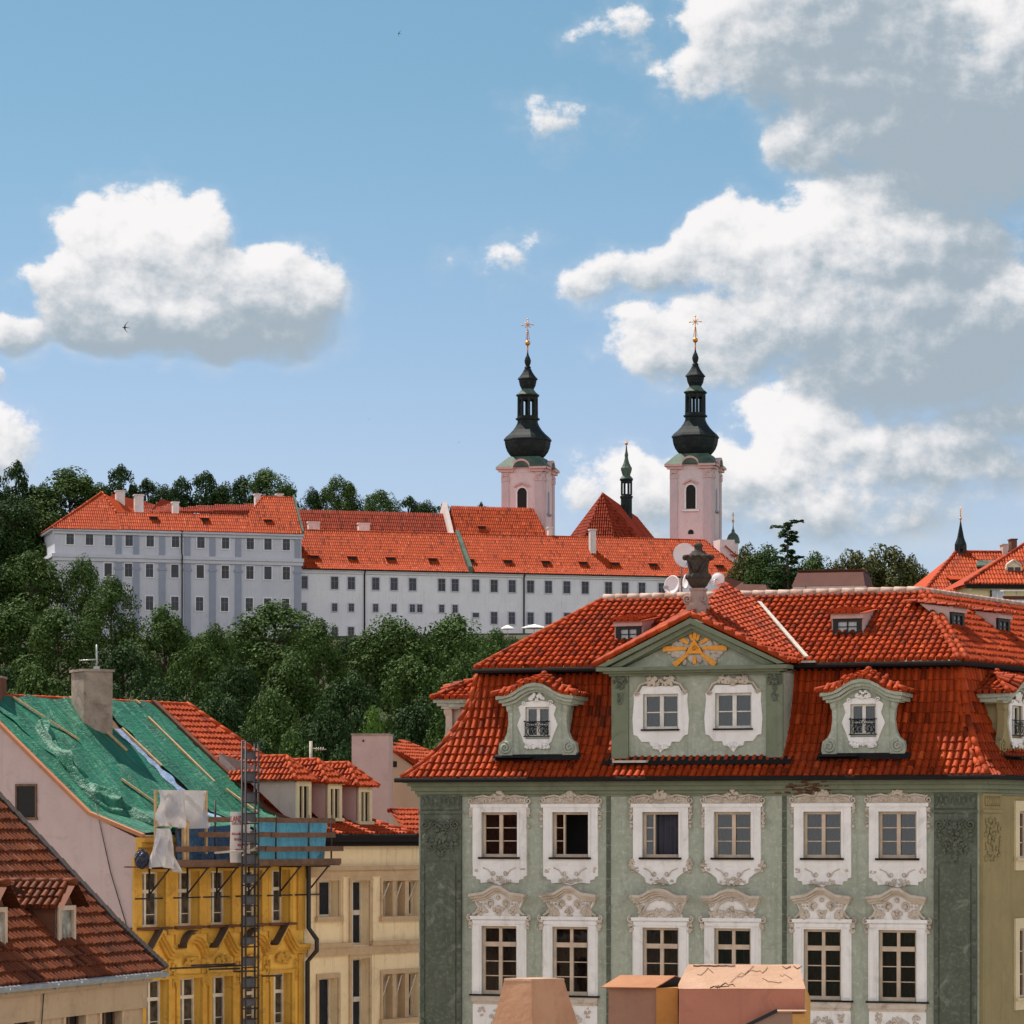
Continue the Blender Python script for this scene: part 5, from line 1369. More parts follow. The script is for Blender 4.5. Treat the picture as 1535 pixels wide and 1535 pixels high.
def dormer(org, rz, parent, seed, m_wall):
    """Baroque dormer: scrolled cheeks, arched cornice, cartouche surround, iron guard, hipped tile cap. Local origin at the foot of its front."""
    W2 = .79; H_ = 1.52
    b = MB()
    arch = [(-1.22, .0), (-1.0, .02), (-.72, .10), (-.5, .24), (-.25, .36), (0, .40), (.25, .36), (.5, .24), (.72, .10), (1.0, .02), (1.22, .0)]
    zc = 1.66
    wx0, wx1, wz0, wz1 = -.38, .38, .56, 1.46
    b.holes(-W2, W2, 0, zc, 0, [(wx0, wx1, wz0, wz1)], .2)
    b.prism([(-W2, zc), (W2, zc)] + [(x * .8, zc + z - .02) for x, z in reversed(arch[2:-2])], -.0, .1)
    L = 2.2
    b.add([(W2, 0, 0), (W2, L, 2.4), (W2, L, zc + .1), (W2, 0, zc)], [(0, 1, 2, 3)]); b.add([(-W2, 0, 0), (-W2, L, 2.4), (-W2, L, zc + .1), (-W2, 0, zc)], [(0, 1, 2, 3)])
    o = b.build('dormer', m_wall, parent, org, rz)
    s = MB()
    for sx in (-1, 1):                                         # volute buttresses
        P = [(W2, 0), (W2 + .42, 0), (W2 + .46, .12), (W2 + .42, .38), (W2 + .26, .5), (W2 + .17, .7), (W2 + .13, 1.0), (W2 + .14, 1.3), (W2 + .22, 1.5), (W2, 1.5)]
        s.prism([(sx * x, z) for x, z in P], -.04, .18, True)
        s.scroll(sx * (W2 + .23), .24, -.06, .19, 1.7, sx, .035, math.pi / 2); s.sph((sx * (W2 + .10), -.04, 1.42), .10, .07, .14)
        s.box(min(sx * W2, sx * (W2 + .3)), max(sx * W2, sx * (W2 + .3)), -.06, .5, 1.5, 1.62)
    s.build('scroll_buttress', m_wall, o)
    c = MB()
    c.band([(x, zc + z + .12) for x, z in arch], .10, -.34, .12); c.band([(x * .95, zc + z + .02) for x, z in arch], .10, -.24, .1); c.band([(x * .89, zc + z - .08) for x, z in arch], .08, -.13, .08)
    for sx in (-1, 1): c.box(min(sx * 1.22, sx * W2), max(sx * 1.22, sx * W2), .12, 1.6, zc + .0, zc + .12); c.box(min(sx * 1.14, sx * W2), max(sx * 1.14, sx * W2), .1, 1.5, zc - .12, zc - .002)
    c.build('cornice', M['green'], o)
    t = MB()
    A = [(-.62, .9), (-.55, 1.25), (-.62, 1.5), (-.48, 1.66), (-.2, 1.72), (0, 1.8)]
    left = [(wx0, wz0 - .06), (wx0, wz1), (wx0, 1.60), (-.48, 1.55), (-.6, 1.46), (-.52, 1.22), (-.64, .92), (-.5, .6), (-.44, .42), (wx0 + .02, .34)]
    t.prism(left, -.05, 0); t.prism([(-x, z) for x, z in reversed(left)], -.05, 0); t.prism([(wx0, wz1), (wx1, wz1), (wx1, 1.60), (0, 1.67), (wx0, 1.60)], -.05, 0)
    t.prism([(wx0, wz0 - .06), (wx0 + .02, .34), (-.28, .22), (-.12, .3), (0, .24), (.12, .3), (.28, .22), (wx1 - .02, .34), (wx1, wz0 - .06)], -.05, 0)
    t.build('surround', M['trim'], o)
    r = MB(); leafy(r, 0, zc + .06, -.09, .22, .12, 26, seed, .05)
    for sx in (-1, 1): r.scroll(sx * .42, 1.58, -.07, .08, 1.2, sx, .02); leafy(r, sx * .22, .28, -.06, .16, .08, 14, seed + 1, .045); r.scroll(sx * .3, .3, -.06, .1, 1.2, -sx, .02)
    r.build('relief', M['trim'], o)
    f = MB(); y = .1; t_ = .06
    f.box(wx0, wx0 + t_, y - .03, y + .05, wz0, wz1); f.box(wx1 - t_, wx1, y - .03, y + .05, wz0, wz1); f.box(wx0 + t_, wx1 - t_, y - .03, y + .05, wz1 - t_, wz1); f.box(wx0 + t_, wx1 - t_, y - .03, y + .05, wz0, wz0 + t_); f.box(-.05, .05, y - .04, y + .05, wz0 + t_, wz1 - t_)
    f.box(wx0 + t_, -.05, y - .01, y + .03, wz0 + .36, wz0 + .39); f.box(.05, wx1 - t_, y - .01, y + .03, wz0 + .36, wz0 + .39)
    f.build('window_frame', M['wood_white'], o)
    MB().box(wx0 + t_, wx1 - t_, y + .008, y + .014, wz0 + t_, wz1 - t_).build('pane', M['glass'], o)
    cu = MB(); vs, fs = grid(lambda u, v: (wx0 + (wx1 - wx0) * u, y + .14 + .03 * math.sin(u * 26), wz0 + (wz1 - wz0) * v), 20, 2); cu.add(vs, fs, True); cu.build('curtain', M['curtain'], o)
    g = MB(); yb = -.12
    g.tube([(wx0 - .02, -.02, wz0 + .48), (wx0 - .02, yb, wz0 + .46), (wx1 + .02, yb, wz0 + .46), (wx1 + .02, -.02, wz0 + .48)], .014, 5); g.tube([(wx0 - .02, -.02, wz0 + .03), (wx0 - .02, yb, wz0 + .02), (wx1 + .02, yb, wz0 + .02), (wx1 + .02, -.02, wz0 + .03)], .018, 5)
    for sx in (-1, 1):
        g.scroll(sx * .17, wz0 + .18, yb, .17, 1.5, sx, .014, -math.pi / 2); g.scroll(sx * .28, wz0 + .36, yb, .09, 1.4, -sx, .012); g.scroll(sx * .08, wz0 + .36, yb, .08, 1.2, sx, .012); g.tube([(sx * .36, yb, wz0 + .02), (sx * .36, yb, wz0 + .5)], .012, 5)
    g.build('iron_guard', M['iron'], o)
    # hipped, slightly swept tile cap running back into the mansard
    rt = MB(); K = dict(du=.205, dv=.3, r=.08, seg=5, lift=.045)
    zr = zc + .74; e = 1.34
    apex = Vector((0, .62, zr)); back = Vector((0, 2.6, zr + .12))
    ya = -.36
    F_ = [Vector((x * 1.06, ya, zc + z + .14)) for x, z in arch]
    # front hip follows the arched cornice
    n = 12; tl = lambda x: F_[0].z + .40 * max(0.0, math.cos(min(1.0, abs(x) / .95) * math.pi / 2)) ** 1.5
    def front(u, s):
        k = max(0.0, min(1, s / .95)); return Vector((u * (1 - .0 * k), ya + (apex.y - ya) * k, tl(u) + (zr - tl(u)) * k ** .9))
    tiles(rt, front, lambda u, s: abs(u) < e * (1 - s / 1.05), -e, e, 0, .95, **K)
    vs, fs = grid(lambda a, b: front((a * 2 - 1) * e * (1 - b), b * .95), 10, 6); rt.add(vs, fs)
    for sx in (-1, 1):
        Le = 2.4
        def side(u, s, sx=sx):
            k = max(0.0, s / 1.55); x = sx * e * (1 - k); z = F_[0].z + (zr - F_[0].z) * (k ** 1.25); return Vector((x, ya + u, z))
        tiles(rt, side, lambda u, s: u > (apex.y - ya) * (s / 1.55) + .05, 0, Le + .5, 0, 1.55, **K)
        vs, fs = grid(lambda a, b, side=side: side((apex.y - ya) * b + a * (Le - (apex.y - ya) * b), b * 1.55), 4, 8); rt.add(vs, fs)
        hp = [Vector((sx * e * (1 - k), ya + (apex.y - ya) * k, F_[0].z + (zr - F_[0].z) * (k ** 1.25) + .03)) for k in (0, .25, .5, .75, 1)]
        ridgeline(rt, hp, r=.09, step=.3)
    ridge(rt, apex, back, r=.1, step=.34)
    rt.sph(apex + Vector((0, -.02, .06)), .12)
    rt.build('dormer_roof', M['tile'], o)
    fl = MB(); fl.box(-W2 - .5, -.1, -.42, -.1, -.06, -.02); fl.add([(-W2 - .55, -.3, -.14), (W2 + .6, -.3, -.14), (W2 + .6, .02, .06), (-W2 - .55, .02, .06)], [(0, 1, 2, 3)]); fl.build('foot_flashing', M['gutter'], o)
    return o
yd = .12
d1 = GF.p3(806, 1133, yd); d2 = GF.p3(1294.5, 1131, yd)
dormer(d1, 0, GE, 5, M['green']); dormer(d2, 0, GE, 6, M['green'])
ra = math.atan2(SD.y, SD.x)
p = Rc(-.5) + SD * 3.4; dormer((p.x - SN.x * .62, p.y - SN.y * .62, d2.z), ra, GE, 7, M['olive'])
p = Rc(-.5) + SD * 7.6; dormer((p.x - SN.x * .62, p.y - SN.y * .62, d2.z), ra, GE, 8, M['olive'])
lz = d1.z; dormer((lx0 + .62, 2.6, lz), -math.pi / 2, GE, 9, M['trim_old'])

M['pinkish'] = plaster('pink_render', (.50, .36, .33), (.44, .31, .29), sc=1.2, stain=(.3, .2, .18), amt=.4)
def attic_dormer(p, w, rz, up, parent):
    """Shed dormer in the upper roof: tiled lid, pale cheeks, black window box. up = roof rise per metre of depth."""
    h = .64; L = h / (up - .12)
    o = MB().box(-w / 2, w / 2, -.08, .06, h - .17, h).build('roof_dormer', M['pinkish'], parent, p, rz)
    c = MB()
    for sx in (-1, 1):
        x = sx * (w / 2 - .04); c.add([(x - .04, .06, 0), (x - .04, .06, h - .02), (x - .04, L, h + .12 * L), (x + .04, .06, 0), (x + .04, .06, h - .02), (x + .04, L, h + .12 * L)], [(0, 1, 2), (3, 5, 4), (1, 2, 5, 4), (0, 1, 4, 3)])
    c.build('cheek', M['pinkish'], o)
    b = MB(); b.box(-w / 2 + .06, -w / 2 + .2, -.02, .12, 0, h - .17); b.box(w / 2 - .2, w / 2 - .06, -.02, .12, 0, h - .17); b.box(-w / 2 + .2, w / 2 - .2, -.02, .12, h - .26, h - .17); b.box(-w / 2 + .06, w / 2 - .06, -.06, .12, -.02, .08); b.box(-.015, .015, .0, .05, .08, h - .26); b.box(-w / 2 + .2, w / 2 - .2, .0, .05, .22, .24)
    b.build('window_frame', M['iron'], o)
    MB().box(-w / 2 + .2, w / 2 - .2, .06, .07, .08, h - .26).build('pane', M['zinc'], o)
    t = MB(); K = dict(du=.2, dv=.3, r=.08, seg=5, lift=.045)
    plane_tiles(t, [Vector((-w / 2 - .1, -.18, h - .02)), Vector((w / 2 + .1, -.18, h - .02)), Vector((w / 2 + .1, L + .4, h + .12 * (L + .5))), Vector((-w / 2 - .1, L + .4, h + .12 * (L + .5)))], **K)
    t.build('dormer_roof', M['tile'], o)
    return o
ru = (ZR - ZU) / (YR - YE)
for px, py, w in ((942, 962, .92), (1270, 951, .98)):
    lo, hi = YE, YR
    for _ in range(30):
        mdl = (lo + hi) / 2; z = GF.fy(px, py, mdl)[1]
        if z > ZU + (mdl - YE) * ru: lo = mdl
        else: hi = mdl
    q_ = GF.p3(px, py, mdl); attic_dormer(q_, w, 0, ru, GE)
run_r = abs((RR - U1).dot(SN)); rur = (ZR - ZU) / run_r
for u, dn in ((3.2, 1.5), (6.6, 1.5)):
    q_ = U1 + SD * u - SN * dn + Vector((0, 0, rur * dn)); attic_dormer(q_, 1.0, ra, rur, GE)

def roof_urn():
    p = GF.w(GF.p3(1047, 921, .9)); u = p.y / F
    e = empty('stone_urn', p, GF.a); tag(e, 'weathered dark stone urn with a mask and frilled rim on a pedestal above the pediment', 'urn')
    st = plaster('weathered_sandstone', (.075, .058, .047), (.04, .032, .027), sc=4, stain=(.30, .24, .19), amt=.35, bump=1.0); st2 = plaster('pink_sandstone', (.40, .28, .24), (.30, .20, .17), sc=3, stain=(.12, .09, .08), amt=.5, bump=.7)
    s = lambda l: [(r * u, z * u) for r, z in l]
    b = MB(); b.box(-17 * u, 17 * u, -15 * u, 15 * u, -34 * u, 4 * u); b.box(-15 * u, 15 * u, -13 * u, 13 * u, 4 * u, 14 * u); b.lathe(s([(14, 14), (12, 20), (11, 34), (12.5, 36), (12.5, 39)]), 4, ph=math.pi / 4, sx=1.25, sy=1.2)
    for sx in (-1, 1): b.scroll(sx * 13 * u, 22 * u, -13 * u, 7 * u, 1.5, sx, 2 * u, -math.pi / 2)
    b.build('pedestal', st2, e)
    v = MB(); v.lathe(s([(9, 39), (13, 43), (15, 47), (17.5, 52), (18.5, 57), (18, 60), (15.5, 62), (14.5, 66), (14.5, 72), (16.5, 79), (19, 83), (20.5, 86), (19, 88), (17, 89)]), 20, smooth=True)
    rnd = random.Random(2)
    for k in range(14):
        a = 2 * math.pi * k / 14; v.sph((20.5 * u * math.cos(a), 20.5 * u * math.sin(a), (85 + 1.5 * (k % 2)) * u), 4.2 * u, 4.2 * u, (4.5 - 2 * (k % 2)) * u, 7, 5); v.sph((17 * u * math.cos(a), 17 * u * math.sin(a), 56 * u), 3.4 * u, 3.4 * u, 4 * u, 7, 5)
    v.sph((0, -15 * u, 70 * u), 6 * u, 4 * u, 8 * u); v.sph((0, -19 * u, 69 * u), 1.8 * u, 2 * u, 3 * u); v.sph((-2.6 * u, -18 * u, 73 * u), 1.3 * u); v.sph((2.6 * u, -18 * u, 73 * u), 1.3 * u); v.sph((0, -18 * u, 64.5 * u), 2.4 * u, 1.4 * u, 1.2 * u)
    for sx in (-1, 1): v.tube([(sx * 13 * u, -8 * u, 80 * u), (sx * 11 * u, -13 * u, 72 * u), (sx * 5 * u, -15 * u, 60 * u)], 2.2 * u, 6)
    v.build('bowl', st, e)
    l = MB(); l.lathe(s([(17, 88), (13, 91), (10.5, 93), (10.5, 94.5), (6.5, 95.5), (5.5, 100), (7, 102), (7, 104), (4.5, 106.5), (2, 107.5)]), 18, smooth=True); l.build('lid', st, e)
roof_urn()

def dish(px, py, rx, ry, Y, rz, tilt, label, back=False):
    p = at(px, py, Y); u = Y / F
    e = empty('satellite_dish', p, rz); tag(e, label, 'satellite dish', 'satellite dishes on the green palace roof')
    M.setdefault('dish', flat('white_dish_enamel', (.72, .68, .68), .4, sc=2, var=.06))
    r = rx * u; b = MB(); n = 24; ring = 5; vs = []; fs = []
    for lay in (0, 1):
        for j in range(ring + 1):
            q = j / ring
            for k in range(n):
                a = 2 * math.pi * k / n; vs.append((r * q * math.cos(a), -.18 * r * q * q * 1.6 + (0 if lay == 0 else .03), ry * u * q * math.sin(a)))
    N = (ring + 1) * n
    for lay in (0, 1):
        for j in range(ring):
            for k in range(n): fs.append(tuple(lay * N + i for i in (j * n + k, j * n + (k + 1) % n, (j + 1) * n + (k + 1) % n, (j + 1) * n + k)))
    fs += [(ring * n + k, ring * n + (k + 1) % n, N + ring * n + (k + 1) % n, N + ring * n + k) for k in range(n)]
    b.add(vs, fs, True); o = b.build('reflector', M['dish'], e); o.rotation_euler = (tilt, 0, 0)
    a = MB(); a.tube([(0, .06, 0), (0, .3, -.05), (0, .3, -1.4)], .03, 6); a.tube([(0, -.1, -ry * u * .85), (0, -.6 * r - .2, -.25 * r)], .012, 5); a.box(-.05, .05, -.6 * r - .3, -.6 * r - .15, -.25 * r - .05, -.25 * r + .05)
    a.build('mount', M['zinc'], e)
dish(1026, 834, 19, 19, 108.5, R(14), R(-12), 'round white satellite dish behind the left shoulder of the stone urn')
dish(1009, 878, 14, 15, 107.6, R(-38), R(-10), 'white satellite dish seen three-quarter, left of the stone urn')
dish(1030, 872, 9, 12, 108.2, R(-62), R(-8), 'small white satellite dish turned aside between the urn and its neighbour')
dish(1075, 868, 11, 11, 108.2, R(160), R(8), 'small pinkish satellite dish right of the stone urn')
# ------------------------------------------------------------------ the row at the left: ochre house under repair, cream house, near house
M['ochre'] = plaster('ochre_render', (.80, .49, .11), (.70, .40, .075), sc=1.0, stain=(.22, .12, .03), amt=.6, streak=(.36, .20, .05), bump=.5)
M['ochre_trim'] = plaster('ochre_stucco', (.62, .35, .065), (.50, .27, .05), sc=2.2, stain=(.16, .09, .03), amt=.6, bump=.7)
M['cream'] = plaster('cream_render', (.88, .69, .45), (.80, .61, .39), sc=.9, stain=(.36, .25, .14), amt=.4, streak=(.46, .33, .18))
M['cream_trim'] = plaster('sandy_trim', (.56, .40, .25), (.46, .32, .20), sc=2, stain=(.2, .13, .08), amt=.5)
M['gable_pink'] = plaster('dusty_pink_render', (.50, .37, .35), (.44, .33, .31), sc=.7, stain=(.33, .25, .23), amt=.5, streak=(.38, .29, .27))
M['tan'] = plaster('tan_render', (.46, .33, .21), (.40, .28, .18), sc=1, stain=(.2, .14, .09), amt=.5, streak=(.24, .17, .11))
M['soot'] = plaster('sooty_plaster', (.34, .28, .23), (.20, .15, .12), sc=2.0, stain=(.07, .055, .045), amt=.7, bump=.7)
M['timber'] = flat('raw_batten', (.50, .33, .16), .75, sc=5, bump=.3)
M['plank'] = flat('weathered_plank', (.13, .068, .04), .8, sc=4, var=.35, bump=.4)
M['pane_old'] = flat('old_curtained_pane', (.07, .062, .055), .15, sc=3, var=.75, spec=.3)
M['steel'] = flat('dark_scaffold_steel', (.035, .033, .034), .5, .5)
M['rust'] = plaster('rusty_brown_sheet', (.15, .06, .035), (.10, .045, .03), sc=2)

def tarpmat(name, a, b_, rough=.35, sheer=.12, wr=1.0):
    m, nt, b = newmat(name); t = NT(nt)
    v = t.coord((2.6, .35, .35)); n = t.noise(v, 1.7, 6, .62, .8)
    k = t.mix(t.rng(n, .3, .7), a, b_); k = t.mix(t.rng(t.noise(t.coord((.9, 1.6, 1.6)), 2.2, 5, .65, 1.0), .58, .8, 0, .4), k, tuple(min(.8, x * 1.8 + .05) for x in a))  # darker streaks along the slope paint in the shade of wrinkles and folds
    nt.links.new(k, b.inputs['Base Color']); b.inputs['Roughness'].default_value = rough
    h = t.math('ADD', t.noise(t.coord((1.6, .35, .35)), 2.2, 5, .6, 1.0), t.math('MULTIPLY', t.noise(t.coord((.9, 2.2, 2.2)), 2.6, 4, .6, .8), .6))
    nt.links.new(t.bump(h, wr, .10), b.inputs['Normal'])
    tr = nt.nodes.new('ShaderNodeBsdfTranslucent'); nt.links.new(k, tr.inputs[0])
    mx = nt.nodes.new('ShaderNodeMixShader'); mx.inputs[0].default_value = sheer
    nt.links.new(b.outputs[0], mx.inputs[1]); nt.links.new(tr.outputs[0], mx.inputs[2]); nt.links.new(mx.outputs[0], nt.nodes['Material Output'].inputs[0])
    return m
M['tarp'] = tarpmat('green_tarpaulin', (.003, .065, .038), (.012, .20, .11), .55)
M['tarp_blue'] = tarpmat('blue_plastic_sheet', (.035, .19, .32), (.08, .32, .44), .2, .3)
M['tarp_pale'] = tarpmat('pale_blue_sheet', (.22, .32, .50), (.36, .44, .60), .3)
M['sheet_white'] = tarpmat('white_dust_sheet', (.54, .52, .535), (.47, .45, .475), .7, .15, .5)

LF = Frame(203, 112, 55)
LE = LF.empty('ochre_house', 'ochre yellow stucco house under repair with dusty pink gable end and half tarped roof', 'house')
# roof profile taken on the gable plane x = 0: (depth, height)
ey_, ez_ = LF.fx(216, 1253, 0)
GPT = [LF.fx(px, py, 0) for px, py in ((216, 1253), (135, 1219), (65, 1150), (0, 1085), (-42, 1043))]
ye = GPT[0][0]; YRG, ZRG = GPT[-1]
XM = LF.fy(455, 1400)[0]                                    # party line between the ochre and the cream house
XT = LF.fy(400, 1232, GPT[1][0])[0]                         # tarp ends here
XRG = LF.fy(281, 1064, YRG)[0]                              # ridge end, where the hip starts down
ZEV = GPT[0][1]
XEV = LF.fy(619, 1243, ye)[0]                               # hip foot at the eave
def lprof(s):
    for (a, b), (c, d) in zip(GPT[:-1], GPT[1:]):
        L = math.hypot(c - a, d - b)
        if s <= L or (c, d) == GPT[-1]: return a + (c - a) * s / L, b + (d - b) * s / L
        s -= L
LSL = sum(math.hypot(c - a, d - b) for (a, b), (c, d) in zip(GPT[:-1], GPT[1:]))
HIPX = lambda s: XEV + (XRG - XEV) * s / LSL
def lroof(u, s, h=0.0):
    a, b = lprof(s); a2, b2 = lprof(min(LSL, s + .05)); a0, b0 = lprof(max(0, s - .05))
    n = Vector((0, -(b2 - b0), a2 - a0)); n.normalize()
    return Vector((u, a, b)) + n * h

def lwall_windows():
    ch = [(227, 18.5, 1308, 1391), (280, 16, 1306, 1387), (329, 16, 1305, 1386), (376, 14, 1305, 1384), (418, 14, 1303, 1383)]
    c2 = [(233, 17, 1469, 1550), (284, 17, 1464, 1545), (331, 15.5, 1463, 1543), (377, 14, 1462, 1541), (421, 14, 1460, 1538)]
    H = []
    for lst in (ch, c2):
        za = sum(LF.fy(p, b)[1] for p, h, a, b in lst) / 5; zb_ = sum(LF.fy(p, a)[1] for p, h, a, b in lst) / 5
        for p, h, a, b in lst: H.append((LF.fy(p - h, a)[0], LF.fy(p + h, a)[0], za, zb_))
    return H
LH = lwall_windows()

def ochre():
    w = MB(); ztop = ZEV - .05
    w.holes(.02, XM, 0, ztop, 0, LH, .42); w.build('wall', M['ochre'], LE)
    g = MB(); prof_ = [(0, 0)] + [(max(0, y), z - .06) for y, z in GPT] + [(2 * YRG - y, z - .06) for y, z in reversed(GPT[:-1])] + [(2 * YRG, 0)]
    wy0, wz1 = LF.fx(56, 1175); wy1, wz0 = LF.fx(24, 1227)
    g.prismx(prof_, 0, .02); g.prismx(prof_, .02, .35)
    g.build('gable_wall', M['gable_pink'], LE)
    o = MB(); 
    for a, b in ((wy0, wy0 + .07), (wy1 - .07, wy1)): o.box(-.05, .0, a, b, wz0, wz1)
    o.box(-.05, 0, wy0 + .07, wy1 - .07, wz1 - .08, wz1); o.box(-.07, 0, wy0 - .03, wy1 + .03, wz0 - .05, wz0 + .04)
    f = o.build('gable_window', M['plank'], LE); MB().box(-.02, -.004, wy0 + .07, wy1 - .07, wz0 + .04, wz1 - .08).build('pane', M['dark'], f)
    v = MB(); v.hexa  # verge boards along the gable
    pts = [Vector((-.05, y - .02, z)) for y, z in GPT]
    for a, b in zip(pts[:-1], pts[1:]): v.bar(a, b + (b - a) * .01, .16, .12)
    v.build('verge', plaster('terracotta_verge', (.44, .19, .10), (.36, .15, .08)), LE)
    c = MB(); a = LF.fx(143, 1205, -.06); b = LF.fx(197, 1412, -.06); c.tube([(-.06, a[0], a[1]), (-.06, (a[0] + b[0]) / 2 + .12, (a[1] + b[1]) / 2), (-.06, b[0], b[1])], .018, 5); c.build('cable', M['steel'], LE)
    # cornices, strips, windows
    k = MB()
    for y, z0, z1 in ((-.42, ztop - .16, ztop), (-.28, ztop - .34, ztop - .16), (-.12, ztop - .62, ztop - .34)): k.box(0, XM, y, 0, z0, z1)
    zs = LF.fy(350, 1425)[1]
    zs1 = zs + .14
    cx = [(h[0] + h[1]) / 2 for h in LH[5:]]
    line = [(.0, zs1)]
    for i, x in enumerate(cx):
        hh = .62
        if i % 2 == 0: line += [(x - .62, zs1), (x - .5, zs1 + .08), (x, zs1 + hh + .1), (x + .5, zs1 + .08), (x + .62, zs1)]
        else: line += [(x - .62, zs1)] + [(x - .56 * math.cos(math.pi * q / 6), zs1 + .5 * math.sin(math.pi * q / 6) + .04) for q in range(1, 6)] + [(x + .62, zs1)]
    line.append((XM, zs1))
    k.band(line, .12, -.36, 0); k.band([(x, z - .12) for x, z in line], .10, -.26, 0); k.band([(x, z - .22) for x, z in line], .12, -.15, 0)
    k.build('cornice', M['ochre_trim'], LE)
    lid = MB()
    for i, x in enumerate(cx):
        if i % 2 == 0:
            lid.hexa([(x - .62, -.40, zs1 + .02), (x, -.40, zs1 + .74), (x, .0, zs1 + .74), (x - .62, .0, zs1 + .02), (x - .62, -.40, zs1 + .05), (x, -.40, zs1 + .77), (x, .0, zs1 + .77), (x - .62, .0, zs1 + .05)])
        else:
            n = 6; P = [(x - .6 * math.cos(math.pi * q / (2 * n)), zs1 + .56 * math.sin(math.pi * q / (2 * n)) + .06) for q in range(n + 1)]
            lid.band([(a, z + .02) for a, z in P], .04, -.40, 0)
    lid.build('pediment_lead', flat('brown_lead_cover', (.085, .058, .042), .8), LE)
    p = MB()
    edges = [.05] + [(LH[i][1] + LH[i + 1][0]) / 2 for i in range(4)] + [XM - .2]
    for x in edges:
        p.box(x - .2, x + .2, -.09, 0, zs1 + .5, ztop - .62); p.box(x - .14, x + .14, -.06, 0, 0, zs1 - .36)
    p.build('pilaster', M['ochre_trim'], LE)
    for i, (x0, x1, z0, z1) in enumerate(LH):
        y = .36; m = (x0 + x1) / 2
        f = MB(); t = .07
        f.box(x0 - .05, x0 + t, y - .05, y + .05, z0, z1); f.box(x1 - t, x1 + .05, y - .05, y + .05, z0, z1); f.box(x0 + t, x1 - t, y - .05, y + .05, z1 - t, z1); f.box(x0 + t, x1 - t, y - .05, y + .05, z0, z0 + t); f.box(m - .05, m + .05, y - .07, y + .05, z0 + t, z1 - t)
        zt = z0 + (z1 - z0) * .64; f.box(x0 + t, m - .05, y - .07, y + .05, zt - .06, zt + .06); f.box(m + .05, x1 - t, y - .07, y + .05, zt - .06, zt + .06)
        for q in (.33,):
            f.box(x0 + t, m - .05, y - .02, y + .03, z0 + (zt - z0) * q, z0 + (zt - z0) * q + .03); f.box(m + .05, x1 - t, y - .02, y + .03, z0 + (zt - z0) * q, z0 + (zt - z0) * q + .03)
        o = f.build('window', M['wood_white'], LE)
        MB().box(x0 + t, x1 - t, y + .01, y + .02, z0 + t, z1 - t).build('pane', M['pane_old'], o)
        s = MB(); s.box(x0 - .22, x1 + .22, -.24, .3, z0 - .09, z0 - .005); s.build('sill', M['rust'], o)
        s = MB()
        for a, b in ((x0 - .17, x0), (x1, x1 + .17)): s.box(a, b, -.10, 0, z0, z1 + .12)
        s.box(x0, x1, -.10, 0, z1, z1 + .12)
        if i < 5: s.box(x0 - .1, x1 + .1, -.07, 0, z0 - .62, z0 - .12)
        s.build('surround', M['ochre_trim'], o)
        if i >= 5:
            r = MB()
            for sx, x in ((-1, x0 - .22), (1, x1 + .22)):
                leafy(r, x, z1 + .1, -.1, .05, .42, 18, i, .05); r.tube([(x, -.1, z1 + .5), (x + sx * .05, -.12, z1 + .2), (x - sx * .02, -.1, z1 - .3)], .03, 5)
            leafy(r, m, z1 + .55, -.14, .36, .2, 44, i + 4, .065); r.scroll(m - .3, z1 + .5, -.13, .12, 1.3, -1, .03); r.scroll(m + .3, z1 + .5, -.13, .12, 1.3, 1, .03)
            r.build('relief', M['ochre_trim'], o)
    d = MB(); x = XM - .02; d.tube([(x, -.2, 0), (x, -.2, zs - .5), (x, -.62, zs - .1), (x, -.62, zs + .3), (x, -.25, zs + .7), (x, -.25, ztop - .5), (x - .1, -.7, ztop)], .085, 8); d.build('downpipe', M['steel'], LE)
    # roof: battened clay tiles at the right, bare boards under the sheets
    t = MB(); K = dict(du=.215, dv=.36, r=.08, seg=5, lift=.055)
    tiles(t, lroof, lambda u, s: XT + .1 < u < HIPX(s) - .05, XT, XEV, .05, LSL, **K)
    vs, fs = grid(lambda a, b: lroof(XT + (HIPX(b * LSL) - XT) * a, b * LSL, .004), 2, 12); t.add(vs, fs)
    hp = [lroof(HIPX(LSL * k / 10), LSL * k / 10) for k in range(11)]
    bk = Vector((XEV, 2 * YRG - ye, ZEV))
    vs, fs = grid(lambda a, b: hp[int(round(b * 10))].lerp(bk, a), 1, 10); t.add(vs, fs)
    t.add([(XT - 9, YRG, ZRG), (XRG, YRG, ZRG), bk, (0, bk.y, ZEV)], [(0, 1, 2, 3)])
    t.build('tiled_roof', M['tile_new'], LE)
    rd = MB(); ridgeline(rd, [h + Vector((0, 0, .04)) for h in hp], r=.12, step=.38); ridge(rd, Vector((.1, YRG, ZRG + .0)), Vector((XRG, YRG, ZRG)), r=.12, step=.38); rd.build('ridge_tiles', M['tile_new'], LE)
    b = MB(); vs, fs = grid(lambda a, c: lroof(.05 + (XT - .0) * a, c * LSL, -.02), 2, 12); b.add(vs, fs); b.build('roof_boards', M['plank'], LE)
    e = MB()
    for q in range(24):                                       # fire wall edge between the sheet and the tiles
        e.bar(lroof(XT, LSL * q / 24, .10), lroof(XT, LSL * (q + 1.02) / 24, .10), .22, .2)
    e.build('roof_edge_board', M['rust'], LE)
    g = MB(); g.tube([(XM - .4, ye - .12, ZEV - .05), (XEV, ye - .12, ZEV - .05)], .09, 8, False); g.build('gutter', M['gutter'], LE)
ochre()

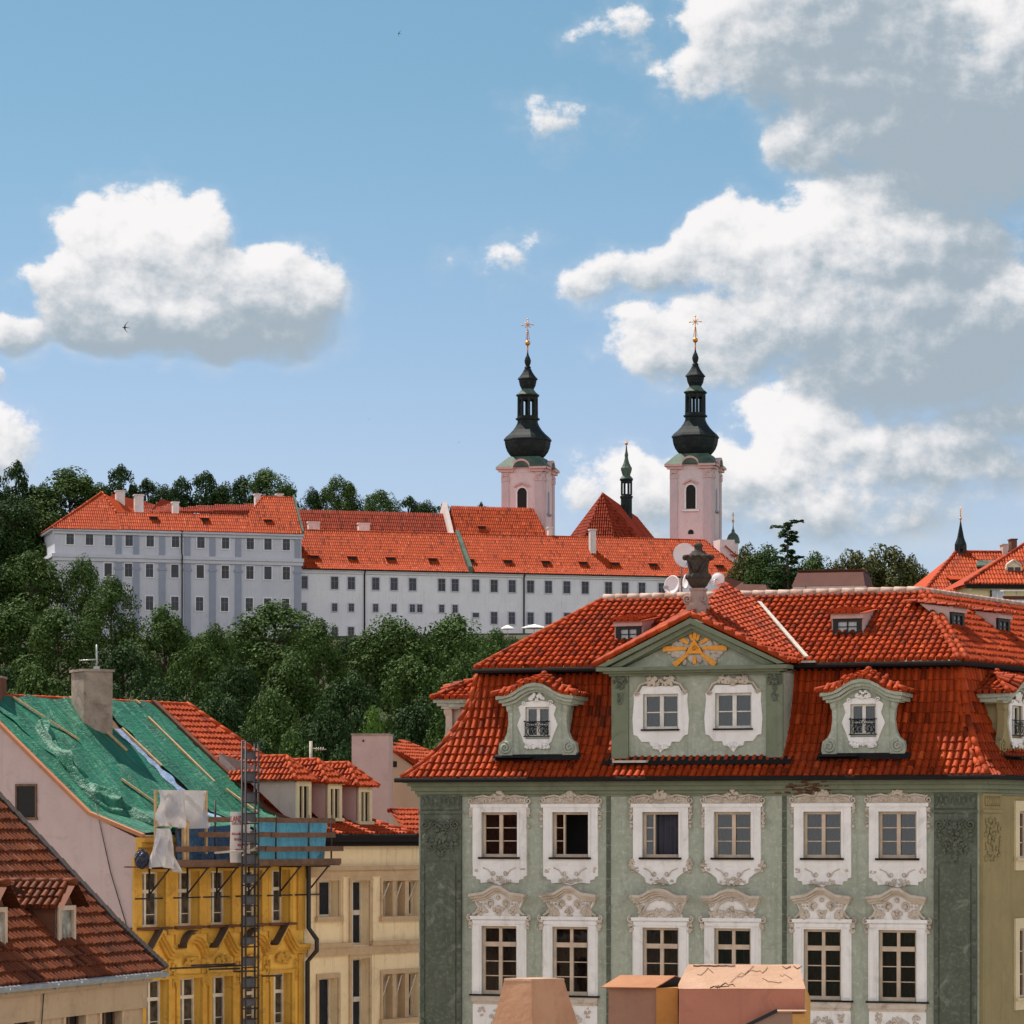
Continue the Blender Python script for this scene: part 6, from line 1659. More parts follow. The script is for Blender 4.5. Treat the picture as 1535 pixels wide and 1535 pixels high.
def tarp_sheet(name, label, mat, u0, u1, s0, s1, h=.05, amp=.03, seed=0, nu=60, nv=70, edge=.1, sag=0.0):
    """A sheet lying on the roof in creases that run with the slope and slump sideways."""
    rnd = random.Random(seed); W_ = [(rnd.uniform(1.5, 7), rnd.uniform(-1.2, 1.2), rnd.uniform(0, 6.3), rnd.uniform(.3, 1)) for _ in range(9)]
    E = [(rnd.uniform(1, 6), rnd.uniform(0, 6.3)) for _ in range(3)]
    def fn(a, b):
        s = s0(0) if callable(s0) else s0
        s = s + (s1 - s) * b
        l = u0(s) if callable(u0) else u0; r = u1(s) if callable(u1) else u1
        l += edge * sum(math.sin(s * f + p) for f, p in E) / 3; r += edge * sum(math.sin(s * f * 1.3 + p + 2) for f, p in E) / 3
        u = l + (r - l) * a
        z = sum(k * math.sin(f * u + g * s * 2 + p) for f, g, p, k in W_) / 4
        z = abs(z) ** 1.3 * (1 if z > 0 else -.6)
        return lroof(u, min(max(s, 0), LSL), h + amp * z)
    vs, fs = grid(fn, nu, nv); o = MB().add(vs, fs, True).build(name, mat)
    o.location = LF.o; o.rotation_euler = (0, 0, LF.a)
    return tag(o, label, 'tarpaulin')
def sheets():
    tarp_sheet('roof_tarpaulin', 'wide green tarpaulin stretched over the roof slope between the grey chimney and the pink gable', M['tarp'], lambda s: 1.6 - .12 * s, XT * .60, .1, LSL + .02, .10, .12, 1, 90, 90)
    tarp_sheet('roof_tarpaulin', 'green tarpaulin beside the red tiles, right of the pale blue strip', M['tarp'], XT * .66, XT - .08, .1, LSL + .03, .11, .11, 2, 70, 90)
    tarp_sheet('roof_tarpaulin', 'narrow bright green tarpaulin along the edge of the pink gable', M['tarp'], -.02, lambda s: 1.9 - .12 * s, .2, LSL - .1, .05, .035, 3, 20, 60)
    tarp_sheet('roof_sheet', 'long pale blue plastic strip running down below the chimney', M['tarp_pale'], lambda s: XT * .60 - .06, lambda s: XT * .60 + .34, .3, LSL * .80, .11, .04, 4, 14, 60, .12)
    # slumped folds along the gable side
    rnd = random.Random(12); b = MB()
    ws = [(rnd.uniform(4, 26), rnd.uniform(-9, 9), rnd.uniform(0, 6.3), rnd.uniform(.3, 1)) for _ in range(14)]
    def bunch(a, c):                                          # one long slump of cloth, ridged along its length
        s = .12 + (LSL * .78) * (1 - a); wd = .20 + .34 * (.5 + .5 * math.sin(a * 11 + 1)) * (.4 + a)
        u = 1.75 - .75 * math.sin(math.pi * min(1, a * 1.35)) + .12 * math.sin(a * 7) + (c - .5) * 2 * wd
        n_ = sum(k * (1 - abs(math.sin(f * a * .9 + g * c + p))) for f, g, p, k in ws) / 7
        z = .06 + math.sin(math.pi * c) ** .7 * (.07 + .85 * n_ * (.35 + .65 * math.sin(a * 9 + 2) ** 2))
        return lroof(u + .12 * math.sin(a * 40 + c * 5) * c, min(LSL, max(.03, s + .10 * math.sin(a * 33 + c * 6))), z)
    vs, fs = grid(bunch, 150, 22); b.add(vs, fs, True)
    o = b.build('bunched_tarpaulin', M['tarp']); o.location = LF.o; o.rotation_euler = (0, 0, LF.a); tag(o, 'bunched up folds of green tarpaulin slipped down beside the pink gable', 'tarpaulin')
    def batten(p, q, label, h=.16, w=.09):
        def on(px, py):
            lo, hi = 0.0, LSL
            for _ in range(40):
                m = (lo + hi) / 2; a, z = lprof(m)
                if LF.fy(px, py, a)[1] > z: lo = m
                else: hi = m
            a, z = lprof(m); return lroof(LF.fy(px, py, a)[0], m, h)
        a, b_ = on(*p), on(*q)
        if p[1] < 1047 or p[1] < 1045: a = a + (a - b_).normalized() * .0
        o = MB().bar(LF.w(a), LF.w(b_), w, w * .7).build('roof_batten', M['timber']); tag(o, label, 'batten', 'battens holding the roof sheets')
    batten((17, 1050), (115, 1114), 'long wooden batten on the tarpaulin left of the chimney, its top above the ridge')
    batten((101, 1048), (187, 1130), 'wooden batten running down just left of the grey chimney')
    batten((180, 1097), (239, 1153), 'wooden batten right of the pale blue strip below the chimney')
    batten((179, 1173), (233, 1211), 'short wooden batten low on the tarpaulin above the white dust sheet')
    batten((219, 1080), (318, 1177), 'long wooden batten near the red tiles on the right tarpaulin')
    batten((336, 1188), (386, 1225), 'wooden batten at the lower right corner of the tarpaulin by the hoist')
    a = LF.w(lroof(LF.fy(17, 1050, YRG)[0], LSL, .16)); d = at(17, 1016, a.y) - a
    batten((200, 1052), (207, 1060), 'stub of batten sticking up at the top of the red tiles')
sheets()

def roof_chimney():
    a = LF.fy(146, 1076, YRG - 1.3)
    p = LF.w((a[0], YRG - 1.2, a[1] - .6)); e = empty('roof_chimney', p, R(28)); tag(e, 'sooty grey plastered chimney rising out of the green tarpaulin', 'chimney')
    k = p.y / F; top = CZ + (HY - 1008) * k - p.z
    b = MB(); b.box(-.68, .42, -.62, .62, -.6, top); b.build('stack', M['soot'], e)
    c = MB(); c.box(-.74, .48, -.68, .68, top, top + .09); c.build('cap', M['soot'], e)
    q = empty('aerial_mast', p + Vector((.05, 0, top)), 0); tag(q, 'thin television aerial on a mast above the grey chimney', 'aerial')
    m = MB(); m.tube([(0, 0, 0), (0, 0, 1.0)], .035, 6); m.box(-.1, .1, -.08, .08, .1, .22); m.build('mast', M['zinc'], q)
    g = MB(); z = .44
    g.tube([(-.62, -.1, z - .02), (.02, 0, z + .03)], .022, 5)
    for i in range(6): g.tube([(-.58 + i * .1, -.3, z), (-.58 + i * .1, .1, z)], .012, 4)
    g.build('antenna', M['zinc'], q)
    r = at(88, 1052, p.y + 3); b = MB(); b.lathe([(.13, -1.2), (.13, .05), (.16, .06), (.16, .12)], 10, r); tag(b.build('vent_pipe', M['zinc']), 'short grey vent pipe peeping over the tarped ridge', 'pipe')
roof_chimney()

def scaffold():
    e = LF.empty('hanging_scaffold', 'bracket scaffold with brown guard planks hung below the eave of the ochre house', 'scaffold')
    zf = LF.fy(350, 1297, -1.0)[1]
    x0 = LF.fy(215, 1295, -1.0)[0]; x1 = LF.fy(506, 1300, -1.0)[0]
    d = MB()
    for k in range(4): d.box(x0, x1, -1.12 + k * .25, -.9 + k * .25, zf - .05, zf)
    d.build('deck', M['plank'], e)
    tb = MB(); tb.box(x0 + .9, x1, -1.17, -1.13, zf + .0, zf + .20); tb.build('toe_board', M['plank'], e)
    rl = [(1272, 262, 512), (1251, 296, 500), (1229, 312, 500)]
    for py, a, b in rl:
        z = LF.fy(400, py, -1.1)[1]; r = MB(); xa, xb = LF.fy(a, py, -1.1)[0], LF.fy(b, py, -1.1)[0]; xm = xa + (xb - xa) * .52
        r.box(xa, xm + .3, -1.15, -1.12, z - .09, z + .09); r.box(xm, xb, -1.19, -1.16, z - .11, z + .07); r.build('guard_plank', M['plank'], e)
    for px in (265, 323, 414, 463, 497):
        x = LF.fy(px, 1260, -1.07)[0]; p = MB(); p.tube([(x, -1.06, zf - .05), (x, -1.06, LF.fy(px, 1200 if px == 323 else 1222, -1.07)[1])], .035, 6); p.build('post', M['steel'], e)
    for px in (230, 287, 331, 379, 426, 468):
        x = LF.fy(px, 1330, -.3)[0]; b = MB(); zb_ = zf - .95
        b.tube([(x, -.12, zf - .06), (x, -.12, zf - 1.15)], .035, 6); b.tube([(x, -1.05, zf - .06), (x, -.14, zb_)], .03, 6); b.tube([(x - .7, -.1, zf - 1.1), (x + .7, -.1, zf - 1.1)], .03, 6); b.tube([(x, -1.1, zf - .08), (x, .02, zf - .08)], .03, 6)
        b.build('bracket', M['steel'], e)
    t = MB()
    for i, (a, b_, py) in enumerate(((255, 370, 1448), (285, 350, 1445), (310, 355, 1452), (345, 378, 1457), (385, 414, 1466))):
        z = LF.fy(330, py, -.9)[1]; t.tube([(LF.fy(a, py, -.9)[0], -.9 - .06 * i, z), (LF.fy(b_, py, -.9)[0], -.9 - .06 * i, z - .02)], .035, 6)
    t.build('tie_tube', M['steel'], e)
    # sheets on it
    def hang(name, lab, mat, P, nu, nv, wave, cat, seed=1):
        rnd = random.Random(seed); ws = [(rnd.uniform(3, 14), rnd.uniform(-3, 3), rnd.uniform(0, 6)) for _ in range(6)]
        a, b, c, d = [Vector(p) for p in P]; n = (b - a).cross(d - a).normalized()
        def fn(u, v):
            p = a.lerp(b, u).lerp(d.lerp(c, u), v)
            return p + n * (wave * sum(math.sin(f * u + g * v + q) for f, g, q in ws) / 3)
        vs, fs = grid(fn, nu, nv); o = MB().add(vs, fs, True).build(name, mat); o.location = LF.o; o.rotation_euler = (0, 0, LF.a); return tag(o, lab, cat)
    P = lambda px, py, y: LF.p3(px, py, y)
    hang('plastic_sheet', 'blue plastic sheet stretched behind the scaffold planks right of the hoist', M['tarp_blue'], (P(386, 1294, -.95), P(486, 1293, -.95), P(492, 1231, -.8), P(384, 1226, -.8)), 40, 20, .05, 'plastic sheet', 3)
    hang('plastic_sheet', 'crumpled dark blue plastic sheet behind the planks left of the banner', tarpmat('dark_blue_sheet', (.012, .05, .14), (.02, .09, .2), .25, .1), (P(264, 1294, -.9), P(350, 1294, -.9), P(352, 1236, -.7), P(262, 1244, -.7)), 40, 20, .09, 'plastic sheet', 4)
    z = P(352, 1292, -1.2)
    # dust sheets
    def cloth(px0, px1, pt, pb, y, lab, seed, sw=.10, slump=.0):
        rnd = random.Random(seed); a, b = P(px0, pt, y), P(px1, pt, y); zb_ = P((px0 + px1) / 2, pb, y).z
        W_ = b.x - a.x
        pins = [0, .45, .52, 1.0]
        def fn(u, v):
            x = a.x + W_ * (u + slump * math.sin(v * 3) * .3); z = a.z + (zb_ - a.z) * v
            f = .8 * (1 - 2 * abs(math.sin(u * 7.5 + 2.4 * v * (u - .5)))) + .4 * math.sin(u * 19 - v * 5 * (u - .45)) + .4 * math.sin((u - .48) * 8 + v * v * 5)
            f = f * (1.2 + .6 * math.sin(u * 21 + v * 3)); z += .05 * math.sin(u * 6 + 1) * v
            return Vector((x, y - .05 - sw * (.35 + v) * f - .10 * v, z))
        vs, fs = grid(fn, 56, 40); o = MB().add(vs, fs, True).build('dust_sheet', M['sheet_white']); o.location = LF.o; o.rotation_euler = (0, 0, LF.a)
        return tag(o, lab, 'dust sheet')
    cloth(233, 312, 1184, 1240, -1.05, 'white dust sheet hung square over a timber frame at the eave', 5, .20)
    fr_ = empty('timber_frame', LF.w((P(272, 1240, -.9).x, -.9, P(272, 1240, -.9).z))); fr_.rotation_euler = (0, 0, LF.a); tag(fr_, 'small timber frame carrying the square white dust sheet', 'frame')
    w = (P(312, 1240, -.9).x - P(234, 1240, -.9).x) / 2
    b = MB(); b.box(-w, w, -.1, 0, .02, .16); b.build('rail', M['timber'], fr_); b = MB(); b.box(-.02, .12, -.12, -.02, -1.1, .4); b.box(.2, .3, -.08, .0, -1.1, .2); b.build('post', M['timber'], fr_); b = MB(); b.box(-w, -w + .08, -.02, .06, -.9, 1.25); b.box(w - .08, w, -.02, .06, -.9, 1.25); b.box(-w + .08, w - .08, -.02, .06, 1.17, 1.25); b.build('upright', M['timber'], fr_)
    # bundle at the scaffold's end
    def bundle(u, v):
        x = P(219, 1270, -1.1).x + (P(262, 1270, -1.1).x - P(219, 1270, -1.1).x) * (.5 + (u - .5) * (1.0 - .55 * (1 - v) ** 1.2))
        zt, zb2 = P(245, 1242, -1.1).z, P(240, 1303, -1.1).z
        f = math.sin(u * 17 + v * 3) * .5 + math.sin(u * 31 - v * 5) * .3
        return Vector((x + .05 * math.sin(v * 7), -1.2 - .18 * math.sin(math.pi * u) - .24 * f * (.2 + v), zt + (zb2 - zt) * v + .10 * math.sin(u * 5) * v))
    vs, fs = grid(bundle, 46, 34); o = MB().add(vs, fs, True).build('dust_sheet', M['sheet_white']); o.location = LF.o; o.rotation_euler = (0, 0, LF.a); tag(o, 'white dust sheet drooping in folds over the left end of the scaffold', 'dust sheet')
    s = MB(); c = P(213, 1285, -.95)
    rnd = random.Random(6); ws = [(rnd.uniform(2, 9), rnd.uniform(2, 9), rnd.uniform(0, 6)) for _ in range(7)]
    def sk(a, t):
        th, ph = a * 2 * math.pi, t * math.pi; r = .27 * (1 + .16 * sum(abs(math.sin(f * th / 2 + g * ph + p)) - .6 for f, g, p in ws) / 2.5)
        return c + Vector((r * math.sin(ph) * math.cos(th), .8 * r * math.sin(ph) * math.sin(th), r * 1.15 * math.cos(ph) - .06))
    vs, fs = grid(sk, 30, 18); s.add(vs, fs, False)
    o = s.build('sack', flat('navy_plastic', (.004, .007, .03), .5, bump=.5)); o.location = LF.o; o.rotation_euler = (0, 0, LF.a); tag(o, 'dark navy plastic sack behind the drooping dust sheet', 'sack')
    # banner
    xb0, xb1 = P(345, 1250, -1.25).x, P(375, 1250, -1.25).x; zt, zb2 = P(352, 1217, -1.25).z, P(352, 1293, -1.25).z
    be = LF.empty('banner', 'white builder banner lettered in red on the scaffold beside the hoist', 'banner')
    vs, fs = grid(lambda u, v: (xb0 + (xb1 - xb0) * u, -1.25 + .015 * math.sin(u * 5 + v * 6), zb2 + (zt - zb2) * v), 12, 16); MB().add(vs, fs, True).build('cloth', flat('banner_cloth', (.70, .66, .67), .6, var=.05), be)
    red = flat('red_print', (.42, .03, .035), .6); dk = flat('grey_print', (.20, .17, .18), .6)
    def text(s, x, z, size, m, sx=1.0):
        cu = bpy.data.curves.new('lettering', 'FONT'); cu.body = s; cu.size = size; cu.extrude = .002; cu.align_x = 'CENTER'
        o = bpy.data.objects.new('lettering', cu); col.objects.link(o); o.parent = be; o.location = (x, -1.275, z); o.rotation_euler = (R(90), 0, 0); o.scale = (sx, 1, 1); cu.materials.append(m)
        dg = bpy.context.evaluated_depsgraph_get(); me = bpy.data.meshes.new_from_object(o.evaluated_get(dg)); bpy.data.objects.remove(o)
        q = bpy.data.objects.new('lettering', me); col.objects.link(q); q.parent = be; q.location = (x, -1.275, z); q.rotation_euler = (R(90), 0, 0); q.scale = (sx, 1, 1)
    xm = (xb0 + xb1) / 2; hh = zt - zb2
    text('LANDSTA', xm - .02, zt - hh * .20, .30, red, .78)
    for fz, fw, m, n in ((.255, .9, dk, 9), (.46, .92, red, 10), (.57, .78, red, 8), (.68, .6, red, 6), (.78, .7, red, 6)):   # rows of small print
        pr = MB(); L = (xb1 - xb0) * fw * .92; x = xm - L / 2 + (xb1 - xb0) * (.9 - fw) * .4; rr = random.Random(int(fz * 100))
        for k in range(n):
            w_ = L / n; hgt = .085 * rr.uniform(.8, 1.1); z0 = zt - hh * fz
            pr.box(x + k * w_, x + k * w_ + w_ * .22, -1.275, -1.272, z0, z0 + hgt); pr.box(x + k * w_ + w_ * .5, x + k * w_ + w_ * .7, -1.275, -1.272, z0, z0 + hgt); pr.box(x + k * w_ + w_ * .22, x + k * w_ + w_ * .5, -1.275, -1.272, z0 + hgt * rr.choice([0, .4, .75]), z0 + hgt * rr.choice([.25, .95]))
        pr.build('small_print', m, be)
    # hoist
    he = LF.empty('material_hoist', 'tall dark steel lattice hoist mast standing before the ochre front', 'hoist')
    h = MB(); xa = LF.fy(371, 1300, -1.7)[0]; xb = LF.fy(390, 1300, -1.7)[0]; ztp = LF.fy(380, 1111, -1.7)[1]; ya, yb = -1.62, -1.46
    for x in (xa, xb):
        for y in (ya, yb): h.tube([(x, y, 0), (x, y, ztp)], .038, 6)
    h.build('mast_post', M['steel'], he)
    r = MB(); NP = int(ztp / .69); st = ztp / NP
    for k in range(NP + 1):
        z = k * st
        for zz_ in (z, min(ztp, z + st * .5)):
            for y in (ya, yb): r.tube([(xa, y, zz_), (xb, y, zz_)], .022, 5)
        for x in (xa, xb): r.tube([(x, ya, z), (x, yb, z)], .022, 5)
    r.build('rung', M['steel'], he)
    gs = flat('dark_grey_sheet', (.085, .085, .105), .5, .3)
    for k in range(NP):
        z = k * st
        if z > 8: MB().box(xa, xb, yb - .02, yb, z + .02 + .03 * (k % 3), z + st * .5).build('guard_sheet', gs, he)
    b = MB(); z = LF.fy(350, 1278, -1.6)[1]; b.tube([(LF.fy(322, 1278, -1.6)[0], -1.6, z), (xb, -1.5, z + .08)], .04, 6); b.tube([(xa - .1, -1.55, z - .1), (xb + .1, -1.5, z + .22)], .03, 6); b.build('brace_tube', M['lead'], he)
scaffold()

# ---- cream house: the same row, further along
CE = LF.empty('cream_house', 'cream rendered house with tall slit windows, sandy ledges and three tiled dormers', 'house')
def cream():
    z1 = ZEV - .05; XE = XM + 11
    def zz(py, px=540): return LF.fy(px, py)[1]
    wins = []
    def W_(a, b, t, bt, px=None): wins.append((LF.fy(a, t)[0], LF.fy(b, t)[0], zz(bt, (a + b) / 2), zz(t, (a + b) / 2)))
    W_(476, 506, 1320, 1374); W_(525, 552, 1320, 1416.5); W_(572, 628, 1320, 1373)
    W_(476, 505, 1466, 1560); W_(525, 552, 1437, 1560); W_(572, 628, 1459, 1526)
    w = MB(); w.holes(XM + .02, XE, 0, z1, -.02, wins, .5); w.build('wall', M['cream'], CE)
    k = MB()
    zl = zz(1416); k.box(XM + .1, wins[1][0] - .03, -.2, -.02, zl - .06, zl + .10); k.box(wins[1][1] + .03, XE, -.2, -.02, zl - .06, zl + .10); k.box(XM + .1, XE, -.14, -.02, zl - .36, zl - .06)
    zt = zz(1300); k.box(XM + .1, XE, -.2, -.02, zt - .1, zt + .05); k.box(XM + .1, XE, -.1, -.02, zt - .34, zt - .1)
    k.build('ledge', M['cream_trim'], CE)
    s = MB(); zt2 = zz(1255); s.box(XM, XE, -.5, -.02, z1 - .02, z1 + .1); s.box(XM, XE, -.55, -.40, z1 - .18, z1 - .02); s.box(XM, XE, -.3, -.02, z1 - .34, z1 - .02); s.build('eave', M['gutter'], CE)
    p = MB(); p.box(XM + .1, XE, -.07, -.02, zt - .38 - .0, zt - .34)
    for a in (wins[0][1] + .25, wins[1][1] + .2): p.box(a, a + .16, -.08, -.02, zl + .12, zt - .38)
    p.build('pilaster_strip', M['cream'], CE)
    for i, (x0, x1, za, zb_) in enumerate(wins):
        m = MB(); y = -.02
        for a, b in ((x0 - .12, x0), (x1, x1 + .12)): m.box(a, b, y - .06, y, za, zb_ + .16)
        m.box(x0, x1, y - .06, y, zb_, zb_ + .16)
        if i not in (1,): m.box(x0 - .18, x1 + .18, y - .14, y, za - .18, za)
        f = MB(); t = .07; yy = .36
        n = {0: 1, 1: 2, 2: 3, 3: 1, 4: 2, 5: 3}[i]
        if i in (2, 5):                                          # three lights between stone mullions
            for q in (1, 2): m.box(x0 + (x1 - x0) * q / 3 - .12, x0 + (x1 - x0) * q / 3 + .12, -.02, .46, za, zb_)
        o = m.build('window', M['cream_trim'], CE)
        segs = [(x0 + (x1 - x0) * q / 3 + (.12 if q else 0), x0 + (x1 - x0) * (q + 1) / 3 - (.12 if q < 2 else 0)) for q in range(3)] if i in (2, 5) else [(x0, x1)]
        for a, b in segs:
            f.box(a, a + t, yy - .04, yy + .06, za, zb_); f.box(b - t, b, yy - .04, yy + .06, za, zb_); f.box(a + t, b - t, yy - .04, yy + .06, zb_ - t, zb_); f.box(a + t, b - t, yy - .04, yy + .06, za, za + t)
            if i in (1, 4):
                c = (a + b) / 2; f.box(c - .05, c + .05, yy - .03, yy + .05, za + t, zb_ - t); zc = (za + zb_) / 2; f.box(a + t, c - .05, yy - .06, yy + .05, zc - .09, zc + .09); f.box(c + .05, b - t, yy - .06, yy + .05, zc - .09, zc + .09)
            elif i in (2, 5): f.hexa([(a + t, yy - .05, za + t), (a + t + .05, yy - .05, za + t), (a + t + .05, yy - .02, za + t), (a + t, yy - .02, za + t), (b - t - .05, yy - .3, zb_ - t), (b - t, yy - .3, zb_ - t), (b - t, yy - .27, zb_ - t), (b - t - .05, yy - .27, zb_ - t)])
        f.build('frame', M['wood_white'], o)
        g = MB()
        for a, b in segs: g.box(a + t, b - t, yy + .01, yy + .02, za + t, zb_ - t)
        g.build('pane', M['pane_blue'], o)
    # dormers
    for i, (pw0, pw1, pt, pb, pr) in enumerate(((443, 465, 1171, 1226, 1136), (490, 511, 1175, 1226, 1141), (536, 556, 1180, 1231, 1146))):
        yd_ = .75; a, b = LF.p3(pw0, pb, yd_), LF.p3(pw1, pb, yd_); zt_ = LF.p3(pw0, pt, yd_).z; zb_ = a.z
        lo, hi = 0.0, LSL
        x0, x1 = a.x, b.x; L = 3.6
        d = MB()
        for x, sg in ((x0, -1), (x1, 1)):
            d.add([(x, yd_, zb_ - .3), (x, yd_, zt_), (x, yd_ + L, zt_), (x, yd_ + L, zb_ + 2.4)], [(0, 1, 2, 3)])
        o = d.build('dormer', M['gable_pink'], CE)
        f = MB(); f.box(x0, x0 + .16, yd_ - .06, yd_ + .08, zb_, zt_); f.box(x1 - .16, x1, yd_ - .06, yd_ + .08, zb_, zt_); f.box(x0 + .16, x1 - .16, yd_ - .06, yd_ + .08, zt_ - .18, zt_); f.box(x0 - .05, x1 + .05, yd_ - .12, yd_ + .08, zb_ - .12, zb_)
        f.box((x0 + x1) / 2 - .04, (x0 + x1) / 2 + .04, yd_ - .02, yd_ + .06, zb_, zt_ - .18)
        f.build('window_frame', M['trim_warm'], o); MB().box(x0 + .16, x1 - .16, yd_ + .05, yd_ + .06, zb_, zt_ - .18).build('pane', M['pane_dark'], o)
        r = MB(); e = .24; zr = LF.p3((pw0 + pw1) / 2, pr, yd_ + .9).z; xm = (x0 + x1) / 2; K = dict(du=.2, dv=.3, r=.078, seg=5, lift=.05)
        A = Vector((xm, yd_ + .75, zr)); B = Vector((xm, yd_ + L + .5, zr)); ze = zt_ + .02
        plane_tiles(r, [(x0 - e, yd_ - .22, ze), (x0 - e, yd_ + L + .2, ze), B, A], **K); plane_tiles(r, [(x1 + e, yd_ - .22, ze), (x1 + e, yd_ + L + .2, ze), B, A], **K); plane_tiles(r, [(x0 - e, yd_ - .22, ze), (x1 + e, yd_ - .22, ze), A], **K)
        ridge(r, A, B, r=.1, step=.36); ridge(r, (x0 - e, yd_ - .22, ze), A, r=.09, step=.34); ridge(r, (x1 + e, yd_ - .22, ze), A, r=.09, step=.34)
        r.build('dormer_roof', M['tile_new'], o)
    # lead strips between the dormers, and the lower roof beyond the hip
    t = MB(); K = dict(du=.2, dv=.34, r=.08, seg=5, lift=.05)
    a = LF.p3(612, 1247, .1); b = LF.p3(680, 1252, .1); c = LF.p3(660, 1216, 1.6); d = LF.p3(583, 1216, 1.6); d.z = c.z; a.z = b.z = min(a.z, b.z)
    plane_tiles(t, [a, b, c, d], **K); ridge(t, d, c, r=.1, step=.36); t.build('lower_roof', M['tile_new'], CE)
cream()

def pink_stack():
    e = empty('plastered_chimney_block', at(557, 1240, 136), R(-4)); tag(e, 'broad pale pink plastered chimney block behind the cream dormers', 'chimney')
    k = 136 / F; b = MB(); b.box(-30 * k, 26 * k, 0, 1.6, -14, 138 * k); b.build('stack', M['pinkish'], e)
    c = MB(); c.box(-31 * k, 27 * k, -.06, 1.66, 138 * k, 140.5 * k); c.build('cap', M['soot'], e)
    h = MB(); h.box(-13.5 * k, -11 * k, -.03, 0, 128 * k, 131 * k); h.build('vent', M['dark'], e)
    e2 = empty('small_plaster_house', at(600, 1240, 138), R(-4)); tag(e2, 'narrow beige house end with a short tiled roof between chimney block and green palace', 'house')
    k = 138 / F; w = MB(); w.add([(-13 * k, 0, -15), (46 * k, 0, -15), (46 * k, 0, 70 * k), (30 * k, 0, 84 * k), (-13 * k, 0, 114 * k)], [(0, 1, 2, 3, 4)]); w.box(-13 * k, 46 * k, .02, 4, -15, 60 * k); w.build('wall', plaster('beige_render', (.50, .36, .26), (.44, .31, .22)), e2)
    v = MB(); v.box(-12 * k, -5 * k, -.02, .02, 90 * k, 99 * k); v.build('vent', M['dark'], e2)
    t = MB(); K = dict(du=.21, dv=.34, r=.08, seg=5, lift=.05)
    t.add([(-14 * k, -.15, 117 * k), (48 * k, -.15, 78 * k), (48 * k, .1, 74 * k), (-14 * k, .1, 112 * k)], [(0, 1, 2, 3)])
    plane_tiles(t, [(-14 * k, -.1, 117 * k), (30 * k, -.1, 84 * k), (48 * k, 3.0, 108 * k), (-8 * k, 3.0, 121 * k)], **K); ridge(t, (-12 * k, 2.9, 121 * k), (52 * k, 2.9, 112 * k), r=.1, step=.36); t.build('roof', M['tile_new'], e2)
    q = empty('vent_pipe', at(466, 1140, 130)); tag(q, 'thin pale vent pipe standing behind the first cream dormers', 'pipe'); b = MB(); b.tube([(0, 0, -1.5), (0, 0, 29 * 130 / F)], .06, 8); b.build('tube', M['lead'], q)
    s = MB(); k = 130 / F
    for i in range(4): s.tube([(.2 + i * .09, 0, 15 * k), (.22 + i * .09, 0, 20 * k)], .02, 5)
    s.tube([(.1, 0, 18 * k), (.6, 0, 16.5 * k)], .02, 5); s.build('antenna', M['lead'], q)
pink_stack()

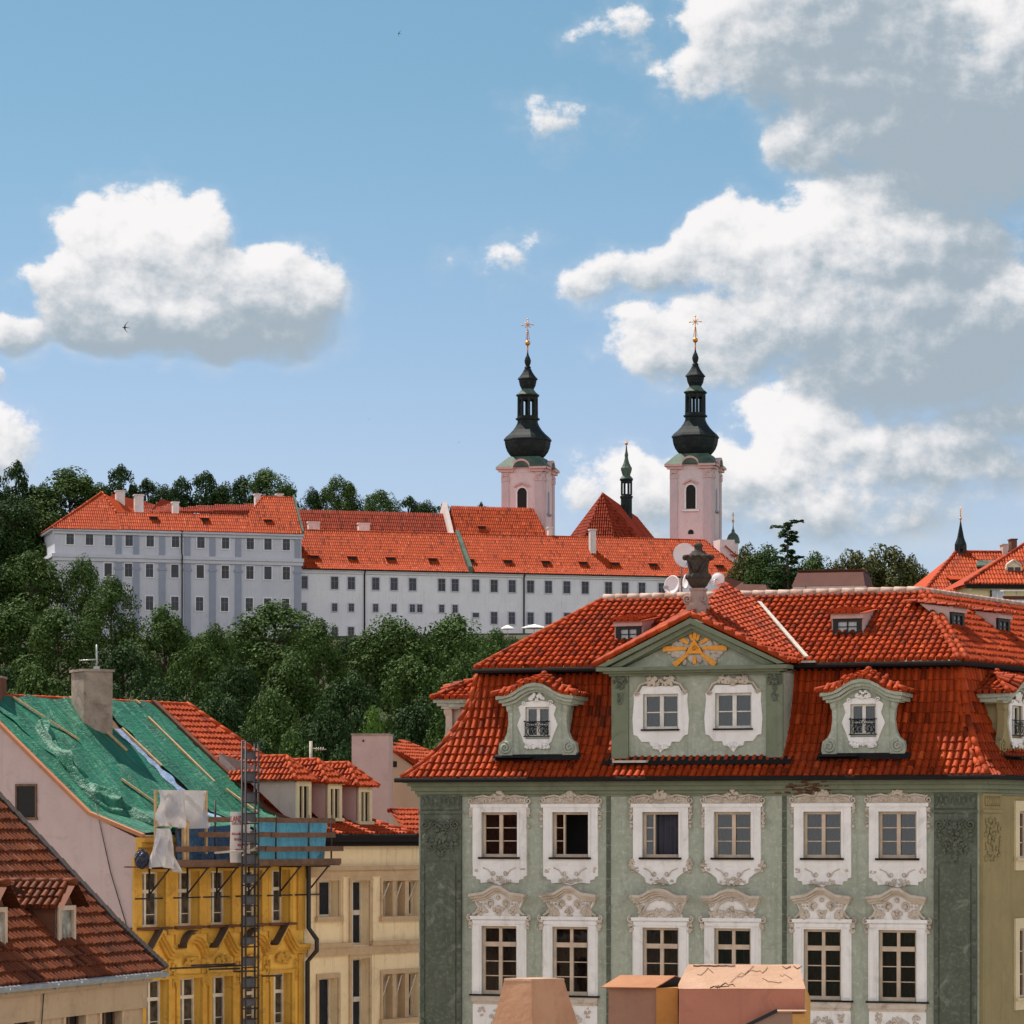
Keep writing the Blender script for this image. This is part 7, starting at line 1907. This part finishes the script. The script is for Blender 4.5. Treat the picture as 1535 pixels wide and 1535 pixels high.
# ---- the near house at the lower left corner
NF = Frame(-40, 78.6, 71.6)
NE = NF.empty('near_house', 'near tan house at the lower left corner with old brown tiled roof and roof dormers', 'house')
def near_house():
    XL = NF.fy(240, 1456, 0)[0]; ze = NF.fy(240, 1456, 0)[1]
    yv, zv = NF.fx(0, 1204, XL)
    ym, zm = NF.fx(171, 1386, XL)
    Y2 = yv + 1.2; Z2 = zv + 1.2 * (zv - zm) / (yv - ym)
    K = dict(du=.23, dv=.40, r=.085, seg=5, lift=.06, jit=.012)
    x0 = -9
    P = lambda x, y, z: Vector((x, y, z))
    t = MB(); plane_tiles(t, [P(x0, -.05, ze), P(XL, -.05, ze), P(XL, ym, zm), P(x0, ym, zm)], **K); plane_tiles(t, [P(x0, ym, zm), P(XL, ym, zm), P(XL, Y2, Z2), P(x0, Y2, Z2)], **K)
    t.add([P(x0, Y2, Z2), P(XL, Y2, Z2), P(XL, 2 * Y2, ze), P(x0, 2 * Y2, ze)], [(0, 1, 2, 3)]); t.build('roof', M['tile_old'], NE)
    v = MB()
    for a, b in ((P(XL, -.1, ze), P(XL, ym, zm)), (P(XL, ym, zm), P(XL, Y2, Z2))):
        n = 14
        for k in range(n): v.bar(a.lerp(b, k / n) + P(.08, 0, .08), a.lerp(b, (k + 1.1) / n) + P(.08, 0, .12), .3, .16)
    v.build('verge', flat('dark_mortar_verge', (.05, .032, .026), .9, bump=.6), NE)
    w = MB(); wl_ = []
    zt = (NF.fy(30, 1524)[1] + NF.fy(165, 1516)[1]) / 2 + .02
    for a, b in ((18, 50), (96, 126), (150, 180)): wl_.append((NF.fy(a, 1520, .35)[0], NF.fy(b, 1520, .35)[0], zt - 1.6, zt))
    XW = XL - .35
    w.holes(x0, XW, 0, ze - .1, .35, wl_, .3); w.add([(XW, .35, 0), (XW, 2 * Y2 - .4, 0), (XW, 2 * Y2 - .4, ze), (XW, Y2, Z2 - .1), (XW, .35, ze - .1)], [(0, 1, 2, 3, 4)]); w.build('wall', M['tan'], NE)
    c = MB(); c.box(x0, XW + .05, .24, .35, ze - .95, ze - .15); c.box(x0, XW + .1, .1, .35, ze - .28, ze - .13); c.build('frieze', M['tan'], NE)
    g = MB(); g.tube([(x0, -.14, ze - .07), (XL + .1, -.14, ze - .07)], .085, 8, False)
    for k in range(16): x = x0 + k * (XL - x0) / 15; g.tube([(x, -.25, ze - .05), (x, -.14, ze - .18), (x, .1, ze - .1)], .018, 4)
    g.build('gutter', M['zinc'], NE)
    for a, b, c_, d in wl_:
        m = MB(); t = .13
        m.box(a - t, a, .29, .35, c_, d + t); m.box(b, b + t, .29, .35, c_, d + t); m.box(a, b, .29, .35, d, d + t); o = m.build('window', M['cream_trim'], NE)
        f = MB(); q = .06; f.box(a, a + q, .5, .58, c_, d); f.box(b - q, b, .5, .58, c_, d); f.box(a + q, b - q, .5, .58, d - q, d); f.box((a + b) / 2 - .04, (a + b) / 2 + .04, .5, .58, c_, d - q); f.build('frame', M['plank'], o); MB().box(a + q, b - q, .54, .55, c_, d - q).build('pane', M['pane_dark'], o)
    cb = MB(); a = NF.fy(66, 1485, .2); b = NF.fy(62, 1540, .2); cb.tube([(a[0], .2, a[1]), (b[0], .2, b[1])], .015, 5); cb.build('cable', M['steel'], NE)
    sl = (zm - ze) / (ym + .05)
    for i, (wa, wb, wt, wbm, r0) in enumerate(((89, 109, 1365, 1413, 1327), (-12, 6, 1368, 1419, 1329))):
        # front plane where the window foot meets the slope
        lo, hi = 0.0, ym
        for _ in range(40):
            mdl = (lo + hi) / 2; z = NF.fy(wa, wbm, mdl)[1]
            if z > ze + (mdl + .05) * sl: lo = mdl
            else: hi = mdl
        yd_ = mdl; a, b = NF.p3(wa, wbm, yd_), NF.p3(wb, wbm, yd_); zt_ = NF.p3(wa, wt, yd_).z; x0_, x1_ = a.x - .12, b.x + .12; zb_ = a.z
        L = 2.0
        d = MB()
        for x in (x0_, x1_): d.add([(x, yd_, zb_ - .3), (x, yd_, zt_ + .12), (x, yd_ + L, zt_ + .12), (x, yd_ + L, zb_ + L * sl)], [(0, 1, 2, 3)])
        xm = (x0_ + x1_) / 2; zr = zt_ + .72
        d.add([(x0_, yd_ + .05, zt_ + .1), (x1_, yd_ + .05, zt_ + .1), (xm, yd_ + .05, zr)], [(0, 1, 2)])
        o = d.build('dormer', M['rust'], NE)
        f = MB(); f.box(x0_, x0_ + .12, yd_ - .04, yd_ + .06, zb_ - .1, zt_ + .12); f.box(x1_ - .12, x1_, yd_ - .04, yd_ + .06, zb_ - .1, zt_ + .12); f.box(x0_ + .12, x1_ - .12, yd_ - .04, yd_ + .06, zt_, zt_ + .12); f.box(x0_ + .12, x0_ + .16, yd_ - .05, yd_ + .05, zb_, zt_); f.box(x1_ - .16, x1_ - .12, yd_ - .05, yd_ + .05, zb_, zt_)
        f.build('window_frame', M['wood'], o); MB().box(x0_ + .16, x1_ - .16, yd_ + .02, yd_ + .03, zb_, zt_).build('pane', flat('curtained_dormer_pane', (.30, .29, .25), .25, sc=2.5, var=.8), o)
        r = MB(); e = .26; K2 = dict(du=.21, dv=.34, r=.08, seg=5, lift=.05)
        A, B = Vector((xm, yd_ - .3, zr)), Vector((xm, yd_ + L + .4, zr)); ze2 = zt_ + .08
        for x in (x0_ - e, x1_ + e): plane_tiles(r, [(x, yd_ - .3, ze2), (x, yd_ + L + .1, ze2), B, A], **K2)
        ridge(r, A, B, r=.1, step=.38); r.build('dormer_roof', M['tile_old'], o)
    return ze
near_house()
def edge_chimney():
    e = empty('brick_chimney', at(-8, 1060, 117)); tag(e, 'dark brown chimney edge cut by the left border above the tarpaulin', 'chimney')
    k = 117 / F; b = MB(); b.box(-20 * k, 10 * k, 0, 1.2, -1.5, 44 * k); b.build('stack', M['rust'], e); b = MB(); b.box(-21 * k, 11 * k, -.05, 1.25, 44 * k, 47 * k); b.build('cap', M['soot'], e)
edge_chimney()
# ------------------------------------------------------------------ roofs behind the palace
M['brown_sheet'] = plaster('brown_painted_sheet', (.075, .020, .014), (.105, .034, .02), sc=.8, stain=(.07, .03, .02), amt=.5, bump=.1, rough=.7)
M['pale_yellow'] = plaster('pale_yellow_render', (.62, .53, .30), (.56, .48, .27), sc=.8, streak=(.46, .39, .22))
def far_right():
    Y = 142; k = Y / F
    e = empty('attic_block', at(1244, 893, Y), R(-12)); tag(e, 'pale pink attic block with a sloping sided brown metal roof behind the palace ridge', 'building')
    w = MB(); w.box(-56 * k, 52 * k, 0, 4, -22, 15 * k); w.build('wall', plaster('pale_pink_render', (.62, .50, .49), (.56, .45, .44)), e)
    r = MB(); r.hexa([(-57 * k, -.1, 15 * k), (53 * k, -.1, 15 * k), (53 * k, 4.1, 15 * k), (-57 * k, 4.1, 15 * k), (-50 * k, .6, 39 * k), (47 * k, .6, 39 * k), (47 * k, 3.4, 39 * k), (-50 * k, 3.4, 39 * k)]); r.box(-51 * k, 48 * k, .55, 3.45, 39 * k, 41 * k); r.build('roof', M['brown_sheet'], e)
    h = MB(); h.tube([(-36 * k, -.06, 14 * k), (-36 * k, -.16, 3 * k), (-32 * k, -.16, 1 * k)], .02, 5); h.build('hook', M['iron'], e)
    e = empty('sheet_roofed_house', at(1112, 893, Y + 8), R(-10)); tag(e, 'dark brown metal hipped roof ends just right of the stone urn', 'building'); k = (Y + 8) / F
    r = MB(); r.hexa([(-34 * k, 0, -4 * k), (8 * k, 0, -4 * k), (8 * k, 4, -4 * k), (-34 * k, 4, -4 * k), (-30 * k, .7, 30 * k), (-2 * k, .9, 23 * k), (-2 * k, 3, 23 * k), (-30 * k, 3, 30 * k)]); r.build('roof', M['brown_sheet'], e)
    r = MB(); r.hexa([(-8 * k, -.8, -4 * k), (44 * k, -.8, -4 * k), (44 * k, 3, -4 * k), (-8 * k, 3, -4 * k), (2 * k, -.1, 17 * k), (36 * k, -.1, 16 * k), (36 * k, 2, 16 * k), (2 * k, 2, 17 * k)]); r.build('roof', M['brown_sheet'], e)
    w = MB(); w.box(-34 * k, 44 * k, .1, 3.8, -22, -4 * k); w.build('wall', M['tan'], e)
    # long orange roof with a spirelet
    Y = 215; f = Frame(1372, Y, 6); K = dict(du=.18, dv=.5, r=.075, seg=3, lift=.03)
    e = f.empty('tiled_hall', 'long orange tiled hall roof with a hipped left end and a dark spirelet', 'building')
    A = f.p3(1372, 905, -.3); B = f.p3(1600, 905, -.3); C_ = f.p3(1600, 826, 5.2); D = f.p3(1433, 828, 5.2); A.z = B.z = (A.z + B.z) / 2; C_.z = D.z
    t = MB(); plane_tiles(t, [A, B, C_, D], **K); t.add([A, D, Vector((A.x, 11, A.z))], [(0, 1, 2)]); t.add([D, C_, Vector((C_.x, 11, A.z)), Vector((A.x, 11, A.z))], [(0, 1, 2, 3)]); t.build('roof', M['tile_far'], e)
    r = MB(); ridge(r, A, D, r=.14, step=.5); ridge(r, D, C_, r=.14, step=.5); r.build('ridge_tiles', M['tile_deep'], e)
    w = MB(); w.box(A.x + .4, B.x, 0, 10.6, -2, A.z); w.build('wall', M['tan'], e)
    q = f.p3(1432, 878, 1.6); sl = (D.z - A.z) / 5.5
    q = f.p3(1434, 880, 1.4); o = MB(); o.hexa([q + Vector(v) for v in ((-.45, -.35, .42), (.35, -.35, .42), (.35, 1.2, .75), (-.45, 1.2, .75), (-.45, -.35, .5), (.35, -.35, .5), (.35, 1.2, .83), (-.45, 1.2, .83))]); d = o.build('dormer', M['tile_far'], e); MB().box(q.x - .38, q.x + .28, q.y - .15, q.y, q.z, q.z + .42).build('pane', M['dark'], d)
    q = f.p3(1480, 850, 3.4); o = MB(); o.hexa([q + Vector(v) for v in ((-.75, -.2, .0), (1.0, -.2, .0), (1.0, 1.6, .5), (-.4, 1.6, .5), (-.75, -.2, .1), (1.0, -.2, .1), (1.0, 1.4, .72), (-.35, 1.4, .72))]); d = o.build('dormer', M['verdigris'], e); MB().box(q.x - .7, q.x + .9, q.y + .0, q.y + .2, q.z - .5, q.z + .02).build('pane', M['dark'], d)
    p = f.p3(1440, 828, 5.2); u = Y / F
    s = empty('roof_spirelet', f.w(p), f.a); tag(s, 'slim dark eight sided spirelet with open bell stage and gilded ball', 'spire')
    b = MB()
    for k_ in range(6):
        a = 2 * math.pi * k_ / 6; b.lathe([(.11, -1.5), (.11, 11 * u)], 5, (7 * u * math.cos(a), 7 * u * math.sin(a), 0))
    b.lathe([(8.2 * u, -1.5), (8.2 * u, 0)], 6); b.lathe([(8 * u, 5 * u), (8.3 * u, 12 * u)], 6); b.build('bell_stage', M['iron'], s)
    b = MB(); b.lathe([(9.6 * u, 11.5 * u), (9 * u, 13 * u), (5.6 * u, 22 * u), (2.6 * u, 37 * u), (.5 * u, 49 * u)], 8); b.build('spire', M['copper_dark'], s)
    b = MB(); b.sph((0, 0, 52 * u), 2.1 * u); b.tube([(0, 0, 48 * u), (0, 0, 70 * u)], .035, 5); b.build('gilded_ball', M['gold'], s)
    for px, py0, py1, w_, m, lab in ((1505, 831, 817, 8, M['pinkish'], 'small pink chimney on the orange hall ridge'), (1518, 832, 809, 9, M['rust'], 'dark red brown chimney with pots beside the small pink one')):
        c = f.p3(px, py0, 5.2); ce = empty('chimney', f.w(c), f.a); tag(ce, lab, 'chimney'); b = MB(); b.box(-w_ / 2 * u, w_ / 2 * u, -.4, .4, -.6, (py0 - py1) * u); b.build('stack', m, ce); b = MB(); b.box(-w_ / 2 * u - .05, w_ / 2 * u + .05, -.45, .45, (py0 - py1) * u, (py0 - py1 + 1.5) * u); b.build('cap', m, ce)
    t = MB(); q = f.p3(1398, 878, 14); plane_tiles(t, [q + Vector((-1.2, 0, -1.5)), q + Vector((4, 0, -1.5)), q + Vector((4, 2.5, .9)), q + Vector((.6, 2.5, .9))], **K); t.build('rear_roof', M['tile_far'], e)
    # pale yellow house
    Y = 186; f = Frame(1458, Y, 4); u = Y / F
    e = f.empty('yellow_house', 'pale yellow house with an orange hipped roof and a white framed roof window', 'house')
    w = MB(); H1 = f.fy(1500, 877)[1]; w.box(0, 9, 0, 8, 0, H1); w.build('wall', M['pale_yellow'], e)
    c = MB(); c.box(-.45, 9, -.45, 0, H1 - .2, H1 + .02); c.build('eave', M['gutter'], e)
    A = Vector((-.5, -.5, H1 + .03)); B = Vector((9, -.5, H1 + .03)); D = f.p3(1556, 803, 4.2); C_ = Vector((9, 4.2, D.z))
    t = MB(); plane_tiles(t, [A, B, C_, D], **K); t.add([A, D, Vector((A.x, 9, A.z))], [(0, 1, 2)]); t.build('roof', M['tile_far'], e)
    r = MB(); ridge(r, A, D, r=.13, step=.45); r.build('ridge_tiles', M['tile_deep'], e)
    q = f.p3(1520, 860, .75); o = MB(); o.prism([(q.x - .48, q.z - .02), (q.x + .48, q.z - .02), (q.x + .48, q.z + .32), (q.x + .3, q.z + .56), (q.x, q.z + .68), (q.x - .3, q.z + .56), (q.x - .48, q.z + .32)], q.y - .02, q.y + 1.2); d = o.build('dormer', M['trim_warm'], e)
    o = MB(); o.prism([(q.x - .36, q.z + .04), (q.x + .36, q.z + .04), (q.x + .36, q.z + .36), (q.x - .36, q.z + .36)], q.y - .05, q.y - .02); o.build('pane', M['pane_blue'], d); o = MB(); o.band([(q.x - .42, q.z + .52), (q.x, q.z + .82), (q.x + .42, q.z + .52)], .12, q.y - .1, q.y + 1.1); o.box(q.x - .03, q.x + .03, q.y - .08, q.y - .051, q.z + .04, q.z + .36); o.build('hood', M['lead'], d)
    x, z = f.fy(1495, 892); o = MB(); o.box(x - .36, x - .3, -.06, .0, z - .6, z + .36); o.box(x + .3, x + .36, -.06, .0, z - .6, z + .36); o.box(x - .3, x + .3, -.06, .0, z + .3, z + .36); o.box(x - .03, x + .03, -.05, .0, z - .6, z + .3); d = o.build('window', M['wood_white'], e); MB().box(x - .3, x + .3, -.03, -.01, z - .6, z + .3).build('pane', flat('curtained_pane', (.42, .45, .52), .3, sc=2), d)
    x = f.fy(1485, 890)[0]; MB().tube([(x, -.1, 0), (x, -.1, H1 - .3)], .05).build('downpipe', M['gutter'], e)
    p = at(1524, 886, 172); k = 172 / F; a = empty('roof_awning', p, R(4)); tag(a, 'grey terrace awning and parapet below the pale yellow house', 'awning')
    b = MB(); b.hexa([(-20 * k, 0, -1 * k), (40 * k, 0, -1 * k), (40 * k, 1.2, 2 * k), (-18 * k, 1.2, 2 * k), (-20 * k, 0, 1 * k), (40 * k, 0, 1 * k), (40 * k, 1.2, 4 * k), (-18 * k, 1.2, 4 * k)]); b.build('canopy', M['lead'], a)
    b = MB(); b.tube([(-18 * k, .05, -16 * k), (-18 * k, .05, 0)], .03); b.tube([(0, .05, -16 * k), (0, .05, 0)], .03); b.build('post', M['zinc'], a)
    b = MB(); b.box(-22 * k, 40 * k, -.3, -.1, -14 * k, -8 * k); b.build('fascia', M['brown_sheet'], a); b = MB(); b.box(-34 * k, 40 * k, -.5, -.31, -40 * k, -14 * k); b.build('parapet', M['zinc'], a)
far_right()

# ------------------------------------------------------------------ chimneys of the roof below the viewpoint
M['terra'] = plaster('terracotta_render', (.46, .25, .15), (.38, .19, .11), sc=1.6, stain=(.24, .11, .06), amt=.6, streak=(.30, .15, .09), bump=.18, grain=30)
M['rose'] = plaster('rose_render', (.42, .17, .115), (.36, .14, .095), sc=1.2, stain=(.22, .09, .06), amt=.6, streak=(.30, .12, .08), bump=.18, grain=30)
M['peach'] = plaster('peach_capping', (.46, .29, .20), (.38, .22, .14), sc=2.0, stain=(.33, .17, .1), amt=.4, bump=.6, grain=20)
M['ochre_side'] = plaster('orange_ochre_render', (.54, .29, .09), (.47, .24, .07), sc=2, stain=(.28, .13, .05), amt=.4)
def roughen(o, amp=.010, cuts=7, sc=2.2):
    """Hand-laid render is never dead flat: knock the faces and arrises of a stack slightly out of true."""
    import bmesh
    from mathutils import noise
    b = bmesh.new(); b.from_mesh(o.data)
    bmesh.ops.remove_doubles(b, verts=b.verts, dist=1e-5)
    L = [e for e in b.edges if e.calc_length() > .12]
    bmesh.ops.subdivide_edges(b, edges=L, cuts=cuts, use_grid_fill=True)
    for v in b.verts:
        p = v.co; d = noise.noise_vector(p * sc) * amp + noise.noise_vector(p * sc * 6) * amp * .55
        v.co = p + d
    b.to_mesh(o.data); b.free()
    return o
def near_chimneys():
    Y = 46.0; k = Y / F; Z = lambda py, Y_=46.0: (HY - py) * Y_ / F + CZ
    def ring(pts, Y0): return [at(px, py, Y0 + d) for px, py, d in pts]
    # tapering stack
    c = at(797, 1469, Y); e = empty('tapered_chimney', (c.x, c.y, 0)); tag(e, 'tapering terracotta rendered chimney standing alone at the lower edge', 'chimney')
    def sq(w, z): 
        a1, a2 = Vector((-.42, .30, 0)) * w, Vector((.50, .30, 0)) * w
        o = Vector((0, -.30 * (w - 1), 0)); return [o + Vector((0, 0, z)), o + a2 + Vector((0, 0, z)), o + a1 + a2 + Vector((0, 0, z)), o + a1 + Vector((0, 0, z))]
    zt = Z(1471); b = MB(); b.hexa(sq(1.32, zt - .66) + sq(.90, zt)); b.hexa(sq(1.7, 0) + sq(1.32, zt - .66)); roughen(b.build('stack', M['terra'], e), .006, 12)
    b = MB(); b.hexa(sq(.925, zt + .0) + sq(.90, zt + .03)); b.build('cap', M['peach'], e)
    # stack under a bent sheet lid
    Y2 = 48.0; k = Y2 / F; c = at(983, 1482, Y2); e = empty('lidded_chimney', (c.x, c.y, 0), R(-14)); tag(e, 'sooty rendered chimney under a bent orange sheet lid', 'chimney')
    zt = Z(1481, Y2); b = MB(); b.hexa([(-.76, .02, 0), (.0, .02, 0), (.0, 1.0, 0), (-.76, 1.0, 0), (-.70, .02, zt), (-.0, .02, zt), (-.0, 1.0, zt), (-.70, 1.0, zt)])
    b.build('stack', plaster('sooty_terracotta', (.33, .19, .13), (.28, .15, .11), sc=1.6, stain=(.10, .06, .045), amt=.7, streak=(.15, .085, .06)), e)
    b = MB(); b.hexa([(.002, .02, 0), (.30, .16, 0), (.30, 1.0, 0), (.002, 1.0, 0), (.002, .02, zt), (.29, .16, zt), (.29, 1.0, zt), (.002, 1.0, zt)]); b.build('side_flue', M['ochre_side'], e)
    l = MB(); t = .012
    A, B, C_, D = Vector((-.78, -.12, zt + .0)), Vector((.02, -.12, zt + .0)), Vector((.20, .45, zt + .15)), Vector((-.62, .45, zt + .15)); E, G = Vector((.36, .98, zt + .03)), Vector((-.46, .98, zt + .03))
    up = Vector((0, 0, t)); l.hexa([A, B, C_, D, A + up, B + up, C_ + up, D + up]); l.hexa([D, C_, E, G, D + up, C_ + up, E + up, G + up]); l.build('sheet_lid', plaster('rusty_orange_sheet', (.36, .16, .075), (.28, .115, .05), sc=2, rough=.6, bump=.2), e)
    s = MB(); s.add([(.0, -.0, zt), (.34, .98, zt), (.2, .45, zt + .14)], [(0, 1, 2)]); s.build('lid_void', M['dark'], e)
    w = MB()
    for i in range(5): w.tube([(-.78 + .01 * i, -.03, zt - .95 + i * .03), (-.74, -.06, zt - .75 + .02 * i), (-.76 - .01 * i, -.02, zt - .6 + .01 * i)], .008, 4)
    w.build('wire', M['iron'], e)
    # broad stack with a bevelled top
    Y3 = 47.0; k = Y3 / F; c = at(1111, 1482, Y3); e = empty('broad_chimney', (c.x, c.y, 0), R(-3)); tag(e, 'broad rose rendered chimney with cracks across its sloping peach top', 'chimney')
    zt = Z(1482, Y3); zr = Z(1447, Y3 + .6); x0, x1 = -93 * k, 95 * k
    b = MB(); b.box(x0, x1, 0, 1.3, 0, zt - .001); roughen(b.build('stack', M['rose'], e), .007, 14)
    p = MB(); d = .6; p.hexa([(x0 - .01, -.02, zt), (x1 + .01, -.02, zt), (x1 + .01, 1.32, zt), (x0 - .01, 1.32, zt), (x0 + .13, d, zr), (x1 - .05, d, zr), (x1 - .05, .9, zr), (x0 + .13, .9, zr)]); roughen(p.build('bevelled_top', M['peach'], e), .007, 14)
    s = MB(); s.add([(x1 + .003, .0, 0), (x1 + .09, .25, 0), (x1 + .09, 1.2, 0), (x1 + .003, 1.2, 0), (x1 + .003, .0, zt), (x1 + .09, .25, zt - .15), (x1 + .09, 1.2, zt - .15), (x1 + .003, 1.2, zt), (x1 - .04, .5, zr - .1)], [(0, 1, 5, 4), (1, 2, 6, 5), (4, 5, 8), (5, 6, 8), (6, 7, 8)]); s.build('side_face', M['ochre_side'], e)
    cr = MB(); f = lambda x, v: Vector((x, -.024 + d * v, zt + (zr - zt) * v + .002)); rnd = random.Random(3)
    for st, n, r in (((-.44, .02), 7, .007), ((-.36, .12), 6, .006), ((-.05, .5), 5, .0035), ((.3, .45), 6, .0035), ((-.15, .25), 5, .003), ((.1, .75), 6, .0035), ((.55, .6), 4, .003), ((-.62, .6), 5, .0035)):
        x, v = st; pts = [f(x, v)]
        for i in range(n): x += rnd.uniform(.01, .07); v = min(.98, max(.02, v + rnd.uniform(-.12, .16))); pts.append(f(x, v))
        cr.tube(pts, r, 4)
    for i in range(5):
        x = x0 + .2 + i * .12; cr.tube([f(x, .985), f(x + .06, .965 + .01 * (i % 2)), f(x + .12, .985)], .008, 4)
    for x in (x1 - .3, x1 - .14): cr.tube([f(x, .98), f(x + .05, .86), f(x + .12, .96)], .006, 4)
    cr.build('crack', flat('crack_shadow', (.10, .045, .03), .95), e)
    q = MB(); X = lambda px: (px - 1111) * k; zz = lambda py: Z(py, Y3 - .3)
    q.prism([(X(1128), 0), (X(1186), 0), (X(1186), zz(1517)), (X(1166), zz(1516)), (X(1128), zz(1533))], -.34, -.002); q.build('lower_flue', plaster('brown_grey_render', (.27, .165, .125), (.23, .14, .105), sc=2), e)
    q = MB(); q.box(X(1186.2), X(1206), -.33, -.002, 0, zz(1519)); q.build('lower_flue_side', M['ochre_side'], e)
    q = MB(); q.bar((X(1118), -.36, zz(1537)), (X(1164), -.36, zz(1514)), .06, .05); q.build('flashing', M['iron'], e)
    q = MB(); q.box(X(1164), X(1207), -.4, -.002, zz(1516.5), zz(1514.5)); q.build('lower_cap', M['peach'], e)
    # the roof they stand on, below the frame
    r = MB(); r.add([(-12, 38, 10.2), (12, 38, 10.2), (12, 52, 11.2), (-12, 52, 11.2), (-12, 52, 0), (12, 52, 0)], [(0, 1, 2, 3), (3, 2, 5, 4)])
    return
near_chimneys()

def birds():
    def bird(px, py, Y, s, rz, roll, label):
        e = empty('bird', at(px, py, Y), rz); e.rotation_euler = (roll, 0, rz); tag(e, label, 'bird')
        b = MB(); b.tube([(-.09, 0, 0), (-.05, 0, .005), (.0, 0, 0), (.07, 0, 0), (.12, 0, .0)], [.004, .017, .021, .013, .003], 7)
        for sg in (-1, 1):
            P = [(-.035, 0), (-.01, .07), (.06, .16), (.15, .225), (.07, .15), (.025, .07), (.03, 0)]
            z = lambda y: .22 * y
            b.add([(x, sg * y, z(y)) for x, y in P] + [(x, sg * y, z(y) - .006) for x, y in P], [tuple(range(7)), tuple(range(13, 6, -1))] + [(i, (i + 1) % 7, 7 + (i + 1) % 7, 7 + i) for i in range(7)])
            b.add([(.09, 0, 0), (.16, sg * .02, 0), (.18, sg * .045, 0), (.12, sg * .012, 0)], [(0, 1, 2, 3)])
        b.v = [(x * s, y * s, z * s) for x, y, z in b.v]
        b.build('body', flat('dark_plumage', (.018, .017, .02), .6), e)
    bird(187, 491, 110, 1.0, R(8), R(-58), 'dark swift gliding across the lower part of the left cloud')
    bird(598, 50, 210, 1.0, R(40), R(-60), 'small distant bird high in the blue sky near the top')
    bird(553, 629, 330, .8, R(90), R(-50), 'tiny distant bird in clear sky left of the first church tower')
    bird(688, 663, 330, .8, R(70), R(-40), 'tiny distant bird close to the left church tower onion')
birds()
